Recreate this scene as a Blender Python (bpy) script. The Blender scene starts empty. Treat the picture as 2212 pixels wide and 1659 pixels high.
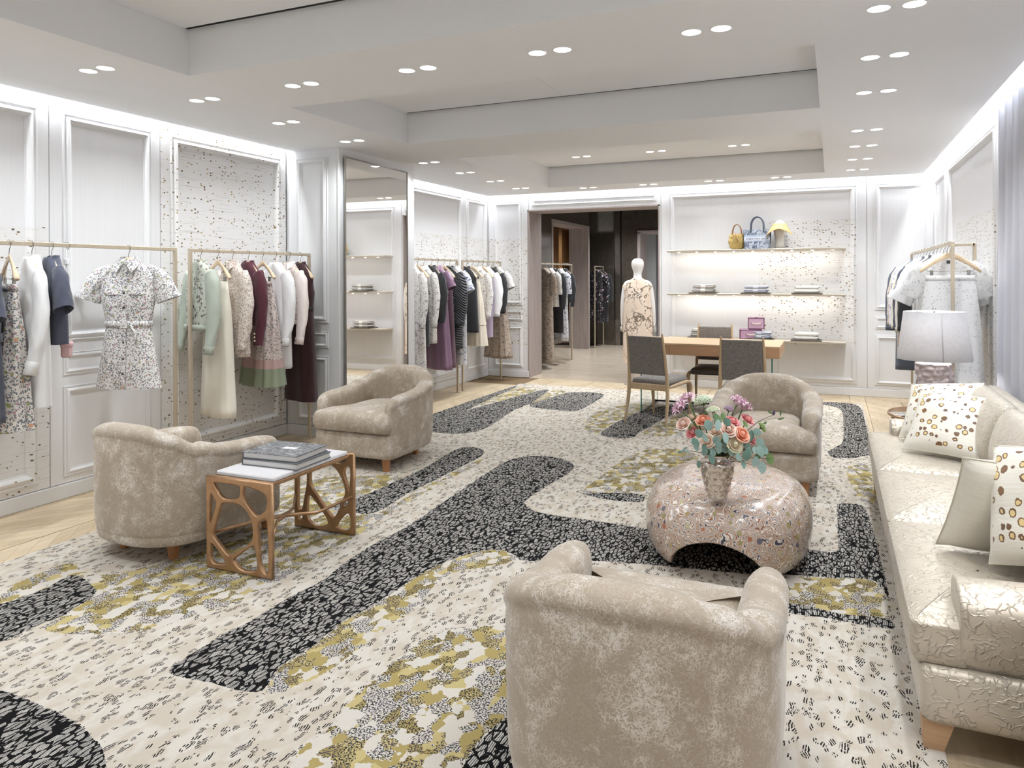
import bpy, bmesh, math, random
from mathutils import Vector, Matrix, noise as mnoise
PI = math.pi
R = math.radians
SC = bpy.context.scene
COL = SC.collection
rnd = random.Random(11)

# ---------------------------------------------------------------- camera, world, exposure
cam_d = bpy.data.cameras.new('camera')
cam = bpy.data.objects.new('camera', cam_d)
COL.objects.link(cam)
cam.matrix_world = Matrix.Translation((0, 0, 1.5)) @ Matrix.Rotation(R(23.547), 4, 'Z') @ Matrix.Rotation(R(90), 4, 'X') @ Matrix.Rotation(R(-0.215), 4, 'Z')
cam_d.sensor_width = 36.0
cam_d.lens = 36.0 * 1587.4 / 2212.0
cam_d.shift_y = -231.8 / 2212.0
cam_d.clip_start = 0.05
cam_d.clip_end = 100
SC.camera = cam
world = bpy.data.worlds.new('world')
SC.world = world
world.use_nodes = True
world.node_tree.nodes['Background'].inputs[0].default_value = (0.93, 0.96, 1.0, 1)
world.node_tree.nodes['Background'].inputs[1].default_value = 0.45
SC.view_settings.view_transform = 'Standard'
SC.view_settings.look = 'None'
SC.view_settings.gamma = 1.0
SC.view_settings.use_curve_mapping = False
SC.view_settings.exposure = 0.08
SC.cycles.max_bounces = 10
SC.cycles.diffuse_bounces = 6
SC.cycles.glossy_bounces = 5
SC.cycles.transmission_bounces = 8
SC.cycles.transparent_max_bounces = 12
SC.cycles.sample_clamp_indirect = 6.0
SC.cycles.use_denoising = True
SC.cycles.caustics_reflective = False
SC.cycles.caustics_refractive = False
SPOT_W = 40.0       # watts of one downlight pair
COVE_W = 9.0       # watts per metre of cove strip

def spot(loc, watts, size=2.3, blend=1.0, radius=0.06, col=(0.93, 0.97, 1.0)):
    d = bpy.data.lights.new('downlight_beam', 'SPOT')
    d.energy = watts; d.spot_size = size; d.spot_blend = blend; d.shadow_soft_size = radius; d.color = col
    o = bpy.data.objects.new('downlight_beam', d); COL.objects.link(o)
    o.location = loc
    return o

def strip(x0, y0, x1, y1, z, watts_per_m, tilt=0.0, width=0.035, col=(0.94, 0.97, 1.0)):
    d = bpy.data.lights.new('cove_strip', 'AREA')
    L = math.hypot(x1 - x0, y1 - y0)
    d.shape = 'RECTANGLE'; d.size = L; d.size_y = width
    d.energy = watts_per_m * L; d.color = col
    o = bpy.data.objects.new('cove_strip', d); COL.objects.link(o)
    o.location = ((x0 + x1) / 2, (y0 + y1) / 2, z)
    a = math.atan2(y1 - y0, x1 - x0)
    o.rotation_euler = (Matrix.Rotation(a, 3, 'Z') @ Matrix.Rotation(tilt, 3, 'X')).to_euler()
    return o

CEIL = 2.70
XL, XR, YB, YF = -4.80, 1.13, 10.10, -1.6       # room faces
# pairs of recessed downlights: (x, y) of the middle of the pair; unseen near ones added for light
LEFT_ROW = [(-3.87, y) for y in (0.5, 1.3, 2.1, 2.92, 3.71, 4.515, 5.37, 6.715, 7.54, 8.37, 9.19)]
RIGHT_ROW = [(0.267, y) for y in (0.5, 1.3, 2.1, 2.9, 3.69, 4.50, 5.35, 6.73, 7.54, 8.38, 9.205)]
MID_ROW = [(x, 3.67) for x in (-3.02, -2.19, -1.375, -0.56)]
NEAR_ROW = [(x, 1.2) for x in (-3.02, -2.19, -1.375, -0.56)]  # out of view, added to light the near end; no fixtures built
BACK_ROW = [(x, 9.52) for x in (-3.02, -2.20, -1.365, -0.568)]
COFFER_ROW = [(x, 8.62) for x in (-2.82, -1.90, -0.96)]
for (x, y) in LEFT_ROW:
    s = spot((x, y, CEIL - 0.03), SPOT_W * (1.0 if y < 6 else 1.35))
    s.rotation_euler = (0, R(14), 0)
for (x, y) in RIGHT_ROW + MID_ROW + NEAR_ROW:
    spot((x, y, CEIL - 0.03), SPOT_W * (1.0 if x < 0 else 0.62 if y < 5 else 1.5))
for (x, y) in COFFER_ROW:
    spot((x, y, 2.94), SPOT_W * 1.6)
for (x, y) in BACK_ROW:
    spot((x, y, CEIL - 0.03), SPOT_W * 0.7)
strip(-4.745, YF, -4.745, 5.58, 2.90, COVE_W)
strip(-4.80, 5.545, -4.19, 5.545, 2.90, COVE_W)
strip(-4.135, 5.60, -4.135, 6.92, 2.90, COVE_W)
strip(-4.745, 7.0, -4.745, 10.05, 2.90, COVE_W*.6)
strip(-4.75, 10.0, 1.05, 10.0, 2.90, COVE_W*.5)
strip(1.06, 10.05, 1.06, YF, 2.90, COVE_W)

# fill daylight enters through an unseen window added behind the camera
d = bpy.data.lights.new('added_daylight_portal', 'AREA'); d.shape = 'RECTANGLE'; d.size = 4.7; d.size_y = 2.5; d.cycles.is_portal = True
o = bpy.data.objects.new('added_daylight_portal', d); COL.objects.link(o); o.location = (-1.85, YF-0.02, 1.37); o.rotation_euler = (R(90), 0, 0)

# ---------------------------------------------------------------- object helpers
def tag(o, label=None, cat=None, group=None, kind=None):
    if label: o['label'] = label
    if cat: o['category'] = cat
    if group: o['group'] = group
    if kind: o['kind'] = kind
    return o

def thing(name, label, cat, loc=(0, 0, 0), rz=0.0, group=None):
    o = bpy.data.objects.new(name, None)
    o.empty_display_size = 0.1
    COL.objects.link(o)
    o.location = loc; o.rotation_euler = (0, 0, rz)
    return tag(o, label, cat, group)

class MB:
    """collects shapes and links them as ONE mesh object"""
    def __init__(s):
        s.v = []; s.f = []; s.m = []; s.sm = []; s.uv = None
    def add(s, vs, fs, mi=0, smooth=True, M=None):
        b = len(s.v)
        if M is not None: vs = [M @ Vector(p) for p in vs]
        s.v += [tuple(p) for p in vs]
        for f in fs:
            s.f.append(tuple(b + i for i in f)); s.m.append(mi); s.sm.append(smooth)
        return s
    def box(s, x0, x1, y0, y1, z0, z1, mi=0, M=None, bev=0.0):
        if bev <= 0:
            vs = [(x0,y0,z0),(x1,y0,z0),(x1,y1,z0),(x0,y1,z0),(x0,y0,z1),(x1,y0,z1),(x1,y1,z1),(x0,y1,z1)]
            return s.add(vs, [(0,3,2,1),(4,5,6,7),(0,1,5,4),(1,2,6,5),(2,3,7,6),(3,0,4,7)], mi, False, M)
        b = min(bev, (x1-x0)/2.01, (y1-y0)/2.01, (z1-z0)/2.01)
        def ring(i, z):
            return [(x0+i,y0+b,z),(x0+b,y0+i,z),(x1-b,y0+i,z),(x1-i,y0+b,z),(x1-i,y1-b,z),(x1-b,y1-i,z),(x0+b,y1-i,z),(x0+i,y1-b,z)]
        vs = ring(b*0.7, z0) + ring(0, z0+b) + ring(0, z1-b) + ring(b*0.7, z1)
        fs = [tuple(range(7,-1,-1)), tuple(range(24,32))]
        for k in range(3):
            for i in range(8):
                j = (i+1) % 8
                fs.append((k*8+i, k*8+j, k*8+8+j, k*8+8+i))
        return s.add(vs, fs, mi, False, M)
    def loft(s, rings, mi=0, closed=True, cap0=True, cap1=True, smooth=True, M=None):
        n = len(rings[0]); vs = [p for r in rings for p in r]; fs = []
        for k in range(len(rings)-1):
            for i in range(n if closed else n-1):
                j = (i+1) % n
                fs.append((k*n+i, k*n+j, (k+1)*n+j, (k+1)*n+i))
        if cap0: fs.append(tuple(range(n-1,-1,-1)))
        if cap1: fs.append(tuple(range((len(rings)-1)*n, len(rings)*n)))
        return s.add(vs, fs, mi, smooth, M)
    def tube(s, pts, rad, n=8, mi=0, flat=1.0, cap=True, up=(0,0,1), square=False, smooth=True, M=None):
        pts = [Vector(p) for p in pts]
        rings = []
        upv = Vector(up); prev = None
        for i, p in enumerate(pts):
            t = (pts[min(i+1,len(pts)-1)] - pts[max(i-1,0)]).normalized()
            if prev is None:
                u = upv.cross(t)
                if u.length < 1e-4: u = Vector((1,0,0)).cross(t)
                if u.length < 1e-4: u = Vector((0,1,0)).cross(t)
            else:
                u = prev - t * prev.dot(t)
            u.normalize(); prev = u
            w = t.cross(u)
            r = rad[i] if isinstance(rad, (list, tuple)) else rad
            if square:
                rings.append([p + (u*a + w*b)*r for a, b in ((-1,-1),(1,-1),(1,1),(-1,1))])
            else:
                rings.append([p + (u*math.cos(2*PI*k/n)*flat + w*math.sin(2*PI*k/n))*r for k in range(n)])
        return s.loft(rings, mi, True, cap, cap, smooth and not square, M)
    def lathe(s, prof, n=32, mi=0, c=(0,0,0), cap0=False, cap1=False, smooth=True, sx=1.0, sy=1.0, M=None):
        rings = [[(c[0]+r*sx*math.cos(2*PI*k/n), c[1]+r*sy*math.sin(2*PI*k/n), c[2]+z) for k in range(n)] for r, z in prof]
        return s.loft(rings, mi, True, cap0, cap1, smooth, M)
    def sphere(s, c, r, n=12, m=8, mi=0, sc=(1,1,1), M=None):
        rings = []
        for k in range(m+1):
            a = -PI/2 + PI*k/m
            rr = max(math.cos(a), 0.02)*r
            rings.append([(c[0]+rr*math.cos(2*PI*i/n)*sc[0], c[1]+rr*math.sin(2*PI*i/n)*sc[1], c[2]+math.sin(a)*r*sc[2]) for i in range(n)])
        return s.loft(rings, mi, True, True, True, True, M)
    def prism(s, poly, z0, z1, mi=0, M=None, smooth=False):
        n = len(poly)
        return s.loft([[(p[0],p[1],z0) for p in poly], [(p[0],p[1],z1) for p in poly]], mi, True, True, True, smooth, M)
    def build(s, name, mats, parent=None, loc=None, rot=None):
        me = bpy.data.meshes.new(name)
        me.from_pydata(s.v, [], s.f)
        for m in (mats if isinstance(mats, (list, tuple)) else [mats]): me.materials.append(m)
        me.polygons.foreach_set('material_index', s.m)
        me.polygons.foreach_set('use_smooth', s.sm)
        if s.uv:
            lay = me.uv_layers.new(name='UVMap')
            for p in me.polygons:
                for li in p.loop_indices:
                    lay.data[li].uv = s.uv[me.loops[li].vertex_index]
        me.update()
        o = bpy.data.objects.new(name, me)
        COL.objects.link(o)
        if parent: o.parent = parent
        if loc: o.location = loc
        if rot: o.rotation_euler = rot
        return o

def obj_from_mesh(name, me, parent=None, loc=None, rot=None):
    o = bpy.data.objects.new(name, me); COL.objects.link(o)
    if parent: o.parent = parent
    if loc: o.location = loc
    if rot: o.rotation_euler = rot
    return o

def subsurf(o, lv=1):
    m = o.modifiers.new('subdivision', 'SUBSURF'); m.levels = lv; m.render_levels = lv
    return o
def bevel(o, w, seg=2):
    m = o.modifiers.new('bevel', 'BEVEL'); m.width = w; m.segments = seg; m.limit_method = 'ANGLE'
    return o
def kids(o): return [c for c in bpy.data.objects if c.parent == o]
def copy_tree(o, loc=None, rz=None, label=None, parent=None):
    c = o.copy(); COL.objects.link(c); c.parent = parent
    if loc is not None: c.location = loc
    if rz is not None: c.rotation_euler = (0, 0, rz)
    if label: c['label'] = label
    for ch in kids(o): copy_tree(ch, parent=c)
    return c
def arc(cx, cy, r, a0, a1, n):
    return [(cx + r*math.cos(a0+(a1-a0)*i/n), cy + r*math.sin(a0+(a1-a0)*i/n)) for i in range(n+1)]
def lerp(a, b, t): return a + (b-a)*t
def interp(tab, x):
    if x <= tab[0][0]: return tab[0][1]
    for (a, va), (b, vb) in zip(tab, tab[1:]):
        if x <= b:
            t = (x-a)/(b-a); t = t*t*(3-2*t)
            return va + (vb-va)*t
    return tab[-1][1]
def lin(tab, x):
    if x <= tab[0][0]: return tab[0][1]
    for (a, va), (b, vb) in zip(tab, tab[1:]):
        if x <= b: return va + (vb-va)*(x-a)/(b-a)
    return tab[-1][1]
def srgb(r, g, b):
    f = lambda c: (c/255/12.92 if c/255 <= 0.04045 else ((c/255+0.055)/1.055)**2.4)
    return (f(r), f(g), f(b), 1.0)

# ---------------------------------------------------------------- material helpers
class NM:
    def __init__(s, name):
        s.mat = bpy.data.materials.new(name); s.mat.use_nodes = True
        s.t = s.mat.node_tree; s.t.nodes.clear()
        s.out = s.t.nodes.new('ShaderNodeOutputMaterial')
        s._tc = None
    def n(s, typ, props=None, **ins):
        nd = s.t.nodes.new('ShaderNode' + typ)
        for k, v in (props or {}).items(): setattr(nd, k, v)
        for k, v in ins.items(): s.set(nd, k, v)
        return nd
    def set(s, nd, k, v):
        sock = nd.inputs[k] if not isinstance(k, str) or k in nd.inputs else nd.inputs[k.replace('_', ' ')]
        if isinstance(v, bpy.types.NodeSocket): s.t.links.new(v, sock)
        else: sock.default_value = v
    def tc(s, which='Object'):
        if s._tc is None: s._tc = s.n('TexCoord')
        return s._tc.outputs[which]
    def mapping(s, vec, scale=(1,1,1), rot=(0,0,0), loc=(0,0,0)):
        return s.n('Mapping', Vector=vec, Scale=scale, Rotation=rot, Location=loc).outputs[0]
    def noise(s, vec, scale, detail=2.0, rough=0.5, dist=0.0, out=0):
        return s.n('TexNoise', Vector=vec, Scale=scale, Detail=detail, Roughness=rough, Distortion=dist).outputs[out]
    def vor(s, vec, scale, feature='F1', rand=1.0, metric='EUCLIDEAN'):
        nd = s.n('TexVoronoi', {'feature': feature, 'distance': metric} if feature != 'DISTANCE_TO_EDGE' else {'feature': feature}, Vector=vec, Scale=scale, Randomness=rand)
        return nd.outputs
    def wave(s, vec, scale, dist=0.0, detail=2.0, dscale=1.0, dirn='X'):
        return s.n('TexWave', {'bands_direction': dirn}, Vector=vec, Scale=scale, Distortion=dist, Detail=detail, Detail_Scale=dscale).outputs[1]
    def math(s, op, a, b=0.0, c=0.0, clamp=False):
        nd = s.t.nodes.new('ShaderNodeMath'); nd.operation = op; nd.use_clamp = clamp
        for i, v in enumerate((a, b, c)): s.set(nd, i, v)
        return nd.outputs[0]
    def ramp(s, fac, stops, mode='LINEAR'):
        nd = s.n('ValToRGB'); cr = nd.color_ramp; cr.interpolation = mode
        while len(cr.elements) < len(stops): cr.elements.new(0.5)
        for e, (p, c) in zip(cr.elements, stops):
            e.position = p; e.color = c if len(c) == 4 else (*c, 1)
        s.set(nd, 0, fac)
        return nd.outputs[0]
    def step(s, fac, lo, hi): return s.n('MapRange', {'clamp': True}, Value=fac, From_Min=lo, From_Max=hi).outputs[0]
    def mix(s, fac, a, b, mode='MIX'):
        nd = s.t.nodes.new('ShaderNodeMix'); nd.data_type = 'RGBA'; nd.blend_type = mode
        s.set(nd, 0, fac); s.set(nd, 6, a); s.set(nd, 7, b)
        return nd.outputs[2]
    def sep(s, vec):
        nd = s.n('SeparateXYZ', Vector=vec); return nd.outputs
    def comb(s, x, y, z):
        return s.n('CombineXYZ', X=x, Y=y, Z=z).outputs[0]
    def bump(s, h, strength=0.3, dist=0.01, normal=None):
        nd = s.n('Bump', Height=h, Strength=strength, Distance=dist)
        if normal is not None: s.set(nd, 'Normal', normal)
        return nd.outputs[0]
    def bsdf(s, base, rough=0.5, metal=0.0, normal=None, **kw):
        nd = s.n('BsdfPrincipled')
        s.set(nd, 'Base Color', base); s.set(nd, 'Roughness', rough); s.set(nd, 'Metallic', metal)
        if normal is not None: s.set(nd, 'Normal', normal)
        for k, v in kw.items(): s.set(nd, k.replace('_', ' '), v)
        s.t.links.new(nd.outputs[0], s.out.inputs[0])
        return s.mat

def flat(name, rgb, rough=0.5, metal=0.0, **kw):
    return NM(name).bsdf(rgb if len(rgb) == 4 else (*rgb, 1), rough, metal, **kw)
def emis(name, rgb, strength):
    m = NM(name); e = m.n('Emission', Color=(*rgb, 1), Strength=strength)
    m.t.links.new(e.outputs[0], m.out.inputs[0]); return m.mat
def woodmat(name, a, b, scale=1.0, axis='X', rough=0.5, per_object=False):
    m = NM(name)
    v = m.tc('Object')
    if per_object:
        oi = m.n('ObjectInfo').outputs['Random']
        off = m.comb(m.math('MULTIPLY', oi, 37.0), m.math('MULTIPLY', oi, 11.0), 0.0)
        nd = m.n('VectorMath', {'operation': 'ADD'}); m.set(nd, 0, v); m.set(nd, 1, off); v = nd.outputs[0]
    sc = {'X': (1.2, 14, 14), 'Y': (14, 1.2, 14), 'Z': (14, 14, 1.2)}[axis]
    w = m.mapping(v, tuple(c*scale for c in sc))
    g = m.noise(w, 2.0, 5, 0.6, 0.6)
    fine = m.noise(m.mapping(v, tuple(c*scale*5 for c in sc)), 2.0, 2)
    f = m.math('ADD', m.math('MULTIPLY', g, 0.8), m.math('MULTIPLY', fine, 0.2))
    if per_object: f = m.math('ADD', f, m.math('MULTIPLY', m.math('SUBTRACT', oi, 0.5), 0.30))
    c = m.ramp(f, [(0.3, a), (0.72, b)])
    return m.bsdf(c, rough, normal=m.bump(g, 0.08, 0.003))
# ---------------------------------------------------------------- room materials
def wall_mat(name, axis, regions, tint=(0.80, 0.80, 0.81)):
    m = NM(name)
    X, Y, Z = m.sep(m.tc('Object'))
    u = Y if axis == 'Y' else X
    streak = m.noise(m.comb(m.math('MULTIPLY', u, 60.0), m.math('MULTIPLY', Z, 1.3), 0.0), 1.0, 4, 0.6)
    base = m.mix(streak, (tint[0]*0.94, tint[1]*0.94, tint[2]*0.945, 1), (*[min(c*1.04, 0.86) for c in tint], 1))
    mask = None
    for (u0, u1, z0, z1) in regions:
        a = m.math('MULTIPLY', m.math('GREATER_THAN', u, u0), m.math('LESS_THAN', u, u1))
        b = m.math('MULTIPLY', m.math('GREATER_THAN', Z, z0), m.math('LESS_THAN', Z, z1))
        a = m.math('MULTIPLY', a, b)
        mask = a if mask is None else m.math('MAXIMUM', mask, a)
    if mask is not None:
        cell = m.comb(m.math('MULTIPLY', u, 30.0), m.math('MULTIPLY', Z, 48.0), 0.0)
        vd = m.vor(cell, 1.0, 'F1', 1.0, 'CHEBYCHEV')
        cr, cg, cb = m.sep(vd['Color'])
        size = m.math('MULTIPLY', m.math('SUBTRACT', cr, 0.20), 0.36)
        dot = m.math('MULTIPLY', m.math('LESS_THAN', vd['Distance'], size), m.math('GREATER_THAN', m.noise(cell, 0.25, 2), 0.36))
        dcol = m.ramp(cg, [(0.0, srgb(82, 72, 60)), (0.5, srgb(128, 106, 70)), (1.0, srgb(176, 152, 104))])
        ln = m.noise(m.comb(m.math('MULTIPLY', u, 2.6), m.math('MULTIPLY', Z, 120.0), 4.0), 1.0, 2, 0.5)
        line = m.step(ln, 0.61, 0.66)
        warm = m.mix(m.math('MULTIPLY', mask, 0.6), base, (tint[0]*0.97, tint[1]*0.955, tint[2]*0.92, 1))
        base = m.mix(m.math('MULTIPLY', m.math('MULTIPLY', line, mask), 0.34), warm, srgb(150, 138, 122))
        base = m.mix(m.math('MULTIPLY', dot, mask), base, dcol)
    return m.bsdf(base, 0.45, normal=m.bump(streak, 0.06, 0.002))

M_left = wall_mat('white_cerused_oak_left', 'Y', [(1.0, 3.268, 0.0, 1.84), (4.163, 5.60, 0.0, 2.80), (7.99, 10.2, 0.47, 2.07)])
M_back = wall_mat('white_cerused_oak_back', 'X', [(-4.9, -4.145, 0.47, 2.07), (-0.885, 0.278, 0.616, 2.21)])
M_right = wall_mat('white_cerused_oak_right', 'Y', [(6.42, 8.45, 0.0, 2.01)])
M_pier = wall_mat('silvery_cerused_oak', 'X', [], (0.74, 0.745, 0.75))
M_ceil = flat('matte_white_ceiling', (0.87, 0.88, 0.90), 0.9)
M_black = flat('black_slot', (0.006, 0.006, 0.006), 0.8)
M_mauve = woodmat('mauve_grey_oak', srgb(150, 138, 134), srgb(178, 166, 162), 0.8, 'Z', 0.6)
M_plank = woodmat('pale_oak_plank', srgb(184, 164, 134), srgb(210, 192, 164), 0.9, 'Y', 0.42, True)
M_under = flat('oak_joint', srgb(120, 98, 70), 0.8)
M_lamp = emis('lamp_glow', (1.0, 0.97, 0.93), 9.0)
M_trim = flat('white_trim_ring', (0.85, 0.85, 0.85), 0.4)

def struct(o): o['kind'] = 'structure'; return o

# mapping of wall planes: (along, height, proud) -> world
P_left = lambda u, z, h: (XL + h, u, z)
P_back = lambda u, z, h: (u, YB - h, z)
P_right = lambda u, z, h: (XR - h, u, z)
BOXX = -4.175
P_pierside = lambda u, z, h: (u, 5.60 - h, z)
P_pierface = lambda u, z, h: (BOXX + h, u, z)

PROF = [(0.0, 0.0), (0.0, 0.012), (0.006, 0.015), (0.014, 0.008), (0.020, 0.008), (0.026, 0.020), (0.040, 0.026), (0.052, 0.018), (0.058, 0.008), (0.066, 0.006), (0.066, 0.0)]
def molding(P, u0, u1, z0, z1, mat, parent, w=1.0):
    mb = MB(); rings = []
    for t, h in PROF:
        t *= w; h *= w
        rings.append([P(u0+t, z0+t, h), P(u1-t, z0+t, h), P(u1-t, z1-t, h), P(u0+t, z1-t, h)])
    mb.loft(rings, 0, True, False, False, False)
    return mb.build('panel_molding', mat, parent)
def board(P, u0, u1, z0, z1, mat, parent, name='wall_panel', th=0.018):
    mb = MB(); g = 0.0025
    b = 0.004
    rings = [[P(u0+g+i, z0+g+i, h), P(u1-g-i, z0+g+i, h), P(u1-g-i, z1-g-i, h), P(u0+g+i, z1-g-i, h)] for i, h in ((0, -th), (0, -b), (b*0.7, 0))]
    mb.loft(rings, 0, True, False, True, False)
    return mb.build(name, mat, parent)
def bay(P, u0, u1, mat, parent, kind='three', m=0.09, zt=2.625, top=2.98):
    board(P, u0, u1, 0.10, top, mat, parent)
    if kind == 'three':
        for z0, z1, w in ((1.075, zt, 1.0), (0.84, 0.995, 0.62), (0.15, 0.765, 0.8)):
            molding(P, u0+m, u1-m, z0, z1, mat, parent, w)
    elif kind == 'one':
        molding(P, u0+m, u1-m, 0.15, zt, mat, parent, 1.2)

T = 0.018
TOPW = 3.06
# left wall
wl = struct(MB().box(XL-0.15, XL-T, YF, YB+0.15, 0, TOPW).build('wall_left', M_left))
for u0, u1, k in ((-1.6, -0.2, 'one'), (-0.2, 1.2, 'three'), (1.2, 3.272, 'one'), (3.272, 4.159, 'three'), (4.159, 5.598, 'one'), (6.92, 9.29, 'one'), (9.29, 10.1, 'three')):
    bay(P_left, u0, u1, M_left, wl, k)
struct(MB().box(XL-T, XL+0.012, YF, 5.59, 0, 0.10, bev=0.006).build('baseboard_left', M_pier))
struct(MB().box(XL-T, XL+0.012, 6.92, YB-0.02, 0, 0.10, bev=0.006).build('baseboard_left', M_pier))
# pier with the tall mirror
pier = struct(MB().box(XL-0.01, BOXX-T, 5.60+T, 6.92, 0, TOPW).build('wall_pier', M_pier))
bay(P_pierside, XL, BOXX-0.002, M_pier, pier, 'three', 0.13)
board(P_pierface, 5.585, 6.92, 0.0, 2.98, M_pier, pier)
mb = MB().box(XL+0.01, BOXX+0.012, 5.588-0.004, 5.60+T, 0, 0.10, bev=0.005)
mb.build('pier_baseboard', M_pier, pier)
# back wall with the doorway
DX0, DX1, DZ = -4.13, -2.20, 2.47
mb = MB()
mb.box(XL-0.15, DX0-0.02, YB+T, YB+0.15, 0, TOPW)
mb.box(DX1+0.02, XR+0.15, YB+T, YB+0.15, 0, TOPW)
mb.box(DX0-0.02, DX1+0.02, YB+T, YB+0.15, DZ+0.02, TOPW)
wb = struct(mb.build('wall_back', M_back))
bay(P_back, XL, DX0, M_back, wb, 'three', 0.10)
board(P_back, DX0, DX1+0.04, DZ, 2.98, M_back, wb)
molding(P_back, DX0+0.06, DX1-0.02, 2.535, 2.64, M_back, wb, 0.6)
bay(P_back, DX1+0.04, 0.393, M_back, wb, 'one', 0.11)
board(P_back, DX1, DX1+0.04, 0.0, DZ, M_back, wb)
bay(P_back, 0.393, XR, M_back, wb, 'three', 0.088)
struct(MB().box(XL, DX0, YB-0.012, YB+T, 0, 0.10, bev=0.005).build('baseboard_back', M_back))
struct(MB().box(DX1+0.04, XR, YB-0.012, YB+T, 0, 0.10, bev=0.005).build('baseboard_back', M_back))
# doorway lining
mb = MB()
mb.box(DX0-0.02, DX0, YB-0.002, 10.62, 0, DZ+0.02)
mb.box(DX1, DX1+0.02, YB-0.002, 10.62, 0, DZ+0.02)
mb.box(DX0-0.02, DX1+0.02, YB-0.002, 10.62, DZ, DZ+0.02)
struct(mb.build('trim_1', M_mauve))
# right wall
wr = struct(MB().box(XR+T, XR+0.17, YF, YB+0.15, 0, TOPW).build('wall_right', M_right))
bay(P_right, 8.92, 10.10, M_right, wr, 'three', 0.14)
bay(P_right, 6.28, 8.92, M_right, wr, 'one', 0.13)
bay(P_right, 5.7, 6.28, M_right, wr, 'three', 0.10)
bay(P_right, 4.0, 5.7, M_right, wr, 'one')
bay(P_right, 2.0, 4.0, M_right, wr, 'one')
bay(P_right, -1.6, 2.0, M_right, wr, 'one')
struct(MB().box(XR-0.012, XR+T, 2.0, YB-0.02, 0, 0.10, bev=0.005).build('baseboard_right', M_right))
# wall behind the camera; its window opening is added to let in fill light
mb = MB(); mb.box(XL-0.15, -4.2, YF-0.15, YF, 0, TOPW); mb.box(0.5, XR+0.15, YF-0.15, YF, 0, TOPW); mb.box(-4.2, 0.5, YF-0.15, YF, 2.62, TOPW); mb.box(-4.2, 0.5, YF-0.15, YF, 0, 0.12)
wf = struct(mb.build('wall_front', M_pier))
mb = MB(); [mb.box(x-0.02, x+0.02, YF-0.10, YF-0.05, 0.12, 2.62) for x in (-4.18, -2.6, -1.1, 0.48)]
mb.build('added_window_mullions', M_trim, wf)

# ---------------------------------------------------------------- ceiling with three coffers
CX0, CX1 = -3.50, -0.078
COFF = [(1.66, 3.235), (4.135, 5.695), (6.615, 9.285)]
ZT = 2.972
mb = MB()
EX0, EX1, EY1 = -4.70, 0.99, 9.885
mb.box(EX0, CX0, YF, EY1, CEIL, 3.0)
mb.box(CX1, EX1, YF, EY1, CEIL, 3.0)
ys = [YF] + [y for c in COFF for y in c] + [EY1]
for i in range(0, len(ys), 2):
    mb.box(CX0, CX1, ys[i], ys[i+1], CEIL, 3.0)
mb.box(XL-0.15, XR+0.15, YF-0.15, YB+0.15, TOPW, TOPW+0.05)  # unseen cover over coves and coffers, added to stop light leaks
ce = struct(mb.build('ceiling', M_ceil))
# notch of the ceiling edge round the pier
mb = MB()
for (y0, y1) in COFF:
    mb.box(CX0, CX1, y1-0.05, y1+0.002, ZT+0.004, 3.05, 0)
mb.build('shadow_slot', M_black, ce)
for (y0, y1) in COFF:
    n = 2 if y1-y0 < 2 else 2
    xs = [CX0, -2.0, CX1]
    for a, b in zip(xs, xs[1:]):
        MB().box(a+0.001, b-0.001, y0, y1-0.032, ZT, ZT+0.02).build('ceiling_panel', M_ceil, ce)

# ---------------------------------------------------------------- downlights
def downlight(proto, x, y, z, label, group):
    if proto is None:
        t = thing('downlight', label, 'light', (x, y, z), 0, group)
        n = 24
        MB().lathe([(0.056, 0.0), (0.056, -0.003), (0.047, -0.003), (0.045, 0.006)], n).build('trim_ring', M_trim, t)
        MB().lathe([(0.0458, -0.0015), (0.0001, -0.0015)], n).build('lens', M_lamp, t)
        return t
    return copy_tree(proto, (x, y, z), None, label).id_data
dl = None
def dl_row(pairs, z, label, group, dx=0.071):
    global dl
    for (x, y) in pairs:
        for s in (-1, 1):
            o = downlight(dl, x+s*dx, y, z, label, group)
            o['group'] = group
            if dl is None: dl = o
dl_row([p for p in LEFT_ROW if p[1] > 2.5], CEIL, 'round white recessed downlight in the ceiling strip along the clothes rails', 'downlights beside the rail wall')
dl_row([p for p in RIGHT_ROW if p[1] > 3.4], CEIL, 'round white recessed downlight in the ceiling strip above the sofa side', 'downlights on the sofa side')
dl_row(MID_ROW, CEIL, 'round white recessed downlight in the beam between the two nearer coffers', 'downlights between the nearer coffers')
dl_row(BACK_ROW, CEIL, 'round white recessed downlight in the narrow ceiling strip before the shelf wall', 'downlights before the shelf wall')
dl_row(COFFER_ROW, ZT, 'small recessed downlight up inside the farthest ceiling coffer', 'downlights inside the far coffer')

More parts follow.
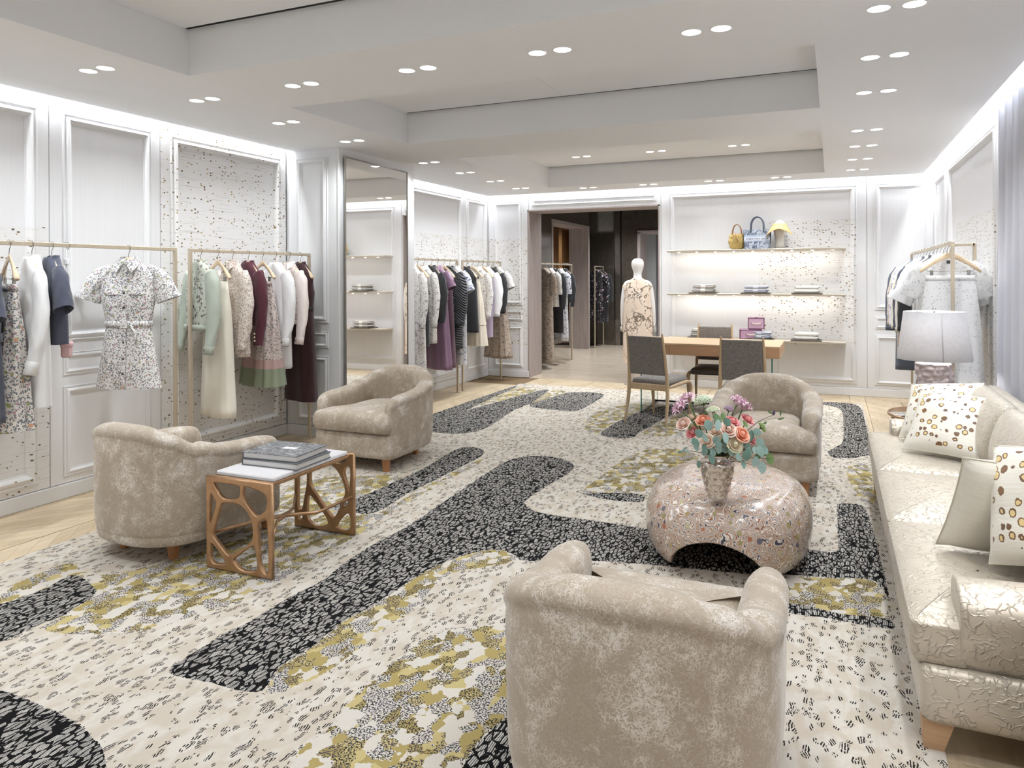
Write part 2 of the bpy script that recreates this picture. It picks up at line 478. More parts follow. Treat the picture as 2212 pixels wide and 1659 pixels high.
# ---------------------------------------------------------------- floor: chevron oak planks where the rug leaves it bare
fl = struct(MB().box(XL-0.15, XR+0.15, YF-0.15, YB+0.0, -0.06, -0.006).build('floor', M_under))
def clip(poly, axis, val, keep_less):
    out = []
    for i in range(len(poly)):
        a, b = poly[i], poly[(i+1) % len(poly)]
        ina = (a[axis] <= val) == keep_less or a[axis] == val
        inb = (b[axis] <= val) == keep_less or b[axis] == val
        if ina: out.append(a)
        if ina != inb:
            t = (val-a[axis])/(b[axis]-a[axis])
            out.append((a[0]+(b[0]-a[0])*t, a[1]+(b[1]-a[1])*t))
    return out
def plank(poly, vis):
    x0, x1, y0, y1 = vis
    for ax, v, less in ((0, x0, False), (0, x1, True), (1, y0, False), (1, y1, True)):
        poly = clip(poly, ax, v, less)
        if len(poly) < 3: return
    xs = [p[0] for p in poly]; ysx = [p[1] for p in poly]
    if (max(xs)-min(xs)) < 0.02 or (max(ysx)-min(ysx)) < 0.02: return
    cx = sum(xs)/len(xs); cy = sum(ysx)/len(ysx)
    g = 0.0012
    sh = [(cx+(p[0]-cx)*(1-g/0.06), cy+(p[1]-cy)*(1-g/0.06)) for p in poly]
    MB().prism([(p[0]-cx, p[1]-cy) for p in sh], -0.014, 0.0).build('plank', M_plank, fl, (cx, cy, 0.0))
PITCH, CW, SL = 0.12, 0.55, 1.22
def chevron(x0, x1, y0, y1, pitch=PITCH):
    k0 = math.floor((x0+4.21)/CW); k1 = math.ceil((x1+4.21)/CW)
    for k in range(k0, k1):
        a = -4.21 + k*CW; b = a+CW
        s = -SL if k % 2 == 0 else SL
        rise = s*CW
        base = 0.0 if s > 0 else -rise
        n0 = math.floor((y0-abs(rise))/pitch)-1; n1 = math.ceil((y1+abs(rise))/pitch)+1
        for n in range(n0, n1):
            y = n*pitch + base
            plank([(a, y), (b, y+rise), (b, y+rise+pitch), (a, y+pitch)], (x0, x1, y0, y1))
chevron(-4.80, -3.97, 2.2, 9.36)
chevron(-3.97, 0.36, 9.36, 10.10, 0.16)
chevron(0.36, 1.13, 5.6, 10.10, 0.16)
chevron(0.30, 1.13, 2.0, 2.62, 0.12)
# the rest lies under rug and sofa: one plain board surface
mb = MB().box(-3.97, 0.36, YF, 9.36, -0.0055, -0.001)
mb.box(0.36, 1.13, 2.62, 5.6, -0.0055, -0.001); mb.box(0.30, 1.13, YF, 2.0, -0.0055, -0.001); mb.box(-4.8, -3.97, YF, 2.2, -0.0055, -0.001)
sub = mb.build('subfloor', M_plank, fl)
# ---------------------------------------------------------------- rug: woven zones as soft-edged areas
DARK = [[(-2.26,5.68),(-2.08,5.69),(-1.91,5.58),(-1.84,5.44),(-1.83,5.21),(-1.85,4.95),(-1.87,4.7),(-1.87,4.52),(-1.85,4.44),(-1.76,4.34),(-1.66,4.3),(-1.36,4.3),(-1.05,4.28),(-0.58,4.28),(-0.15,4.3),(-0.0,4.3),(0.04,4.35),(0.03,4.83),(0.03,5.11),(0.03,5.24),(0.11,5.27),(0.2,5.27),(0.23,4.58),(0.25,3.71),(0.21,3.99),(0.1,3.98),(-0.0,3.93),(-0.08,3.93),(-0.19,3.9),(-0.42,3.82),(-0.76,3.77),(-1.11,3.71),(-1.5,3.53),(-1.54,3.6),(-1.67,3.65),(-1.77,3.57),(-1.87,3.33),(-1.89,3.17),(-1.9,2.92),(-1.93,2.68),(-1.94,2.55),(-1.92,2.41),(-1.93,2.28),(-1.94,2.21),(-1.87,2.06),(-1.95,2.03),(-2.1,2.03),(-2.27,2.01),(-2.31,2.03),(-2.32,2.07),(-2.33,2.23),(-2.33,2.36),(-2.31,2.43),(-2.32,2.73),(-2.29,2.94),(-2.33,3.13),(-2.35,3.48),(-2.33,3.62),(-2.33,3.9),(-2.36,4.27),(-2.39,4.81),(-2.42,5.4),(-2.37,5.57)],[(-2.97,5.73),(-2.83,5.75),(-2.72,5.65),(-2.66,5.46),(-2.67,5.0),(-2.67,4.66),(-2.68,4.3),(-2.64,3.97),(-2.67,3.85),(-2.8,3.86),(-2.99,3.88),(-2.97,4.01),(-2.93,4.16),(-2.92,4.54),(-2.91,4.96),(-2.98,5.54)],[(-3.99,6.89),(-3.98,9.17),(-3.91,9.2),(-3.86,8.46),(-3.77,7.56),(-3.73,7.2),(-3.72,7.52),(-3.65,7.94),(-3.51,9.05),(-3.39,9.06),(-3.23,7.82),(-3.06,7.72),(-2.7,7.68),(-2.58,7.73),(-2.57,8.15),(-2.61,9.04),(-3.11,9.04),(-3.22,8.12),(-3.25,7.84),(-3.26,7.51),(-3.19,7.0),(-3.11,6.54),(-3.16,6.29),(-3.26,6.16),(-3.54,6.14),(-3.92,6.18),(-4.05,6.38)],[(-2.03,6.63),(-1.77,6.56),(-1.67,6.67),(-1.69,6.84),(-1.64,7.3),(-1.6,7.82),(-1.44,8.45),(-1.33,8.76),(-1.67,8.76),(-1.85,8.19),(-1.98,7.75),(-2.02,7.22)],[(-1.6,4.8),(-1.48,4.87),(-1.18,4.97),(-1.13,4.76),(-1.3,4.74),(-1.41,4.74)],[(-3.59,2.02),(-3.48,2.14),(-3.46,2.32),(-3.5,2.44),(-3.51,2.51),(-3.37,2.48),(-3.18,2.4),(-3.14,2.26),(-3.11,2.18),(-3.13,2.08),(-3.12,1.91),(-3.13,1.77)],[(-2.92,1.66),(-2.76,1.69),(-2.72,1.7),(-2.55,1.69),(-2.37,1.68),(-2.24,1.65),(-2.13,1.62),(-2.02,1.55),(-1.92,1.47),(-2.3,1.3)],[(-1.03,1.98),(-1.04,2.08),(-1.02,2.22),(-1.0,2.29),(-0.91,2.37),(-0.74,2.01),(-1.01,1.9)],[(-0.2,9.36),(0.31,9.47),(0.31,7.69),(0.32,6.74),(0.24,6.71),(0.18,6.6),(0.0,6.53),(-0.04,6.71),(-0.0,6.87),(0.1,7.16),(0.11,8.5),(0.1,8.93),(0.01,9.11),(-0.18,9.23)],[(-0.21,3.55),(-0.16,3.57),(-0.08,3.56),(0.05,3.53),(0.24,3.58),(0.25,3.46),(0.11,3.46),(-0.04,3.47),(-0.13,3.45),(-0.21,3.46)]]
YEL = [[(-3.77,7.56),(-3.65,7.94),(-3.51,9.05),(-3.91,9.2),(-3.86,8.46)],[(-3.23,7.82),(-3.22,8.12),(-3.11,9.04),(-3.39,9.06)],[(-2.32,7.17),(-2.39,7.66),(-2.32,8.09),(-2.15,8.42),(-1.92,8.73),(-1.85,8.19),(-1.98,7.75),(-2.02,7.22),(-2.03,6.63),(-2.19,6.76)],[(-1.66,6.78),(-1.63,7.26),(-1.5,7.97),(-1.22,8.39),(-1.07,7.37),(-1.29,6.83)],[(-1.46,6.26),(-1.55,5.91),(-1.57,5.55),(-1.59,5.02),(-1.59,4.81),(-1.48,4.88),(-1.18,4.98),(-1.04,5.49),(-0.98,6.2),(-1.24,6.39)],[(-3.66,2.06),(-3.62,2.22),(-3.66,2.31),(-3.68,2.53),(-3.67,2.6),(-3.55,2.57),(-3.37,2.53),(-3.24,2.68),(-3.21,2.78),(-3.13,3.0),(-3.2,3.33),(-3.3,3.71),(-3.57,4.16),(-3.48,4.46),(-3.23,4.57),(-3.01,4.74),(-2.87,4.59),(-2.92,4.54),(-2.93,4.16),(-2.99,3.88),(-2.8,3.86),(-2.65,3.85),(-2.63,4.0),(-2.64,4.29),(-2.66,4.65),(-2.65,4.98),(-2.63,5.46),(-2.61,5.5),(-2.59,5.23),(-2.58,4.9),(-2.58,4.6),(-2.58,4.19),(-2.54,3.8),(-2.52,3.62),(-2.51,3.38),(-2.52,3.25),(-2.5,3.0),(-2.48,2.79),(-2.52,2.55),(-2.58,2.4),(-2.65,2.21),(-2.89,2.08),(-3.1,2.05),(-3.11,2.18),(-3.14,2.26),(-3.18,2.4),(-3.51,2.51),(-3.46,2.32),(-3.48,2.14),(-3.58,2.02)],[(-1.26,2.87),(-1.41,2.8),(-1.5,2.73),(-1.55,2.56),(-1.55,2.27),(-1.55,2.09),(-1.52,2.0),(-1.54,1.87),(-1.51,1.77),(-1.46,1.66),(-0.99,1.86),(-1.03,1.98),(-1.04,2.08),(-1.02,2.22),(-1.0,2.29),(-0.98,2.43),(-1.06,2.75),(-1.16,2.87)],[(-1.53,3.6),(-1.67,3.65),(-1.77,3.57),(-1.87,3.33),(-1.89,3.17),(-1.9,2.92),(-1.93,2.68),(-1.94,2.55),(-1.92,2.41),(-1.93,2.28),(-1.94,2.21),(-1.87,2.06),(-1.82,2.07),(-1.79,2.14),(-1.75,2.23),(-1.74,2.34),(-1.74,2.48),(-1.75,2.62),(-1.72,2.77),(-1.73,2.94),(-1.77,3.16),(-1.75,3.29),(-1.53,3.5)],[(-0.18,3.88),(-0.0,3.93),(0.1,3.98),(0.22,3.98),(0.25,3.58),(0.05,3.53),(-0.08,3.56),(-0.16,3.57),(-0.21,3.55),(-0.31,3.74)],[(0.12,6.38),(0.27,6.48),(0.28,5.34),(0.17,5.33),(0.15,5.6),(0.1,5.97)]]
def seg_d2(px, py, a, b):
    dx, dy = b[0]-a[0], b[1]-a[1]
    L = dx*dx+dy*dy
    t = 0 if L == 0 else max(0, min(1, ((px-a[0])*dx+(py-a[1])*dy)/L))
    ex, ey = a[0]+t*dx-px, a[1]+t*dy-py
    return ex*ex+ey*ey
def smooth_poly(p, n=2):
    for _ in range(n):
        q = []
        for i in range(len(p)):
            a, b = p[i], p[(i+1) % len(p)]
            q += [(a[0]*.8+b[0]*.2, a[1]*.8+b[1]*.2), (a[0]*.2+b[0]*.8, a[1]*.2+b[1]*.8)]
        p = q
    return p
RX0, RX1, RY0, RY1, RH = -3.985, 0.318, 0.35, 9.42, 0.012
def zone_field(polys, nx, ny, cs, reach=0.12):
    """signed distance to a set of areas, sampled on the rug's own grid (positive inside)"""
    import numpy as np
    xs = RX0 + np.arange(nx+1)*cs; ysg = RY0 + np.arange(ny+1)*cs
    GX, GY = np.meshgrid(xs, ysg)
    best = np.full(GX.shape, -reach)
    for poly in polys:
        P = np.array(smooth_poly(poly, 2))
        Q = np.roll(P, -1, 0)
        i0 = max(0, int((P[:, 0].min()-reach-RX0)/cs)); i1 = min(nx+1, int((P[:, 0].max()+reach-RX0)/cs)+2)
        j0 = max(0, int((P[:, 1].min()-reach-RY0)/cs)); j1 = min(ny+1, int((P[:, 1].max()+reach-RY0)/cs)+2)
        if i1 <= i0 or j1 <= j0: continue
        gx, gy = GX[j0:j1, i0:i1], GY[j0:j1, i0:i1]
        d2 = np.full(gx.shape, 1e9); ins = np.zeros(gx.shape, bool)
        for (ax, ay), (bx, by) in zip(P, Q):
            dx, dy = bx-ax, by-ay
            L = dx*dx+dy*dy
            if L < 1e-12: continue
            t = np.clip(((gx-ax)*dx+(gy-ay)*dy)/L, 0, 1)
            d2 = np.minimum(d2, (ax+t*dx-gx)**2+(ay+t*dy-gy)**2)
            if ay != by:
                ins ^= ((ay > gy) != (by > gy)) & (gx < (bx-ax)*(gy-ay)/(by-ay)+ax)
        sd = np.clip(np.sqrt(d2), 0, reach)*np.where(ins, 1, -1)
        best[j0:j1, i0:i1] = np.maximum(best[j0:j1, i0:i1], sd)
    return best/reach*0.5+0.5
def rug_material():
    m = NM('woven_rug')
    v = m.tc('Object')
    at = m.n('Attribute', {'attribute_name': 'zone'})
    zr, zg, zb = m.sep(at.outputs['Color'])
    edge = m.math('MULTIPLY', m.math('SUBTRACT', m.noise(v, 55.0, 2), 0.5), 0.09)
    isd = m.math('GREATER_THAN', m.math('ADD', zr, edge), 0.5)
    isy = m.math('GREATER_THAN', m.math('ADD', zg, m.math('MULTIPLY', edge, 2.0)), 0.5)
    # ribs of the weave run along the length of the rug
    X, Y, Z = m.sep(v)
    wob = m.math('MULTIPLY', m.math('SUBTRACT', m.noise(v, 9.0, 2), 0.5), 0.012)
    rib = m.math('SINE', m.math('MULTIPLY', m.math('ADD', X, wob), 2*PI/0.0075))
    # dark zone: pale cobbles with fine ribs on black
    cv = m.mapping(v, (48.0, 19.0, 1.0))
    warp = m.n('VectorMath', {'operation': 'ADD'})
    m.set(warp, 0, cv); m.set(warp, 1, m.mapping(m.noise(v, 22.0, 2, out=1), (1.0, 1.0, 1.0)))
    ed = m.vor(warp.outputs[0], 1.0, 'DISTANCE_TO_EDGE')['Distance']
    cell = m.vor(warp.outputs[0], 1.0, 'F1')['Color']
    c1, c2, c3 = m.sep(cell)
    stone = m.math('GREATER_THAN', ed, m.math('ADD', 0.03, m.math('MULTIPLY', m.noise(v, 30.0, 3), 0.17)))
    rm = m.math('GREATER_THAN', rib, m.math('SUBTRACT', m.math('MULTIPLY', m.noise(v, 120.0, 1), 1.3), 1.25))
    stone = m.math('MULTIPLY', stone, rm)
    stone = m.math('MULTIPLY', stone, m.math('GREATER_THAN', c3, 0.05))
    pale = m.mix(c1, srgb(158, 154, 150), srgb(190, 186, 180))
    darkc = m.mix(stone, srgb(20, 20, 21), pale)
    # cream zone: two creams and short scribbled marks
    pat = m.noise(m.mapping(v, (16.0, 9.0, 1.0)), 1.0, 3, 0.5, 0.6)
    cream = m.mix(m.step(pat, 0.42, 0.60), srgb(192, 182, 168), srgb(205, 199, 190))
    nap = m.noise(v, 260.0, 2)
    cream = m.mix(m.math('MULTIPLY', nap, 0.22), cream, srgb(176, 166, 152))
    sv = m.mapping(v, (36.0, 18.0, 1.0))
    w2 = m.n('VectorMath', {'operation': 'ADD'})
    m.set(w2, 0, sv); m.set(w2, 1, m.mapping(m.noise(v, 16.0, 2, out=1), (1.5, 1.5, 1.5)))
    sd = m.vor(w2.outputs[0], 1.0, 'F1', 0.9)
    s1, s2, s3 = m.sep(sd['Color'])
    blob = m.math('LESS_THAN', sd['Distance'], m.math('ADD', 0.24, m.math('MULTIPLY', s1, 0.26)))
    hatch = m.math('SINE', m.math('ADD', m.math('MULTIPLY', m.math('ADD', X, m.math('MULTIPLY', Y, m.math('SUBTRACT', s2, 0.5))), 2*PI/0.0085), m.math('MULTIPLY', m.noise(v, 45.0, 2), 9.0)))
    mark = m.math('MULTIPLY', blob, m.math('GREATER_THAN', hatch, -0.15))
    mark = m.math('MULTIPLY', mark, m.math('GREATER_THAN', m.noise(v, 75.0, 2), 0.40))
    creamc = m.mix(mark, cream, srgb(40, 37, 36))
    # yellow zone: leafy patches of straw, white and hatched dark
    yv = m.mapping(v, (24.0, 17.0, 1.0))
    w3 = m.n('VectorMath', {'operation': 'ADD'})
    m.set(w3, 0, yv); m.set(w3, 1, m.mapping(m.noise(v, 24.0, 3, out=1), (1.5, 1.5, 1.5)))
    yd = m.vor(w3.outputs[0], 1.0, 'F1', 1.0)
    y1, y2, y3 = m.sep(yd['Color'])
    patch = m.ramp(y1, [(0.0, srgb(204, 199, 192)), (0.34, srgb(186, 170, 118)), (0.56, srgb(206, 199, 190)), (0.74, srgb(160, 143, 88))], 'CONSTANT')
    patch = m.mix(m.math('MULTIPLY', nap, 0.25), patch, srgb(150, 140, 120))
    fn = m.noise(m.mapping(v, (190.0, 130.0, 1.0)), 1.0, 1, 0.5)
    hat = m.math('MULTIPLY', m.math('GREATER_THAN', fn, 0.51), m.math('GREATER_THAN', y2, 0.42))
    yc = m.mix(hat, patch, m.mix(m.math('GREATER_THAN', y3, 0.5), srgb(52, 50, 48), srgb(64, 62, 70)))
    c = m.mix(isy, creamc, yc)
    c = m.mix(isd, c, darkc)
    h = m.math('ADD', m.math('MULTIPLY', nap, 0.6), m.math('MULTIPLY', rib, 0.1))
    return m.bsdf(c, 0.95, normal=m.bump(h, 0.35, 0.004), Specular_IOR_Level=0.1)
def build_rug():
    import numpy as np
    cs = 0.022
    nx = int(round((RX1-RX0)/cs)); ny = int(round((RY1-RY0)/cs))
    fd = zone_field(DARK, nx, ny, cs); fy = zone_field(YEL, nx, ny, cs)
    N = (nx+1)*(ny+1)
    xs = RX0+np.arange(nx+1)*(RX1-RX0)/nx; ysg = RY0+np.arange(ny+1)*(RY1-RY0)/ny
    co = np.zeros((N+4, 3), 'f')
    GX, GY = np.meshgrid(xs, ysg)
    co[:N, 0] = GX.ravel(); co[:N, 1] = GY.ravel(); co[:N, 2] = RH
    co[N:, :2] = [(RX0, RY0), (RX1, RY0), (RX1, RY1), (RX0, RY1)]
    I, J = np.meshgrid(np.arange(nx), np.arange(ny))
    a = (J*(nx+1)+I).ravel()
    faces = np.stack([a, a+1, a+nx+2, a+nx+1], 1).tolist()
    b0 = [i for i in range(nx+1)]; t0 = [ny*(nx+1)+i for i in range(nx, -1, -1)]
    l0 = [j*(nx+1) for j in range(ny, -1, -1)]; r0 = [j*(nx+1)+nx for j in range(ny+1)]
    faces += [tuple([N, N+1] + b0[::-1]), tuple([N+1, N+2] + r0[::-1]), tuple([N+2, N+3] + t0[::-1]), tuple([N+3, N] + l0[::-1])]
    me = bpy.data.meshes.new('area_rug'); me.from_pydata(co.tolist(), [], faces)
    at = me.color_attributes.new('zone', 'FLOAT_COLOR', 'POINT')
    col = np.zeros((N+4, 4), 'f'); col[:N, 0] = fd.ravel(); col[:N, 1] = fy.ravel(); col[:, 3] = 1
    at.data.foreach_set('color', col.ravel())
    me.materials.append(rug_material()); me.update()
    o = obj_from_mesh('area_rug', me)
    tag(o, 'large woven rug of black, cream and straw coloured zones on the oak floor', 'rug')
build_rug()
# ---------------------------------------------------------------- swivel-style tub armchairs in mottled velvet
def velvet():
    m = NM('mottled_beige_velvet')
    v = m.tc('Object')
    big = m.noise(v, 6.5, 4, 0.62, 0.8)
    fine = m.noise(v, 120.0, 3, 0.65, 1.5)
    mid = m.noise(v, 17.0, 4, 0.6, 0.5)
    f = m.math('ADD', m.math('MULTIPLY', big, 0.62), m.math('ADD', m.math('MULTIPLY', fine, 0.80), m.math('MULTIPLY', mid, 0.45)))
    worm = m.step(m.math('ABSOLUTE', m.math('SUBTRACT', m.noise(v, 105.0, 1.5, 0.5, 0.8), 0.5)), 0.075, 0.03)
    area = m.step(m.math('ADD', m.math('MULTIPLY', big, 0.75), m.math('MULTIPLY', mid, 0.5)), 0.55, 0.74)
    t = m.math('MULTIPLY', m.math('MAXIMUM', worm, m.step(f, 1.0, 1.12)), m.math('ADD', 0.12, m.math('MULTIPLY', area, 0.88)))
    tint = m.mix(m.noise(v, 6.0, 3), srgb(158, 143, 123), srgb(172, 158, 140))
    c = m.mix(t, tint, srgb(214, 206, 197))
    h = m.math('ADD', fine, m.math('MULTIPLY', t, 0.5))
    return m.bsdf(c, m.mix(t, (0.75,)*3+(1,), (0.5,)*3+(1,)), normal=m.bump(h, 0.16, 0.003), Sheen_Weight=0.35, Sheen_Roughness=0.4)
M_velvet = velvet()
M_footwood = woodmat('honey_wood', srgb(150, 100, 62), srgb(190, 136, 92), 1.5, 'Z', 0.45)
ARMH = [(-.46, .735), (-.38, .725), (-.30, .685), (-.20, .625), (-.06, .585), (.10, .572), (.40, .565)]
def arm_path(off=0.0, n_side=8, n_back=28):
    pts = []
    ax, ay, cy = .314, .30, -.08
    for i in range(n_side):
        y = .34 + (cy-.34)*i/n_side
        pts.append((ax, y))
    for i in range(n_back+1):
        a = PI*i/n_back
        c, s = math.cos(a), math.sin(a)
        e = 2/2.5
        pts.append((ax*math.copysign(abs(c)**e, c), cy - ay*abs(s)**e))
    for i in range(n_side-1, -1, -1):
        y = .34 + (cy-.34)*i/n_side
        pts.append((-ax, y))
    out = []
    for i, p in enumerate(pts):
        a = pts[max(i-1, 0)]; b = pts[min(i+1, len(pts)-1)]
        tx, ty = b[0]-a[0], b[1]-a[1]
        L = math.hypot(tx, ty)
        nx, ny = -ty/L*-1, tx/L*-1
        # outward normal
        nx, ny = (ty/L, -tx/L)
        if nx*p[0]+ny*(p[1]-.1) < 0: nx, ny = -nx, -ny
        out.append(((p[0]+nx*off, p[1]+ny*off), (nx, ny)))
    return out
def round_poly(pts, r, n=5):
    out = []
    N = len(pts)
    for i in range(N):
        p = Vector(pts[i]); a = Vector(pts[i-1]); b = Vector(pts[(i+1) % N])
        d1 = (a-p); d2 = (b-p)
        rr = min(r, d1.length*.48, d2.length*.48)
        s = p + d1.normalized()*rr; e = p + d2.normalized()*rr
        for k in range(n+1):
            t = k/n
            q = s*(1-t)**2 + p*2*t*(1-t) + e*t*t
            out.append((q.x, q.y))
    return out
def cushion(mb, outline, z0, z1, r=0.04, dome=0.02, c=None, mi=0, seam=False):
    """upholstered pad over a plan outline, rounded at its rim and domed on top"""
    n = len(outline)
    c = c or (sum(p[0] for p in outline)/n, sum(p[1] for p in outline)/n)
    area = sum(outline[i-1][0]*outline[i][1]-outline[i][0]*outline[i-1][1] for i in range(n))
    size = max(math.hypot(p[0]-c[0], p[1]-c[1]) for p in outline)
    def ring(inset, z, k=1.0):
        o = []
        for i, p in enumerate(outline):
            a = outline[i-1]; b = outline[(i+1) % n]
            tx, ty = b[0]-a[0], b[1]-a[1]; L = math.hypot(tx, ty) or 1
            nx, ny = ty/L, -tx/L
            if area < 0: nx, ny = -nx, -ny
            o.append((c[0]+(p[0]-nx*inset-c[0])*k, c[1]+(p[1]-ny*inset-c[1])*k, z))
        return o
    zm = (z0+z1)/2; b = r*.35
    rings = [ring(r*.9, z0), ring(r*.35, z0+r*.35), ring(0, z0+r), ring(-b*.5, zm), ring(0, z1-r)]
    if seam: rings += [ring(-.003, z1-r*.55), ring(.004, z1-r*.5)]
    rings += [ring(r*.3, z1-r*.3), ring(r*.9, z1)]
    for k, d in ((.88, .45), (.70, .75), (.45, .95), (.2, 1.0)):
        rings.append(ring(r*.9, z1+dome*d, k))
    mb.loft(rings, mi)
def make_armchair():
    t = thing('armchair', 'x', 'armchair', (0, 0, 0), 0, 'velvet tub armchairs')
    mb = MB(); rings = []
    path = arm_path()
    n = len(path)
    for i, (p, nn) in enumerate(path):
        h = lin(ARMH, p[1]) if abs(p[1]) > 9 else interp(ARMH, p[1])
        h -= 0.018*min(1, (p[0]/.30)**2)*(1 if p[1] < -.2 else 0)
        e = min(i, n-1-i)
        sh = [.45, .78, .95, 1, 1][min(e, 4)]
        fy = [.045, .03, .012, 0, 0][min(e, 4)]
        dz = [.035, .012, .003, 0, 0][min(e, 4)]
        prof = [(.060, .10), (.064, .25), (.066, h-.12), (.067, h-.075), (.0615, h-.066), (.076, h-.05), (.072, h-.022), (.048, h-.003), (.012, h+.006), (-.028, h), (-.055, h-.022), (-.066, h-.06), (-.064, h-.13), (-.055, .42), (-.052, .26), (-.03, .14)]
        rings.append([(p[0]+nn[0]*o*sh, p[1]+nn[1]*o*sh+fy, (z if z < .3 else z-dz)) for o, z in prof])
    mb.loft(rings, 0, True, True, True)
    subsurf(mb.build('shell', M_velvet, t), 1)
    # plinth under the cushion
    outer = [(q[0][0], q[0][1]) for q in arm_path(.052)]
    outer = [p for p in outer if p[1] < .30]
    pl = outer + round_poly([(-.405, .40), (.405, .40)][::1] + [], .01)[:0]
    front = [(-.364, .33)] + arc(-.304, .34, .06, PI, PI/2, 5) + arc(.304, .34, .06, PI/2, 0, 5) + [(.364, .33)]
    pl = outer + front
    mb = MB()
    rr = lambda k, z: [(p[0]*k, p[1]*k, z) for p in pl]
    mb.loft([rr(.94, .10), rr(.985, .112), rr(1.0, .14), rr(1.0, .255), rr(.985, .28), rr(.95, .288)], 0)
    mb.build('base', M_velvet, t)
    ins = []
    for i in range(25):
        a = PI + PI*i/24
        c, s = math.cos(a), math.sin(a)
        ins.append((.250*math.copysign(abs(c)**.8, c), -.06+.26*math.copysign(abs(s)**.8, s)))
    tp = [(.250, .285)] + [(.258, .315)] + [(.352, .325)] + arc(.306, .385, .05, 0, PI/2, 4) + arc(-.306, .385, .05, PI/2, PI, 4) + [(-.352, .325), (-.258, .315), (-.250, .285)]
    mb = MB()
    cushion(mb, ins + tp, .285, .445, .045, .022, (0, .06))
    subsurf(mb.build('seat_cushion', M_velvet, t), 1)
    for (x, y) in ((.28, .335), (-.28, .335), (.19, -.24), (-.19, -.24)):
        mb = MB(); a = .026; b = .018
        mb.loft([[(x-b, y-b, 0), (x+b, y-b, 0), (x+b, y+b, 0), (x-b, y+b, 0)], [(x-a, y-a, .105), (x+a, y-a, .105), (x+a, y+a, .105), (x-a, y+a, .105)]], 0, smooth=False)
        bevel(mb.build('foot', M_footwood, t), .004)
    return t
ch = make_armchair()
CH = [(-3.39, 3.10, R(-2), 'mottled beige velvet tub armchair seen from behind, beside the small bronze table'),
      (-3.41, 5.10, R(180), 'mottled beige velvet tub armchair in front of the tall mirror'),
      (-.45, 5.68, R(180), 'mottled beige velvet tub armchair beyond the flower vase, facing the camera'),
      (-.505, 2.16, R(1), 'mottled beige velvet tub armchair seen from behind in the foreground, before the round glossy table')]
for i, (x, y, a, lb) in enumerate(CH):
    if i == 0:
        ch.location = (x, y, RH); ch.rotation_euler = (0, 0, a); ch['label'] = lb
    else:
        copy_tree(ch, (x, y, RH), a, lb)

# ---------------------------------------------------------------- sofa in crinkled champagne fabric
def crinkle():
    m = NM('crinkled_champagne_fabric')
    v = m.tc('Object')
    w = m.n('VectorMath', {'operation': 'ADD'})
    m.set(w, 0, m.mapping(v, (30, 30, 30))); m.set(w, 1, m.mapping(m.noise(v, 9.0, 3, out=1), (5, 5, 5)))
    e = m.vor(w.outputs[0], 1.0, 'DISTANCE_TO_EDGE')['Distance']
    n1 = m.noise(w.outputs[0], 1.0, 3)
    rid = m.math('MULTIPLY', m.step(e, 0.11, 0.0), m.step(n1, 0.42, 0.55))
    soft = m.noise(v, 7.0, 3)
    h = m.math('ADD', m.math('MULTIPLY', rid, 1.0), m.math('MULTIPLY', soft, 1.0))
    c = m.mix(soft, srgb(190, 178, 160), srgb(206, 197, 183))
    return m.bsdf(c, 0.36, 0.30, normal=m.bump(h, 0.55, 0.006), Sheen_Weight=0.2)
M_sofa = crinkle()
M_sofaleg = woodmat('light_oak_block', srgb(178, 142, 108), srgb(202, 168, 132), 1.2, 'X', 0.45)
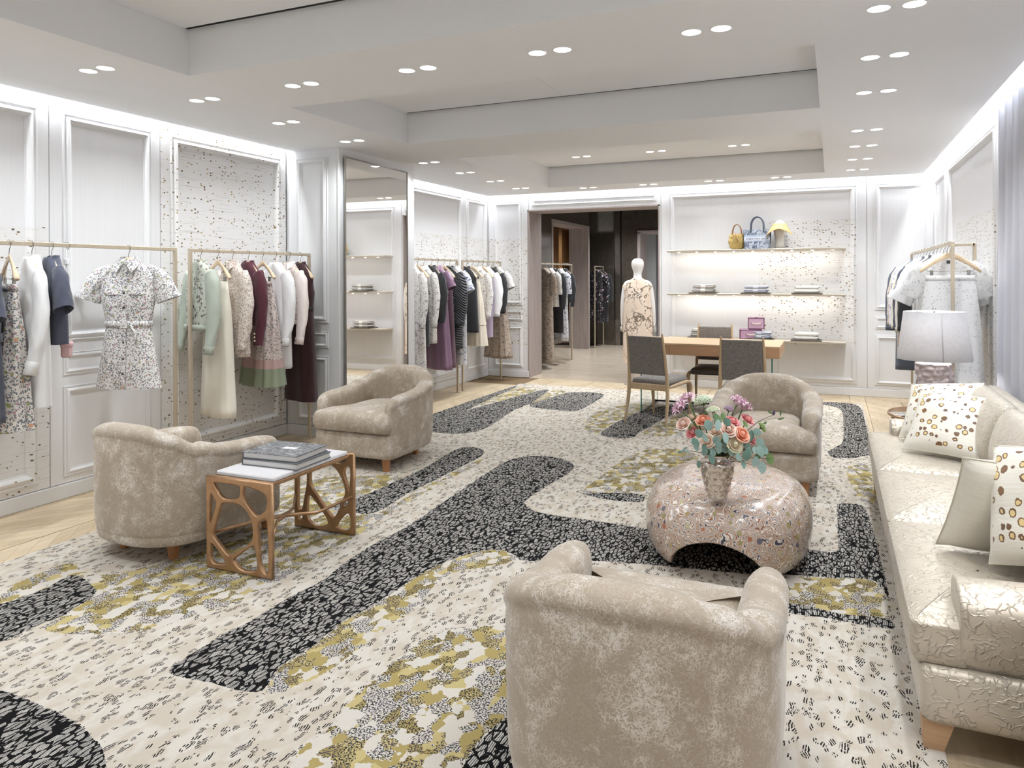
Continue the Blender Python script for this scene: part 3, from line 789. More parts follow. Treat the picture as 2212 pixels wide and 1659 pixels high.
def make_sofa():
    SY0, SY1, SX0, SX1 = 2.60, 5.66, .235, 1.03
    t = thing('sofa', 'long champagne three-seat sofa with crinkled fabric along the right wall', 'sofa', (.62, 4.13, 0))
    ox, oy = .62, 4.13
    Lc = lambda x, y: (x-ox, y-oy)
    mb = MB()
    pl = round_poly([Lc(SX0+.012, SY0), Lc(SX1, SY0), Lc(SX1, SY1), Lc(SX0+.012, SY1)], .035, 4)
    rr = lambda k, z: [(p[0]*(1-(1-k)*1.6), p[1]*(1-(1-k)*.5), z) for p in pl]
    mb.loft([rr(.985, .10), rr(.997, .115), rr(1, .14), rr(1, .255), rr(.985, .272)], 0)
    mb.build('base', M_sofa, t)
    # three seat cushions, the outer two reach in front of the arms
    joints = [2.615, 3.645, 4.555, 5.645]
    for k in range(3):
        a, b = joints[k]+.003, joints[k+1]-.003
        xf, xb = SX0-.012, .80
        if k == 0: pts = [(xf, a), (.385, a), (.395, a+.205), (xb, a+.21), (xb, b), (xf, b)]
        elif k == 2: pts = [(xf, a), (xb, a), (xb, b-.21), (.395, b-.205), (.385, b), (xf, b)]
        else: pts = [(xf, a), (xb, a), (xb, b), (xf, b)]
        o = []
        P2 = round_poly([Lc(*p) for p in pts], .028, 3)
        # finer outline so the pad stays soft
        for i, p in enumerate(P2):
            q = P2[(i+1) % len(P2)]
            d = math.hypot(q[0]-p[0], q[1]-p[1]); m_ = max(1, int(d/.10))
            o += [(p[0]+(q[0]-p[0])*j/m_, p[1]+(q[1]-p[1])*j/m_) for j in range(m_)]
        cc = Lc(.50, (a+b)/2)
        mb = MB(); cushion(mb, o, .268, .415, .026, .022, cc, seam=True)
        mb.build('seat_cushion', M_sofa, t)
    # arms: rolled pads
    for (y0, y1) in ((SY0, SY0+.21), (SY1-.21, SY1)):
        mb = MB(); rings = []
        for k, x in enumerate([.352, .362, .385, .43, .6, .8, .99]):
            s = [.55, .80, .94, 1, 1, 1, 1][k]
            c = (y0+y1)/2; hw = (y1-y0)/2
            top = .522 + .06*max(0, (x-.45))
            prof = []
            for i in range(15):
                a = PI*i/14
                prof.append((c-oy + (hw+.012)*math.cos(a)*(.9+.1*s), top-.085*s + .085*s*math.sin(a)**.8))
            zb = .25
            prof = [(c-oy+hw*.96*(.85+.15*s), zb), (c-oy+hw*.97*(.85+.15*s), .38)] + prof + [(c-oy-hw*.97*(.85+.15*s), .38), (c-oy-hw*.96*(.85+.15*s), zb)]
            rings.append([(x-ox, p[0], p[1]) for p in prof])
        mb.loft(rings, 0)
        subsurf(mb.build('arm', M_sofa, t), 1)
    # back frame and three back cushions
    mb = MB()
    prof = [(.86, .10), (.85, .40), (.87, .66), (.895, .745), (.935, .775), (.985, .765), (1.02, .72), (1.03, .5), (1.03, .10)]
    rings = [[(x-ox, y-oy, z) for x, z in prof] for y in (SY0+.02, SY0+.05, 3.4, 4.13, 4.9, SY1-.05, SY1-.02)]
    for r_ in (rings[0], rings[-1]):
        for i, p in enumerate(r_): r_[i] = (p[0], p[1], p[2]-.02 if p[2] > .3 else p[2])
    mb.loft(rings, 0)
    mb.build('back', M_sofa, t)
    for k in range(3):
        a = joints[k] + (.20 if k == 0 else .01); b = joints[k+1] - (.20 if k == 2 else .01)
        if k == 0: a -= .15
        if k == 2: b += .16
        mb = MB(); rings = []
        for i, u in enumerate([0, .02, .06, .15, .35, .65, .85, .94, .98, 1]):
            y = a+(b-a)*u
            s = [.55, .80, .93, 1, 1.03, 1.03, 1, .93, .80, .55][i]
            prof = []
            for (x, z) in ((.80, .43), (.745, .46), (.725, .54), (.735, .63), (.765, .72), (.80, .775), (.845, .80), (.90, .795), (.925, .75), (.91, .60), (.90, .45)):
                cx_, cz_ = .84, .61
                prof.append((cx_+(x-cx_)*s-ox, y-oy, cz_+(z-cz_)*(.9+.1*s)))
            rings.append(prof)
        mb.loft(rings, 0)
        subsurf(mb.build('back_cushion', M_sofa, t), 1)
    for (x, y, sx) in ((.295, 2.665, 1), (.295, 5.59, 1), (.96, 2.665, -1), (.96, 5.59, -1)):
        mb = MB(); h = .036
        mb.loft([[(x-ox-h, y-oy-h+.01, 0.0), (x-ox+h*.55, y-oy-h+.01, 0.0), (x-ox+h*.55, y-oy+h, 0.0), (x-ox-h, y-oy+h, 0.0)],
                 [(x-ox-h-.006, y-oy-h-.012, .105), (x-ox+h+.012, y-oy-h-.012, .105), (x-ox+h+.012, y-oy+h, .105), (x-ox-h-.006, y-oy+h, .105)]], 0, smooth=False)
        mb.build('foot', M_sofaleg, t)
    return t
sofa = make_sofa()
sofa.location = (.62, 4.13, RH)
# ---------------------------------------------------------------- small bronze table with marble top
M_bronze = NM('cast_bronze')
_n = M_bronze.noise(M_bronze.tc('Object'), 22.0, 3)
M_bronze = M_bronze.bsdf(M_bronze.mix(_n, srgb(158, 120, 88), srgb(200, 164, 128)), 0.36, 0.75, normal=M_bronze.bump(M_bronze.noise(M_bronze.tc('Object'), 45.0, 2), 0.25, 0.004))
M_marble = flat('white_marble', srgb(226, 225, 228), 0.18)
def smooth_loop(p, n=3):
    for _ in range(n):
        q = []
        for i in range(len(p)):
            a, b = p[i], p[(i+1) % len(p)]
            q += [(a[0]*.75+b[0]*.25, a[1]*.75+b[1]*.25), (a[0]*.25+b[0]*.75, a[1]*.25+b[1]*.75)]
        p = q
    return p
def holed_plate(name, outline, holes, thick, bev, mat, parent, loc, rot, sm=3):
    cu = bpy.data.curves.new(name, 'CURVE'); cu.dimensions = '2D'; cu.fill_mode = 'BOTH'
    cu.extrude = thick/2; cu.bevel_depth = bev; cu.bevel_resolution = 1
    for k, lp in enumerate([outline] + [smooth_loop(h, sm) for h in holes]):
        sp = cu.splines.new('POLY'); sp.points.add(len(lp)-1)
        for q, p in zip(sp.points, lp): q.co = (p[0], p[1], 0, 1)
        sp.use_cyclic_u = True
    tmp = bpy.data.objects.new(name, cu); COL.objects.link(tmp)
    dg = bpy.context.evaluated_depsgraph_get()
    me = bpy.data.meshes.new_from_object(tmp.evaluated_get(dg))
    bpy.data.objects.remove(tmp)
    me.materials.clear(); me.materials.append(mat)
    return obj_from_mesh(name, me, parent, loc, rot)
def quad_uv(p, tl, tr, bl, br):
    # inverse bilinear on a nearly axis-aligned quad by iteration
    u = v = .5
    for _ in range(30):
        x = tl[0]*(1-u)*(1-v)+tr[0]*u*(1-v)+bl[0]*(1-u)*v+br[0]*u*v
        y = tl[1]*(1-u)*(1-v)+tr[1]*u*(1-v)+bl[1]*(1-u)*v+br[1]*u*v
        w = (tr[0]-tl[0])*(1-v)+(br[0]-bl[0])*v
        h = (bl[1]-tl[1])*(1-u)+(br[1]-tr[1])*u
        u += (p[0]-x)/w; v += (p[1]-y)/h
    return u, v
TX0, TX1, TY0, TY1, TH = -2.957, -2.527, 2.845, 3.52, 0.472
bt = thing('side_table', 'small bronze openwork table with a white marble top and two grey books', 'table', ((TX0+TX1)/2, (TY0+TY1)/2, RH))
W_, D_ = TX1-TX0, TY1-TY0
def frame_holes(hs, q):
    out = []
    for h in hs:
        l = []
        for p in h:
            cx_ = sum(a[0] for a in h)/len(h); cy_ = sum(a[1] for a in h)/len(h)
            u, v = quad_uv((cx_+(p[0]-cx_)*1.09, cy_+(p[1]-cy_)*1.06), *q)
            u = min(max(u, .035), .965); v = min(max(v, .05), .975)
            l.append(((u-.5)*W_, (1-v)*TH))
        out.append(l)
    return out
near_q = ((55, 450), (722, 520), (75, 1425), (752, 1560))
near = [[(90, 590), (170, 730), (168, 770), (112, 985), (92, 960)],
        [(135, 530), (160, 490), (385, 515), (408, 560), (402, 680), (350, 702), (235, 704), (165, 600)],
        [(442, 560), (480, 525), (600, 590), (672, 640), (680, 790), (610, 868), (560, 868), (500, 780), (438, 680)],
        [(215, 760), (250, 742), (415, 748), (522, 900), (545, 1090), (500, 1190), (320, 1300), (285, 1282), (150, 1100), (140, 1060)],
        [(108, 1165), (150, 1175), (292, 1385), (240, 1402), (115, 1385)],
        [(345, 1350), (400, 1300), (545, 1175), (570, 1210), (610, 1440), (560, 1475), (440, 1465)],
        [(585, 960), (620, 920), (685, 880), (700, 1080), (722, 1490), (660, 1480), (615, 1370), (600, 1130)]]
far_q = ((535, 120), (1402, -150), (548, 968), (1435, 1118))
far = [[(600, 190), (650, 190), (735, 300), (735, 470), (700, 640), (672, 780), (600, 780), (592, 640)],
       [(640, 140), (680, 180), (750, 205), (800, 180), (842, 80), (720, 90)],
       [(850, 120), (940, 90), (1140, 155), (1235, 290), (1285, 460), (1260, 560), (1160, 830), (1100, 850), (900, 600), (800, 500), (785, 400), (800, 230)],
       [(985, 10), (1090, 95), (1190, 105), (1290, 20), (1300, -60), (1100, -20)],
       [(1275, 110), (1350, 20), (1366, 120), (1362, 470), (1330, 400), (1260, 220)],
       [(745, 640), (790, 600), (860, 660), (1050, 890), (1040, 970), (950, 985), (830, 965), (740, 880)],
       [(600, 830), (685, 820), (672, 890), (632, 912), (600, 880)],
       [(1165, 965), (1280, 800), (1345, 770), (1378, 830), (1386, 1010), (1330, 1048), (1220, 1030)],
       [(1300, 560), (1335, 560), (1345, 640), (1250, 730), (1230, 720)]]
rect = [(-W_/2+.006, .007), (W_/2-.006, .007), (W_/2-.006, TH-.006), (-W_/2+.006, TH-.006)]
for nm, hs, q, y in (('near', near, near_q, -D_/2), ('far', far, far_q, D_/2)):
    o = holed_plate('end_frame', rect, frame_holes(hs, q), .012, .006, M_bronze, bt, (0, y, 0), (PI/2, 0, 0))
mb = MB()
zz = .165
mb.tube([(-W_/2+.01, -D_/2+.01, .17), (-.10, -.15, .185), (.02, -.02, .20), (.10, .14, .175), (W_/2-.01, D_/2-.01, .225)], [.009, .010, .011, .010, .009], 6, flat=.7)
mb.tube([(W_/2-.01, -D_/2+.01, .20), (.09, -.17, .22), (.02, -.02, .20), (-.09, .17, .17), (-W_/2+.01, D_/2-.01, .20)], [.009, .010, .011, .010, .009], 6, flat=.7)
mb.build('stretcher', M_bronze, bt)
mb = MB()
zt = TH-.012
for s in (-1, 1):
    mb.box(s*(W_/2-.035)-.008, s*(W_/2-.035)+.008, -D_/2, D_/2, zt-.014, zt+.006, bev=.004)
    mb.box(-W_/2+.02, W_/2-.02, s*(D_/2-.032)-.010, s*(D_/2-.032)+.010, zt-.008, zt+.010, bev=.004)
    rnd.seed(3)
    for k in range(6):
        x = -W_/2+.02+k*(W_-.04)/5
        mb.tube([(x, s*D_/2, zt+.006), (x+.02*(-1)**k, s*(D_/2-.02), zt+.002), (x+.008*(-1)**k, s*(D_/2-.045), zt-.004)], [.008, .006, .009], 6)
mb.build('top_rim', M_bronze, bt)
MB().box(-W_/2+.028, W_/2-.028, -D_/2+.03, D_/2-.03, TH-.004, TH+.018, bev=.005).build('marble_top', M_marble, bt)
TTOP = RH+TH+.018
# books
M_pages = flat('book_pages', srgb(206, 204, 202), 0.8)
M_cover = flat('grey_book_cover', srgb(96, 98, 102), 0.5)
mm = NM('printed_grey_cover'); vv = mm.tc('Object')
nn_ = mm.noise(mm.mapping(vv, (30, 60, 1)), 1.0, 4, 0.7, 1.0)
M_print = mm.bsdf(mm.ramp(nn_, [(.36, srgb(52, 54, 58)), (.5, srgb(110, 112, 116)), (.62, srgb(168, 170, 172))]), 0.4)
M_label = flat('white_label', srgb(232, 231, 229), 0.6)
def book(name, label, w, d, h, loc, rz, cover_top, white=False):
    t = thing(name, label, 'book', loc, rz, None)
    mb = MB()
    mb.box(-w/2, w/2, -d/2, d/2, 0, .004, 0, bev=.001); mb.box(-w/2, w/2, -d/2, d/2, h-.004, h, 1, bev=.001)
    mb.box(-w/2, -w/2+.004, -d/2, d/2, .003, h-.003, 0)
    mb.build('cover', [M_cover, cover_top], t)
    MB().box(-w/2+.004, w/2-.005, -d/2+.005, d/2-.005, .004, h-.004).build('pages', M_pages, t)
    if white: MB().box(-.02, .065, -.012, .028, h, h+.0008).build('title_label', M_label, t, None, (0, 0, 0))
    return t
book('book', 'larger grey book lying under another on the marble table', .355, .30, .034, (-2.722, 3.175, TTOP), R(2), M_cover)
book('book', 'grey patterned book with a white label, on top of the stack on the marble table', .34, .285, .034, (-2.735, 3.18, TTOP+.034), R(4), M_print, True)

# ---------------------------------------------------------------- glossy pebble coffee table with an arch through it
def lacquer():
    m = NM('layered_swirl_lacquer')
    v = m.tc('Object')
    n1 = m.noise(v, 15.0, 1.5, 0.4, 1.3)
    f = m.math('FRACT', m.math('MULTIPLY', n1, 4.6))
    c = m.ramp(f, [(0.0, srgb(178, 150, 130)), (0.17, srgb(232, 226, 218)), (0.27, srgb(150, 94, 66)), (0.35, srgb(224, 214, 204)), (0.44, srgb(62, 64, 82)), (0.54, srgb(222, 212, 202)), (0.62, srgb(172, 144, 124)), (0.74, srgb(234, 228, 220)), (0.82, srgb(134, 86, 62)), (0.90, srgb(190, 168, 152))], 'CONSTANT')
    n2 = m.vor(v, 24.0, 'F1')
    r1, r2, r3 = m.sep(n2['Color'])
    blob = m.math('MULTIPLY', m.math('LESS_THAN', n2['Distance'], 0.34), m.math('GREATER_THAN', r1, 0.70))
    bc = m.ramp(r2, [(0.0, srgb(150, 138, 88)), (0.35, srgb(188, 176, 140)), (0.6, srgb(172, 100, 66)), (0.78, srgb(86, 88, 106)), (0.9, srgb(168, 148, 96))], 'CONSTANT')
    c = m.mix(m.math('MULTIPLY', blob, 0.9), c, bc)
    return m.bsdf(c, 0.22, Coat_Weight=0.7, Coat_Roughness=0.05)
CTX, CTY, CTA, CTB, CTH = -.525, 4.16, .43, .56, .405
def make_coffee_table():
    me = bpy.data.meshes.new('coffee_table')
    mb = MB(); rings = []
    n = 64
    # flattened pebble: sides bulge, top nearly flat
    prof = [(.80, 0.0), (.90, .035), (.965, .09), (.995, .15), (1.0, .20), (.985, .255), (.94, .31), (.86, .353), (.75, .381), (.58, .397), (.36, .404), (.12, .406)]
    for k, z in prof:
        r = []
        for i in range(n):
            a = 2*PI*i/n
            c, s = math.cos(a), math.sin(a); e = 2/2.3
            r.append((CTA*k*math.copysign(abs(c)**e, c), CTB*k*math.copysign(abs(s)**e, s), z))
        rings.append(r)
    mb.loft(rings, 0)
    o = mb.build('coffee_table', lacquer(), None, (CTX, CTY, RH))
    cut = MB(); cr = []
    for y in (-.75, -.4, .4, .75):
        cr.append([((.235 if abs(y) < .5 else .27)*math.cos(2*PI*i/48), y, -.02 + (.215 if abs(y) < .5 else .235)*math.sin(2*PI*i/48)) for i in range(48)])
    cut.loft(cr[::-1], 0)
    co = cut.build('cutter', M_black, None, (CTX, CTY, RH))
    b = o.modifiers.new('arch', 'BOOLEAN'); b.object = co; b.operation = 'DIFFERENCE'; b.solver = 'EXACT'
    r = o.modifiers.new('remesh', 'REMESH'); r.mode = 'VOXEL'; r.voxel_size = .011; r.use_smooth_shade = True
    s = o.modifiers.new('smooth', 'SMOOTH'); s.factor = .6; s.iterations = 9
    bpy.context.view_layer.update()
    dg = bpy.context.evaluated_depsgraph_get()
    me = bpy.data.meshes.new_from_object(o.evaluated_get(dg))
    old = o.data; o.modifiers.clear(); o.data = me
    for p in me.polygons: p.use_smooth = True
    zmin = min(v_.co.z for v_ in me.vertices)
    for v_ in me.vertices: v_.co.z -= zmin*(1-min(1, v_.co.z/.4))
    bpy.data.objects.remove(co)
    tag(o, 'round glossy coffee table with swirled multicolour lacquer and an arched opening', 'coffee table')
    return max(v_.co.z for v_ in me.vertices)+RH
CT_TOP = make_coffee_table()

# ---------------------------------------------------------------- oak desk on glass panels
M_deskoak = woodmat('warm_oak_veneer', srgb(172, 132, 98), srgb(196, 156, 120), 0.7, 'X', 0.42)
M_desktop = woodmat('oak_desk_top', srgb(196, 164, 130), srgb(214, 186, 152), 0.7, 'X', 0.40)
M_glass = NM('clear_glass').bsdf((0.93, 0.98, 0.96, 1), 0.0, 0.0, Transmission_Weight=1.0, IOR=1.2)
M_glassedge = NM('green_glass_edge').bsdf(srgb(60, 140, 126), 0.1, 0.0, Transmission_Weight=0.3)
M_gun = flat('dark_gunmetal', srgb(58, 56, 56), 0.35, 0.8)
dk = thing('writing_desk', 'oak desk on clear glass panel legs in front of the shelf wall', 'desk', (-1.24, 8.31, RH))
MB().box(-.75, .75, -.41, .41, .748, .768, bev=.002).build('top', M_desktop, dk)
for a, b in ((-.75, -.36), (-.36, .75)):
    MB().box(a+.001, b-.001, -.411, .409, .643, .7465, bev=.0015).build('drawer_front' if a < -.5 else 'apron', M_deskoak, dk)
for x in (-.675, .675):
    mb = MB()
    mb.box(x-.006, x+.006, -.392, .392, .012, .642)
    g = mb.build('glass_leg', M_glass, dk)
    MB().box(x-.0065, x+.0065, -.402, -.3925, .012, .642).build('glass_edge', M_glassedge, g)
    MB().box(x-.0065, x+.0065, .3925, .402, .012, .642).build('glass_edge', M_glassedge, g)
    MB().box(x-.016, x+.016, -.40, .40, 0, .012, bev=.002).build('foot_bar', M_gun, dk)
mb = MB().tube([(-.66, .10, .06), (.66, .10, .06)], .011, 10)
mb.build('cross_bar', M_gun, dk)

# ---------------------------------------------------------------- desk chairs
M_chairwood = woodmat('pale_ash', srgb(178, 154, 122), srgb(202, 178, 146), 1.2, 'Z', 0.45)
def weave(name, a, b, sc=1.0, rough=.85, sheen=.1):
    m = NM(name); v = m.tc('Object')
    w = m.noise(m.mapping(v, (220*sc, 220*sc, 40*sc)), 1.0, 2)
    w2 = m.noise(m.mapping(v, (40*sc, 40*sc, 260*sc)), 1.0, 2)
    f = m.math('MULTIPLY', m.math('ADD', w, w2), 0.5)
    return m.bsdf(m.ramp(f, [(.38, a), (.62, b)]), rough, normal=m.bump(f, .25, .002), Sheen_Weight=sheen)
M_greyweave = weave('grey_melange_upholstery', srgb(100, 95, 92), srgb(142, 136, 131))
M_darkseat = flat('dark_grey_leather', srgb(84, 79, 75), 0.38)
def make_desk_chair(label, loc, rz, seatmat):
    t = thing('desk_chair', label, 'chair', loc, rz, 'ash framed desk chairs')
    for s in (-1, 1):
        # rear post: foot to rounded top, raked
        mb = MB()
        mb.tube([(s*.222, -.045, 0), (s*.213, .025, .22), (s*.205, .05, .40), (s*.197, .025, .62), (s*.188, -.02, .85), (s*.186, -.035, .92), (s*.186, -.037, .934)], [.0135, .019, .022, .018, .0145, .012, .005], 10, flat=.95)
        subsurf(mb.build('rear_leg', M_chairwood, t), 1)
        mb = MB()
        mb.tube([(s*.205, .05, .395), (s*.212, .30, .405), (s*.216, .50, .415), (s*.216, .565, .395), (s*.214, .592, .345), (s*.205, .595, .20), (s*.198, .59, 0)], [.018, .019, .021, .024, .024, .017, .0125], 10)
        subsurf(mb.build('front_leg', M_chairwood, t), 1)
    mb = MB()
    mb.box(-.205, .205, .03, .065, .365, .425, bev=.008)
    mb.build('rear_rail', M_chairwood, t)
    mb = MB()
    cushion(mb, round_poly([(-.192, .06), (.192, .06), (.200, .56), (-.200, .56)], .04, 4), .395, .47, .028, .012)
    subsurf(mb.build('seat', seatmat, t), 1)
    mb = MB(); rings = []
    for z, y in ((.515, .041), (.53, .040), (.70, .008), (.86, -.021), (.888, -.027), (.897, -.029)):
        e = .62 if z in (.515, .897) else 1
        hw = .183 - .006*(z-.5)/.4
        rings.append([(-hw, y+.016*e, z), (hw, y+.016*e, z), (hw, y-.018*e, z), (-hw, y-.018*e, z)])
    mb.loft(rings, 0, smooth=False)
    bevel(mb.build('backrest', M_greyweave, t), .007, 3)
    return t
c1 = make_desk_chair('grey upholstered ash chair at the near left of the oak desk, its back turned', (-1.682, 7.155, RH), R(-12.6), M_greyweave)
copy_tree(c1, (-.765, 7.07, RH), R(1), 'grey upholstered ash chair at the near side of the desk, half hidden by the armchair')
make_desk_chair('ash chair with dark seat on the far side of the oak desk', (-1.255, 8.78, RH), R(180+1), M_darkseat)
# ---------------------------------------------------------------- cushions on the sofa
def silk(name, spots):
    m = NM(name)
    v = m.tc('Object'); uv = m.tc('UV')
    U, V, _ = m.sep(uv)
    fold = m.noise(m.mapping(v, (9, 70, 9)), 1.0, 3, .6, .4)
    c = m.mix(m.noise(v, 3.0, 2), srgb(224, 219, 205), srgb(238, 234, 224))
    if spots:
        w = m.n('VectorMath', {'operation': 'ADD'})
        m.set(w, 0, m.mapping(uv, (10.5, 10.5, 1))); m.set(w, 1, m.mapping(m.noise(uv, 9.0, 2, out=1), (.35, .35, 0)))
        vd = m.vor(w.outputs[0], 1.0, 'F1', .55)
        a, b, cc = m.sep(vd['Color'])
        wob = m.math('MULTIPLY', m.math('SUBTRACT', m.noise(uv, 34.0, 2), .5), .20)
        d = m.math('ADD', vd['Distance'], wob)
        rad = m.math('ADD', .31, m.math('MULTIPLY', a, .14))
        blob = m.math('LESS_THAN', d, rad)
        core = m.math('LESS_THAN', d, m.math('SUBTRACT', rad, m.math('ADD', .07, m.math('MULTIPLY', m.noise(uv, 13.0, 1), .10))))
        big = m.math('GREATER_THAN', b, .22)
        inside = m.math('MULTIPLY', m.math('LESS_THAN', m.math('ABSOLUTE', m.math('SUBTRACT', U, .5)), .405), m.math('LESS_THAN', m.math('ABSOLUTE', m.math('SUBTRACT', V, .5)), .43))
        front = m.math('GREATER_THAN', m.sep(v)[2], 0.0)
        k = m.math('MULTIPLY', m.math('MULTIPLY', inside, front), blob)
        col = m.mix(m.math('MULTIPLY', core, big), m.mix(cc, srgb(120, 82, 44), srgb(92, 70, 58)), srgb(222, 198, 138))
        c = m.mix(k, c, col)
    return m.bsdf(c, .42, normal=m.bump(fold, .35, .006), Sheen_Weight=.3)
M_leop = silk('silk_with_leopard_spots', True)
M_silk = silk('plain_ivory_silk', False)
M_pipe = flat('cushion_piping', srgb(206, 199, 184), .6)
def pillow(label, bl, e, u, s, mat, th=.085, group='silk cushions on the sofa'):
    e = Vector(e).normalized(); u = Vector(u); u = (u-e*u.dot(e)).normalized(); n = e.cross(u)
    N = 20
    mb = MB(); mb.uv = []
    P = lambda a, b: (a, b)
    for side in (1, -1):
        vs = []; fs = []
        for j in range(N+1):
            for i in range(N+1):
                a, b = 2*i/N-1, 2*j/N-1
                pinch = 1-.055*(1-abs(a)**2.2)*abs(b)**2 , 1-.055*(1-abs(b)**2.2)*abs(a)**2
                x = a*pinch[1]; y = b*pinch[0]
                hh = max((1-a*a)*(1-b*b), 0)**.42
                w = 0.10*mnoise.noise((a*2.2+bl[0]*9, b*2.2, side*3+bl[1]*5))
                vs.append((x*s/2, y*s/2, side*th*hh*(1+w)))
                mb.uv.append((i/N, j/N))
        for j in range(N):
            for i in range(N):
                q = (j*(N+1)+i, j*(N+1)+i+1, (j+1)*(N+1)+i+1, (j+1)*(N+1)+i)
                fs.append(q if side == 1 else q[::-1])
        mb.add(vs, fs, 0)
    o = thing('cushion', label, 'cushion', (0, 0, 0), 0, group)
    c = mb.build('cover', mat, o)
    pts = []
    for k in range(4*N):
        q, r = divmod(k, N); a = 2*r/N-1
        ab = [(a, -1), (1, a), (-a, 1), (-1, -a)][q]
        pinch = 1-.055*(1-abs(ab[0])**2.2)*abs(ab[1])**2, 1-.055*(1-abs(ab[1])**2.2)*abs(ab[0])**2
        pts.append((ab[0]*pinch[1]*s/2, ab[1]*pinch[0]*s/2, 0))
    mb = MB(); mb.tube(pts+pts[:1], .0035, 6, cap=False)
    mb.build('piping', M_pipe, o)
    ctr = Vector(bl)+e*s/2+u*s/2
    M = Matrix(((e.x, u.x, n.x), (e.y, u.y, n.y), (e.z, u.z, n.z)))
    o.location = ctr; o.rotation_euler = M.to_euler()
    return o
def dirs(az, lean, roll=0):
    e = Vector((math.cos(R(az)), math.sin(R(az)), 0)); nb = Vector((-e.y, e.x, 0))
    u = Vector((0, 0, math.cos(R(lean)))) + nb*math.sin(R(lean))
    return e*math.cos(R(roll))+u*math.sin(R(roll)), -e*math.sin(R(roll))+u*math.cos(R(roll))
e, u = dirs(-33, 44, 10)
pillow('ivory silk cushion with leopard spots, behind another at the far end of the sofa', (.385, 5.27, .468), e, u, .43, M_leop)
e, u = dirs(-27, 40)
pillow('ivory silk cushion with leopard spots, the front one at the far end of the sofa', (.375, 4.93, .468), e, u, .42, M_leop)
e, u = dirs(12, -26, -4)
pillow('ivory silk cushion showing its plain back, at the near end of the sofa', (.362, 3.24, .468), e, u, .42, M_silk)
e, u = dirs(-50, 20, 14)
pillow('ivory silk cushion with large brown spots, against the near arm of the sofa', (.50, 3.02, .49), e, u, .42, M_leop)

# ---------------------------------------------------------------- round glass side tables and table lamps
M_rosegold = flat('brushed_rose_gold', srgb(206, 172, 142), .28, .9)
M_tint = NM('smoked_glass').bsdf((.80, .79, .82, 1), .02, 0, Transmission_Weight=1.0, IOR=1.15)
def round_table(label, loc, r, h, group='round glass side tables'):
    t = thing('round_side_table', label, 'table', loc, 0, group)
    n = 56
    for nm, z, rr in (('top_ring', h, r), ('lower_ring', .165, r)):
        mb = MB()
        mb.lathe([(rr-.013, z-.022), (rr-.003, z-.020), (rr, z-.012), (rr-.002, z-.002), (rr-.008, z+.001), (rr-.012, z-.001), (rr-.013, z-.010), (rr-.013, z-.022)], n)
        ring = mb.build(nm, M_rosegold, t)
        mb = MB()
        mb.lathe([(.0001, z-.003), (rr-.0135, z-.003), (rr-.0135, z-.013), (.0001, z-.013)], n)
        mb.build('glass_top' if z > .3 else 'glass_shelf', M_tint, t)
    for k in range(4):
        a = PI/4+.3+k*PI/2
        mb = MB().tube([((r-.010)*math.cos(a), (r-.010)*math.sin(a), 0), ((r-.010)*math.cos(a), (r-.010)*math.sin(a), h-.018)], .011, 4, square=True)
        mb.build('leg', M_rosegold, t)
    return t
round_table('round smoked glass side table with bronze rim beyond the far end of the sofa', (.70, 6.03, 0), .335, .505)
round_table('round glass side table with rose gold rim at the near end of the sofa', (.80, 2.22, 0), .335, .555)
def linen(name):
    m = NM(name); v = m.tc('Object')
    a = m.noise(m.mapping(v, (60, 60, 300)), 1.0, 2); b = m.noise(v, 30.0, 4, .7)
    d = m.n('BsdfPrincipled'); f = m.math('MULTIPLY', m.math('ADD', a, b), .5)
    m.set(d, 'Base Color', m.ramp(f, [(.35, srgb(214, 213, 216)), (.65, srgb(236, 236, 238))])); m.set(d, 'Roughness', .9)
    tr = m.n('BsdfTranslucent', Color=(.85, .85, .86, 1))
    mx = m.n('MixShader'); m.set(mx, 0, .35); m.t.links.new(d.outputs[0], mx.inputs[1]); m.t.links.new(tr.outputs[0], mx.inputs[2])
    m.t.links.new(mx.outputs[0], m.out.inputs[0]); return m.mat
M_linen = linen('pale_linen_shade')
mp = NM('pearly_pink_bark'); vv = mp.tc('Object')
b1 = mp.noise(vv, 14.0, 4, .6, 1.4)
M_bark = mp.bsdf(mp.mix(b1, srgb(176, 156, 156), srgb(232, 224, 224)), .35, .25, normal=mp.bump(mp.noise(vv, 60.0, 3), .5, .006))
M_steel = flat('polished_nickel', (.62, .60, .57), .2, 1.0)
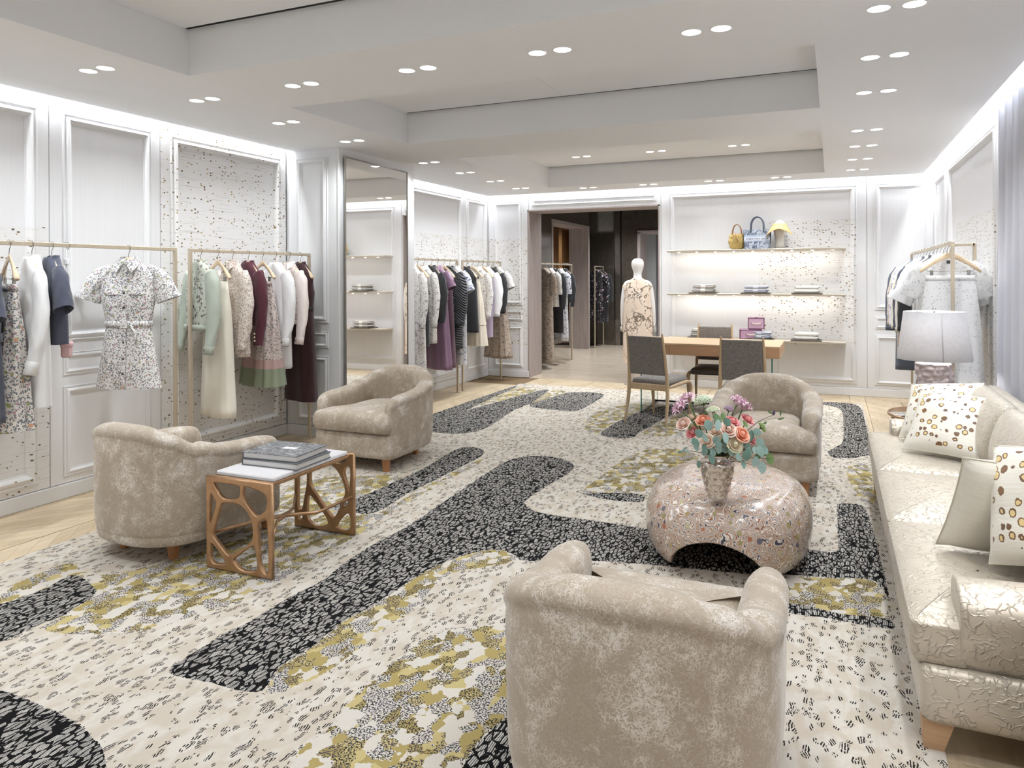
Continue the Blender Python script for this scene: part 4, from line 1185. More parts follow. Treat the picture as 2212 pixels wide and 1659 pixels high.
def table_lamp(label, loc, bulb):
    t = thing('table_lamp', label, 'lamp', loc, 0, 'table lamps on the glass tables')
    mb = MB(); rings = []
    n = 72
    for j in range(60):
        z = .004 + .365*j/59
        ring = []
        for i in range(n):
            a = 2*PI*i/n
            p = Vector((math.cos(a)*1.6, math.sin(a)*1.6, z*9))
            d = mnoise.noise(p*1.5)*.020 + abs(mnoise.noise(p*3.2+Vector((4, 1, 2))))*.034 - .01
            r = .112 + d + .006*math.sin(PI*j/59)
            if j in (0, 59): r *= .93
            ring.append((r*math.cos(a), r*math.sin(a), z))
        rings.append(ring)
    mb.loft(rings, 0)
    mb.build('base', M_bark, t)
    mb = MB()
    mb.lathe([(.196, .735), (.238, .395), (.2355, .395), (.1935, .735), (.196, .735)], 56)
    sh = mb.build('shade', M_linen, t)
    mb = MB()
    mb.tube([(-.0015, -.2385, .396), (-.0015, -.1968, .734)], .0035, 6)
    o = mb.build('shade_seam', flat('shade_seam_tape', srgb(188, 187, 190), .9), sh)
    o.rotation_euler = (0, 0, R(7))
    mb = MB()
    mb.tube([(0, 0, .365), (0, 0, .735)], .006, 8)
    for a in (0, 2*PI/3, 4*PI/3): mb.tube([(0, 0, .718), (.192*math.cos(a), .192*math.sin(a), .722)], .003, 6)
    mb.build('stem', M_steel, t)
    d_ = bpy.data.lights.new('lamp_bulb', 'POINT'); d_.energy = 9.0; d_.color = (1.0, .96, .93); d_.shadow_soft_size = .05
    b_ = bpy.data.objects.new('lamp_bulb', d_); COL.objects.link(b_); b_.location = (loc[0], loc[1], loc[2]+.55)
    MB().lathe([(.004, .735), (.010, .742), (.013, .752), (.008, .762), (.0005, .768)], 14).build('finial', M_steel, t)
    return t
table_lamp('table lamp with white drum shade and pink bark-textured base, beside the far rail', (.665, 6.0, .506), None)
table_lamp('table lamp on the near glass table, only its white shade edge in view', (.735, 2.30, .556), None)

# ---------------------------------------------------------------- silver vase and bouquet
M_silver = NM('chased_silver')
_v = M_silver.tc('Object')
M_silver = M_silver.bsdf(M_silver.mix(M_silver.noise(_v, 60.0, 2), srgb(186, 174, 164), srgb(226, 216, 208)), .22, .92)
VX, VY = -.520, 3.700
va = thing('vase', 'silver vase with rows of heart facets on the glossy round table', 'vase', (VX, VY, CT_TOP-.002))
mb = MB(); rings = []
n = 112
vp = [(0, .046), (.006, .050), (.014, .047), (.04, .055), (.08, .066), (.12, .075), (.155, .080), (.172, .080), (.180, .074), (.186, .064), (.205, .058), (.212, .060)]
zs = [0, .004, .008, .012] + [.014+.158*i/44 for i in range(45)] + [.176, .180, .184, .190, .198, .205, .210, .212]
for z in zs:
    r = lin(vp, z); ring = []
    for i in range(n):
        a = 2*PI*i/n; d = 0
        if .014 < z < .172:
            row = (z-.014)/.158*5
            k = math.floor(row); fr = row-k
            uu = a/(2*PI)*14 + (.5 if k % 2 else 0); uu = (uu-math.floor(uu))*2-1
            # heart: wide two-lobed top, pointed foot
            wmax = .92*min(1, fr*1.25)
            top = 1-.20*max(0, 1-abs(uu)*3.2)-.18*max(0, abs(uu)-.55)*2
            ins = min((wmax-abs(uu))*1.6, (top-fr)*2.4)
            d = .0030*max(-.35, min(1, ins*1.6))
        ring.append(((r+d)*math.cos(a), (r+d)*math.sin(a), z))
    rings.append(ring)
mb.loft(rings, 0, True, True, False)
inner = [[((lin(vp, z)-.004)*math.cos(2*PI*i/n), (lin(vp, z)-.004)*math.sin(2*PI*i/n), z) for i in range(n)] for z in (.212, .19, .17, .10, .03)]
mb.loft(inner, 0, True, False, True)
mb.build('body', M_silver, va)
# bouquet: lateral offset (photo right), height above the table, depth towards the camera
RIGHT = Vector((math.cos(R(23.55)), math.sin(R(23.55)), 0)); TOWARD = Vector((math.sin(R(23.55)), -math.cos(R(23.55)), 0))
VC = Vector((VX, VY, CT_TOP))
def bq(zx, zy, dep):
    """zx, zy: place inside the bouquet as seen from the front, in hundredths of its 0.0006 m grid"""
    s = (1/3.77)/441*(1-dep/3.6)
    return VC + RIGHT*((zx-792)*s) + TOWARD*dep + Vector((0, 0, (1.5-CT_TOP) - (840+zy/3.77-597.7)/441*(1-dep/3.6)))
def petal_mat(name, a, b, edge):
    m = NM(name); U, V, _ = m.sep(m.tc('UV'))
    c = m.ramp(V, [(0.0, a), (.6, b), (1.0, edge)])
    return m.bsdf(c, .55, Subsurface_Weight=.15, Subsurface_Radius=(.01, .005, .004), Sheen_Weight=.1)
ROSE = {'cream': petal_mat('cream_rose', srgb(226, 190, 160), srgb(238, 216, 196), srgb(244, 232, 218)),
        'blush': petal_mat('blush_rose', srgb(216, 160, 140), srgb(238, 206, 190), srgb(245, 228, 216)),
        'peach': petal_mat('peach_rose', srgb(232, 132, 100), srgb(244, 170, 140), srgb(248, 200, 176)),
        'pink': petal_mat('pink_rose', srgb(214, 104, 116), srgb(236, 152, 156), srgb(246, 190, 186)),
        'green': petal_mat('greenish_white_rose', srgb(214, 176, 156), srgb(238, 226, 204), srgb(222, 226, 190))}
M_stem = flat('flower_stem', srgb(92, 122, 62), .5)
M_calyx = flat('green_calyx', srgb(110, 136, 84), .6)
def rose_mesh(r, seed, openness=1.0):
    rd = random.Random(seed)
    mb = MB(); mb.uv = []
    # tight bud in the middle
    NB = 12
    prof = [(.10, -.05), (.30, .15), (.38, .42), (.34, .66), (.20, .82), (.05, .86)]
    base = [[(k*r*math.cos(2*PI*i/NB+z*3)*(1+.10*math.sin(3*2*PI*i/NB+z*6)), k*r*math.sin(2*PI*i/NB+z*3)*(1+.10*math.sin(3*2*PI*i/NB+z*6)), z*r) for i in range(NB)] for k, z in prof]
    for (k, z) in prof: mb.uv += [(.5, .25+.3*z)]*NB
    mb.loft(base, 0)
    for n_, R0, H0, wid, curl, lean in ((4, .44, .92, 1.05, -.14, .0), (5, .62, .84, .90, -.02, .06), (6, .86, .66, .78, .16, .12), (7, 1.08, .44, .70, .30, .10)):
        ph = rd.random()*6
        for q in range(n_):
            ang = ph + 2*PI*q/n_ + rd.uniform(-.12, .12)
            hh = H0*rd.uniform(.92, 1.08)
            vs = []; fs = []; NU, NV = 6, 6
            for j in range(NV+1):
                for i in range(NU+1):
                    u_ = i/NU*2-1; v_ = j/NV
                    a_ = ang+u_*wid*(.35+.65*math.sin(PI*min(v_*.7+.12, 1)))
                    rr = r*(.12+(R0-.12)*math.sin(min(v_*1.25, 1)*PI/2)**.8 + curl*max(0, v_-.6)**1.3*2.2 + lean*v_ - .05*(1-u_*u_)*max(0, v_-.85)*3)
                    zz = r*(hh*v_**.9 - max(0, curl)*1.3*max(0, v_-.72) - .14*abs(u_)**2.6*v_ - .05)
                    rr += rd.uniform(-.01, .01)*r
                    vs.append((rr*math.cos(a_), rr*math.sin(a_), zz)); mb.uv.append((u_*.5+.5, v_))
            for j in range(NV):
                for i in range(NU): fs.append((j*(NU+1)+i, j*(NU+1)+i+1, (j+1)*(NU+1)+i+1, (j+1)*(NU+1)+i))
            mb.add(vs, fs, 0)
    return mb
STEMFOOT = VC+Vector((0, 0, .19))
def stem_mesh(p0, p1, r=.0028, bow=.02, n=6):
    pts = []
    d = (p1-p0)
    for i in range(n+1):
        t = i/n
        pts.append(p0+d*t+Vector((0, 0, -bow*math.sin(PI*t))) )
    return MB().tube([tuple(p) for p in pts], r, 6)
def aim(o, direction):
    o.rotation_euler = Vector(direction).to_track_quat('Z', 'Y').to_euler()
BQC = VC+Vector((0, 0, .22))
def foot(k): return STEMFOOT + Vector((.035*math.cos(k*2.4), .035*math.sin(k*2.4), -.02*(k % 3)))
roses = [(492, 278, .04, 28, 'blush', 'blush rose at the left end of the bouquet'),
         (592, 228, -.02, 27, 'cream', 'cream rose above left in the bouquet, under the lilac spider lilies'),
         (664, 250, .03, 29, 'peach', 'peach rose above the pale blue eucalyptus leaves'),
         (578, 350, .02, 27, 'pink', 'pink rose behind the left eucalyptus leaves'),
         (838, 330, .11, 31, 'blush', 'large blush rose at the middle of the bouquet'),
         (950, 372, .11, 32, 'peach', 'large open peach rose right of the middle of the bouquet'),
         (882, 455, .13, 31, 'green', 'greenish white rose lowest in the bouquet, over the vase rim'),
         (905, 262, .04, 29, 'pink', 'deep pink rose under the mauve pincushion bloom'),
         (1042, 246, .02, 28, 'pink', 'pink rose at the right beside the twig with a violet bud'),
         (664, 425, .10, 28, 'cream', 'cream rose low at the left, among eucalyptus leaves'),
         (742, 338, .07, 25, 'cream', 'small cream rose behind the oval blue leaf'),
         (800, 148, -.06, 20, 'cream', 'small cream rose at the back of the bouquet'),
         (1062, 412, .05, 22, 'pink', 'small pink rose low at the right of the bouquet')]
for k, (zx, zy, dep, rr, colr, lb) in enumerate(roses):
    p = bq(zx, zy, dep)
    t = thing('rose', lb, 'flower', tuple(p), 0, 'roses in the silver vase')
    d = (p-BQC); d.normalize(); d = (d*.75+TOWARD*.35+Vector((0, 0, .25))).normalized()
    b = rose_mesh(rr/1000*1.02, k).build('bloom', ROSE[colr], t); aim(b, d); b.location = tuple(-d*.016)
    c = MB().lathe([(.0005, -.004), (.007, -.002), (.010, .005), (.006, .010)], 8).build('calyx', M_calyx, t); aim(c, d); c.location = tuple(-d*.016)
    q = foot(k)-p
    stem_mesh(-d*.018, q, bow=-.005).build('stem', M_stem, t)
# spider lilies
M_lilac = petal_mat('lilac_petal', srgb(206, 160, 186), srgb(226, 190, 206), srgb(240, 220, 230))
M_anther = flat('dark_anther', srgb(92, 50, 64), .6)
def lily(lb, zx, zy, dep, seed, k, spread=1.0):
    p = bq(zx, zy, dep); rd = random.Random(seed)
    t = thing('spider_lily', lb, 'flower', tuple(p), 0, 'spider lilies in the silver vase')
    d = (p-BQC).normalized()
    mb = MB(); mb.uv = []; fil = MB()
    for fl_ in range(6):
        a0 = fl_*PI/3+rd.random(); c0 = Vector((math.cos(a0)*.018, math.sin(a0)*.018, .008))*spread
        ax = (c0+Vector((0, 0, .02))).normalized()
        s1 = ax.orthogonal().normalized(); s2 = ax.cross(s1)
        for q in range(6):
            a = q*PI/3+rd.random()*.3
            out = s1*math.cos(a)+s2*math.sin(a); side = ax.cross(out)
            base = len(mb.v); vs = []; fs = []
            L = .034*(.85+rd.random()*.3)
            for j in range(6):
                v_ = j/5
                cen = c0+out*L*(v_*1.0 - .25*max(0, v_-.7))+ax*L*(.75*math.sin(v_*2.4)-.1)
                w = .0033*math.sin(PI*min(.12+v_*.85, 1))+.0006
                for sgn in (-1, 1): vs.append(tuple(cen+side*w*sgn)); mb.uv.append((sgn*.5+.5, v_))
            for j in range(5): fs.append((j*2, j*2+1, j*2+3, j*2+2))
            mb.add(vs, fs, 0)
        for q in range(3):
            tip = c0+ax*.036+s1*rd.uniform(-.014, .014)+s2*rd.uniform(-.014, .014)
            fil.tube([tuple(c0), tuple(tip)], .0006, 4)
        fil.tube([(0, 0, -.012), tuple(c0)], .0014, 5)
    b = mb.build('petals', M_lilac, t); aim(b, d)
    f = fil.build('filaments', M_lilac, t); aim(f, d); f['kind'] = 'stuff'
    stem_mesh(-d*.010, foot(k)-p, .0038, -.01).build('stem', M_stem, t)
lily('lilac spider lily, lower of the two at the top left of the bouquet', 492, 172, .02, 5, 13)
lily('lilac spider lily, upper of the two at the top left of the bouquet', 560, 105, .0, 6, 14)
lily('lilac spider lily at the top right of the bouquet', 965, 130, -.02, 7, 15, 1.1)
lily('paler lilac spider lily just below the top right one', 1010, 165, -.01, 8, 16, .9)
# round heads built of florets
def puff(name, lb, zx, zy, dep, r, mat, k, flatz=.6, cnt=90, fr=.0055):
    p = bq(zx, zy, dep); rd = random.Random(k)
    t = thing(name, lb, 'flower', tuple(p), 0, 'filler blooms in the silver vase')
    mb = MB(); st = MB()
    for i in range(cnt):
        z = 1-(i+.5)/cnt*1.15; a = i*2.39996; s = math.sqrt(max(0, 1-z*z))
        c = Vector((s*math.cos(a)*r, s*math.sin(a)*r, z*r*flatz))*rd.uniform(.88, 1.06)
        mb.sphere(tuple(c), fr*rd.uniform(.7, 1.2), 5, 3)
        if i % 4 == 0: st.tube([(0, 0, -r*.5), tuple(c)], .0007, 4)
    d = (p-BQC).normalized()
    b = mb.build('florets', mat, t); aim(b, d); b['kind'] = 'stuff'
    s_ = st.build('rays', M_stem, t); aim(s_, d); s_['kind'] = 'stuff'
    stem_mesh(-d*r*.5, foot(k)-p, .002, -.01).build('stem', M_stem, t)
puff('hydrangea', 'pale green hydrangea head at the top of the bouquet', 690, 112, -.03, .040, flat('pale_green_floret', srgb(200, 212, 188), .7), 17, .7, 130, .0058)
puff('lace_flower', 'white lace flower head right under the hydrangea', 745, 178, .02, .030, flat('white_green_floret', srgb(206, 214, 186), .7), 18, .35, 90, .004)
puff('pincushion_flower', 'mauve pincushion bloom at the top middle of the bouquet', 890, 176, .0, .022, flat('mauve_floret', srgb(176, 150, 172), .7), 19, .8, 110, .0035)
puff('green_umbel', 'small green umbel hanging at the right of the bouquet', 1148, 322, .02, .024, flat('lime_floret', srgb(150, 178, 110), .7), 20, .5, 70, .0035)
# eucalyptus sprigs, each with its leaves
M_leafb = NM('blue_green_leaf'); M_leafb = M_leafb.bsdf(M_leafb.mix(M_leafb.n('ObjectInfo').outputs['Random'], srgb(98, 132, 118), srgb(158, 184, 178)), .5)
M_leafg = NM('green_leaf'); M_leafg = M_leafg.bsdf(M_leafg.mix(M_leafg.n('ObjectInfo').outputs['Random'], srgb(84, 118, 78), srgb(122, 152, 92)), .45)
M_twig = flat('reddish_twig', srgb(112, 92, 76), .6)
def leaf_mesh(name, mat, pointy=1.0):
    mb = MB(); vs = []; fs = []
    NL = 8
    for j in range(NL+1):
        v_ = j/NL
        w = .5*math.sin(PI*v_)**(.62*pointy)
        for u_ in (-1, -.5, 0, .5, 1): vs.append((u_*w, v_-.5, .10*(abs(u_)*w)**1.5 - .05*(v_-.5)**2*4))
    for j in range(NL):
        for i in range(4): fs.append((j*5+i, j*5+i+1, j*5+i+6, j*5+i+5))
    mb.add(vs, fs, 0)
    o = mb.build(name, mat); me = o.data; bpy.data.objects.remove(o); return me
LEAFB = leaf_mesh('leaf', M_leafb); LEAFG = leaf_mesh('leaf', M_leafg)
G = 1/3.77/441
def sprig(lb, leaves, k, mat_me=LEAFB, name='eucalyptus_sprig'):
    rd = random.Random(k)
    p0 = foot(k)
    t = thing(name, lb, 'foliage', tuple(p0), 0, 'eucalyptus sprigs in the silver vase')
    last = bq(leaves[-1][0], leaves[-1][1], leaves[-1][2])
    stem_mesh(Vector((0, 0, 0)), last-p0, .0016, -.015, 8).build('stem', M_twig, t)
    for (zx, zy, dep, w, h, rot) in leaves:
        p = bq(zx, zy, dep)
        o = obj_from_mesh('leaf', mat_me, t)
        up = Vector((0, 0, 1)); nrm = (TOWARD*1.0 + Vector((rd.uniform(-.5, .5), rd.uniform(-.3, .3), rd.uniform(.0, .6)))).normalized()
        ydir = (RIGHT*math.sin(R(rot)) + up*math.cos(R(rot))); ydir = (ydir-nrm*ydir.dot(nrm)).normalized(); xdir = ydir.cross(nrm)
        o.rotation_euler = Matrix(((xdir.x, ydir.x, nrm.x), (xdir.y, ydir.y, nrm.y), (xdir.z, ydir.z, nrm.z))).to_euler()
        o.scale = (w*G*1.1, h*G*1.1, w*G)
        o.location = p-p0
        # the leaf's own short stalk joins the stem line
    return t
sprig('sprig with three large pale blue oval leaves at the middle of the bouquet', [(790, 405, .15, 42, 88, -10), (728, 302, .15, 46, 86, 8), (655, 302, .14, 70, 84, -15), (802, 276, .15, 62, 56, 60)], 21)
sprig('sprig of rounded eucalyptus leaves reaching low to the left', [(715, 425, .15, 72, 60, 50), (724, 456, .16, 62, 58, 40), (628, 405, .14, 66, 40, 70), (590, 368, .12, 70, 60, 40), (558, 440, .12, 72, 60, 50), (562, 478, .13, 62, 44, 70), (624, 486, .14, 60, 48, 60)], 22)
sprig('short sprig hanging over the left rim of the vase', [(700, 520, .12, 56, 70, 20), (686, 570, .13, 48, 90, -15), (640, 520, .11, 46, 60, 30), (594, 620, .10, 30, 60, 0)], 23)
sprig('sprig of blue green leaves over the right rim of the vase', [(840, 520, .14, 60, 40, 60), (895, 562, .15, 58, 50, 60), (962, 545, .15, 58, 90, 10), (985, 520, .13, 50, 80, 20), (940, 622, .14, 36, 72, 5)], 24)
sprig('sprig of hanging oval leaves low at the right of the bouquet', [(1060, 505, .10, 54, 62, 30), (1092, 515, .11, 56, 90, -15), (1052, 600, .11, 48, 84, 15), (1105, 648, .11, 60, 88, 0)], 25)
sprig('sprig of round leaves at the right edge of the bouquet', [(1030, 390, .08, 46, 90, 10), (1080, 360, .08, 60, 62, 20), (1100, 442, .09, 66, 64, 40), (1135, 505, .09, 70, 60, 70)], 26)
sprig('green leaves behind the top of the bouquet', [(760, 252, .08, 84, 58, 70), (820, 232, .05, 60, 40, 80), (700, 235, .0, 60, 36, -60), (1000, 290, .05, 60, 30, 70), (560, 300, .0, 50, 30, 60)], 27, LEAFG)
sprig('sprig ending in a bright green oval leaf at the lower right', [(1080, 560, .09, 40, 50, 40), (1130, 520, .08, 62, 66, 60), (1180, 578, .09, 84, 58, 85)], 28, LEAFG)
sprig('dark filler leaves just above the vase rim', [(800, 500, .10, 58, 44, 60), (760, 500, .10, 44, 66, 10), (850, 490, .09, 56, 40, 50), (900, 520, .09, 60, 40, 60), (940, 470, .08, 50, 60, 10), (830, 440, .06, 50, 60, 0), (690, 480, .08, 56, 44, 40), (990, 450, .06, 60, 50, 40), (1010, 480, .07, 44, 60, 10)], 29, LEAFB)
sprig('small feathery sprig low at the left behind the vase', [(520, 490, .03, 20, 34, 60), (505, 505, .03, 20, 34, 40), (490, 515, .03, 18, 30, 80), (535, 515, .03, 20, 30, 20), (470, 520, .03, 16, 30, 60)], 30)
# twig with a violet bud
tw = thing('budding_twig', 'long arching twig with a violet bud at the right of the bouquet', 'foliage', tuple(foot(31)))
p0 = foot(31)
pts = [Vector((0, 0, 0))] + [bq(*q)-p0 for q in ((940, 430, .05), (1040, 330, .04), (1120, 270, .03), (1190, 240, .03), (1236, 222, .03))]
MB().tube([tuple(p) for p in pts], [.0022, .0022, .002, .0018, .0015, .0012], 6).build('stem', M_twig, tw)
pts = [bq(*q)-p0 for q in ((1110, 278, .03), (1180, 262, .035), (1240, 246, .035), (1300, 246, .03))]
MB().tube([tuple(p) for p in pts], .0011, 5).build('side_shoot', M_twig, tw)
b = MB().lathe([(.0005, -.002), (.006, .004), (.0075, .010), (.005, .019), (.0008, .028)], 10).build('bud', flat('violet_bud', srgb(70, 58, 92), .5), tw)
b.location = bq(1236, 222, .03)-p0; b.rotation_euler = (0, R(14), 0)
for zx, zy, rot, w, h in ((1210, 200, -60, 18, 46), (1296, 205, 5, 14, 50), (1300, 252, 75, 16, 60), (1170, 285, 60, 20, 36)):
    o = obj_from_mesh('leaf', LEAFG, tw, bq(zx, zy, .03)-p0)
    ydir = RIGHT*math.sin(R(rot))+Vector((0, 0, 1))*math.cos(R(rot)); xd = ydir.cross(TOWARD)
    o.rotation_euler = Matrix(((xd.x, ydir.x, TOWARD.x), (xd.y, ydir.y, TOWARD.y), (xd.z, ydir.z, TOWARD.z))).to_euler()
    o.scale = (w*G, h*G, w*G)
# a petal that dropped onto the rug
mb = MB(); vs = []
for j in range(7):
    v_ = j/6; w = .016*math.sin(PI*v_)**.7+.0006
    for u_ in (-1, 0, 1): vs.append((u_*w, (v_-.5)*.075, .003+.006*abs(u_)+.006*(v_-.5)**2*4))
mb.add(vs, [(j*3+i, j*3+i+1, j*3+i+4, j*3+i+3) for j in range(6) for i in range(2)], 0)
pt = mb.build('fallen_petal', flat('orange_petal', srgb(222, 150, 118), .5), None, (-.235, 3.40, RH), (0, 0, R(70)))
tag(pt, 'small fallen orange petal on the rug between foreground armchair and sofa', 'petal')
# ---------------------------------------------------------------- rails, hangers and clothes
M_rail = NM('champagne_metal')
_v = M_rail.tc('Object')
M_rail = M_rail.bsdf(M_rail.mix(M_rail.noise(M_rail.mapping(_v, (60, 60, 4)), 1.0, 2), srgb(190, 176, 154), srgb(212, 200, 180)), .38, .55)
M_hangwood = woodmat('pale_hanger_wood', srgb(212, 186, 152), srgb(232, 212, 182), 1.2, 'X', .45)
M_hook = flat('nickel_hook', srgb(176, 172, 166), .22, 1.0)
BAR = 1.71
def rail(label, x, y0, y1, z=BAR, extra=None, base=0.0):
    t = thing('clothes_rail', label, 'clothes rail', (x, (y0+y1)/2, base), 0, 'metal clothes rails')
    L = (y1-y0)/2; r = .0125
    z -= base
    for s in (-1, 1):
        MB().box(-r, r, s*L-r, s*L+r, 0, z-.0125, bev=.002).build('post', M_rail, t)
        MB().box(-.03, .03, s*L-.03, s*L+.03, 0, .004, bev=.001).build('foot_plate', M_rail, t)
    MB().box(-r, r, -L-r, L+r, z-.0125, z+.0125, bev=.002).build('top_bar', M_rail, t)
    if extra: extra(t)
    return t
def fabric(name, a, b, rough=.85, sc=1.0, sheen=.15, bump=.2):
    m = NM(name); v = m.tc('Object')
    f = m.noise(m.mapping(v, (160*sc, 160*sc, 160*sc)), 1.0, 3, .6)
    g = m.noise(v, 7.0, 2)
    return m.bsdf(m.mix(m.math('MULTIPLY', m.math('ADD', f, g), .5), a, b), rough, normal=m.bump(f, bump, .002), Sheen_Weight=sheen)
def floral(name, base, layers, rough=.8, bands=None, warp=.5, metal=0.0):
    """printed cloth: base colour and blots (colour, scale, size, share, seed)"""
    m = NM(name); v = m.tc('Object')
    c = base
    if isinstance(base, tuple): c = m.mix(m.noise(v, 5.0, 2), base, tuple(min(1, q*.93) for q in base[:3])+(1,))
    for col, sc, size, share, seed in layers:
        w = m.n('VectorMath', {'operation': 'ADD'})
        m.set(w, 0, m.mapping(v, (sc, sc, sc), (0, 0, 0), (seed*3.1, seed*1.7, seed))); m.set(w, 1, m.mapping(m.noise(v, sc*.9, 3, out=1), (warp*2,)*3))
        vd = m.vor(w.outputs[0], 1.0, 'F1')
        r1, r2, r3 = m.sep(vd['Color'])
        k = m.math('MULTIPLY', m.math('LESS_THAN', vd['Distance'], m.math('MULTIPLY', m.math('ADD', r2, .4), size)), m.math('LESS_THAN', r1, share))
        c = m.mix(k, c, col)
    if bands:
        Z = m.sep(v)[2]
        for z0, z1, col in bands:
            k = m.math('MULTIPLY', m.math('GREATER_THAN', Z, z0), m.math('LESS_THAN', Z, z1))
            c = m.mix(k, c, col)
    return m.bsdf(c, rough, metal, normal=m.bump(m.noise(v, 150.0, 2), .12, .002), Sheen_Weight=.1)
W_ = srgb(236, 233, 230)
F = {
 'navy': fabric('navy_boucle', srgb(58, 62, 78), srgb(86, 90, 106), .95, .8, .2, .5),
 'white': fabric('white_cotton', srgb(228, 228, 230), srgb(242, 242, 243), .7),
 'cream': fabric('cream_wool', srgb(226, 220, 206), srgb(238, 234, 222), .85),
 'sage': floral('sage_denim', srgb(176, 184, 172), [], .8),
 'burgundy': fabric('burgundy_wool', srgb(66, 26, 38), srgb(92, 40, 54), .9),
 'wine': fabric('dark_wine_wool', srgb(44, 22, 26), srgb(64, 32, 36), .9),
 'palepink': fabric('pale_pink_denim', srgb(228, 214, 210), srgb(240, 230, 226), .8),
 'black': fabric('black_wool', srgb(26, 26, 29), srgb(42, 42, 46), .8, sheen=.25),
 'purple': fabric('purple_satin', srgb(122, 92, 116), srgb(150, 120, 144), .35),
 'plum': fabric('plum_wool', srgb(92, 66, 78), srgb(116, 88, 100), .8),
 'lilac': fabric('lilac_cotton', srgb(158, 142, 168), srgb(184, 170, 192), .7),
 'tulle': fabric('cream_tulle', srgb(216, 204, 186), srgb(232, 222, 206), .9),
 'denim': fabric('dark_denim', srgb(72, 80, 94), srgb(98, 106, 120), .85),
 'pinkleather': fabric('pink_quilted_leather', srgb(198, 160, 162), srgb(216, 182, 182), .45),
 'brightfloral': floral('white_cloth_with_small_flowers', W_, [(srgb(134, 138, 142), 105, .46, .66, 1), (srgb(182, 146, 154), 62, .36, .26, 2), (srgb(160, 164, 118), 48, .34, .18, 3), (srgb(96, 98, 110), 130, .42, .46, 4), (srgb(196, 156, 130), 34, .24, .10, 5)]),
 'meadow': floral('cream_cloth_with_meadow_flowers', srgb(222, 216, 208), [(srgb(124, 128, 130), 84, .48, .66, 1), (srgb(178, 138, 144), 52, .40, .34, 2), (srgb(152, 156, 104), 38, .36, .28, 3), (srgb(88, 94, 108), 100, .42, .5, 4), (srgb(200, 152, 120), 26, .28, .18, 5)]),
 'dusty': floral('cream_cloth_with_dusty_flowers', srgb(222, 212, 202), [(srgb(160, 144, 136), 110, .46, .62, 1), (srgb(194, 166, 158), 66, .40, .34, 2), (srgb(126, 118, 112), 130, .38, .45, 3)]),
 'sprig': floral('white_cloth_with_grey_sprigs', srgb(228, 224, 220), [(srgb(192, 184, 180), 22, .40, .36, 3), (srgb(120, 118, 122), 46, .32, .44, 1), (srgb(148, 144, 146), 70, .34, .44, 2)], warp=1.3),
 'jouy': floral('white_cloth_with_blue_grey_scenes', srgb(226, 226, 230), [(srgb(110, 116, 138), 24, .40, .46, 1), (srgb(146, 152, 172), 44, .40, .5, 2)], warp=1.2),
 'palms': floral('white_cloth_with_navy_palms', srgb(232, 232, 234), [(srgb(66, 70, 96), 14, .34, .5, 1), (srgb(92, 96, 124), 30, .34, .5, 2)], warp=1.4),
 'brownfloral': floral('brown_pleated_print', srgb(178, 164, 150), [(srgb(112, 98, 90), 40, .44, .55, 1), (srgb(142, 126, 114), 66, .42, .55, 2)], warp=1.2),
 'nightfloral': floral('black_cloth_with_pale_flowers', srgb(30, 28, 34), [(srgb(206, 202, 204), 22, .34, .36, 1), (srgb(122, 92, 108), 16, .34, .30, 2), (srgb(160, 152, 160), 50, .32, .34, 3)], warp=.8),
 'lace': floral('white_guipure_lace', srgb(240, 240, 240), [(srgb(204, 204, 206), 46, .24, .9, 1), (srgb(222, 222, 224), 22, .30, .8, 2)], .8, warp=.6),
 'lace2': floral('white_eyelet_lace', srgb(238, 238, 238), [(srgb(150, 150, 154), 70, .22, .55, 1), (srgb(214, 214, 216), 30, .30, .8, 2)], .8, warp=.5),
 'skirtband': floral('pale_skirt_print_with_green_hem', srgb(222, 208, 202), [(srgb(152, 146, 140), 72, .46, .62, 1), (srgb(194, 164, 160), 52, .40, .3, 2), (srgb(108, 108, 104), 100, .38, .42, 3)], bands=[(-.97, -.895, srgb(196, 164, 160)), (-3, -.97, srgb(142, 152, 128))]),
}
_m = NM('black_quilting'); _vv = _m.tc('Object'); _X, _Y, _Z = _m.sep(_vv)
_q = _m.math('SINE', _m.math('MULTIPLY', _m.math('ADD', _Z, _m.math('MULTIPLY', _m.math('ABSOLUTE', _X), .7)), 2*PI/.03))
F['quilt'] = _m.bsdf(srgb(38, 38, 43), .55, normal=_m.bump(_q, .8, .01), Sheen_Weight=.2)
# sage jacket print: ring of dark flowers on the back
_m = NM('sage_denim_with_flower_print'); _vv = _m.tc('Object'); _X, _Y, _Z = _m.sep(_vv)
_d = _m.math('SQRT', _m.math('ADD', _m.math('POWER', _m.math('MULTIPLY', _X, 1.05), 2.0), _m.math('POWER', _m.math('ADD', _Z, 0.365), 2.0)))
_ring = _m.math('LESS_THAN', _m.math('ABSOLUTE', _m.math('SUBTRACT', _d, .115)), .055)
_out = _m.math('GREATER_THAN', _d, .19)
_vd = _m.vor(_m.mapping(_vv, (44, 44, 44)), 1.0); _r1, _r2, _r3 = _m.sep(_vd['Color'])
_bl = _m.math('LESS_THAN', _vd['Distance'], _m.math('MULTIPLY', _m.math('ADD', _r2, .4), .5))
_k = _m.math('MULTIPLY', _bl, _m.math('MAXIMUM', _m.math('MULTIPLY', _ring, _m.math('GREATER_THAN', _r1, .22)), _m.math('MULTIPLY', _out, _m.math('GREATER_THAN', _r1, .5))))
F['sageprint'] = _m.bsdf(_m.mix(_k, srgb(186, 192, 180), _m.mix(_r3, srgb(82, 82, 78), srgb(140, 132, 128))), .8)
M_button = flat('dark_metal_button', srgb(92, 86, 80), .35, .6)
M_goldbtn = flat('pearl_button', srgb(222, 206, 176), .3, .3)
M_tag = flat('leather_tag', srgb(112, 84, 58), .6)
M_dark = flat('dark_belt', srgb(40, 38, 40), .4)
M_inner = flat('dark_fabric_label', srgb(58, 58, 62), .8)

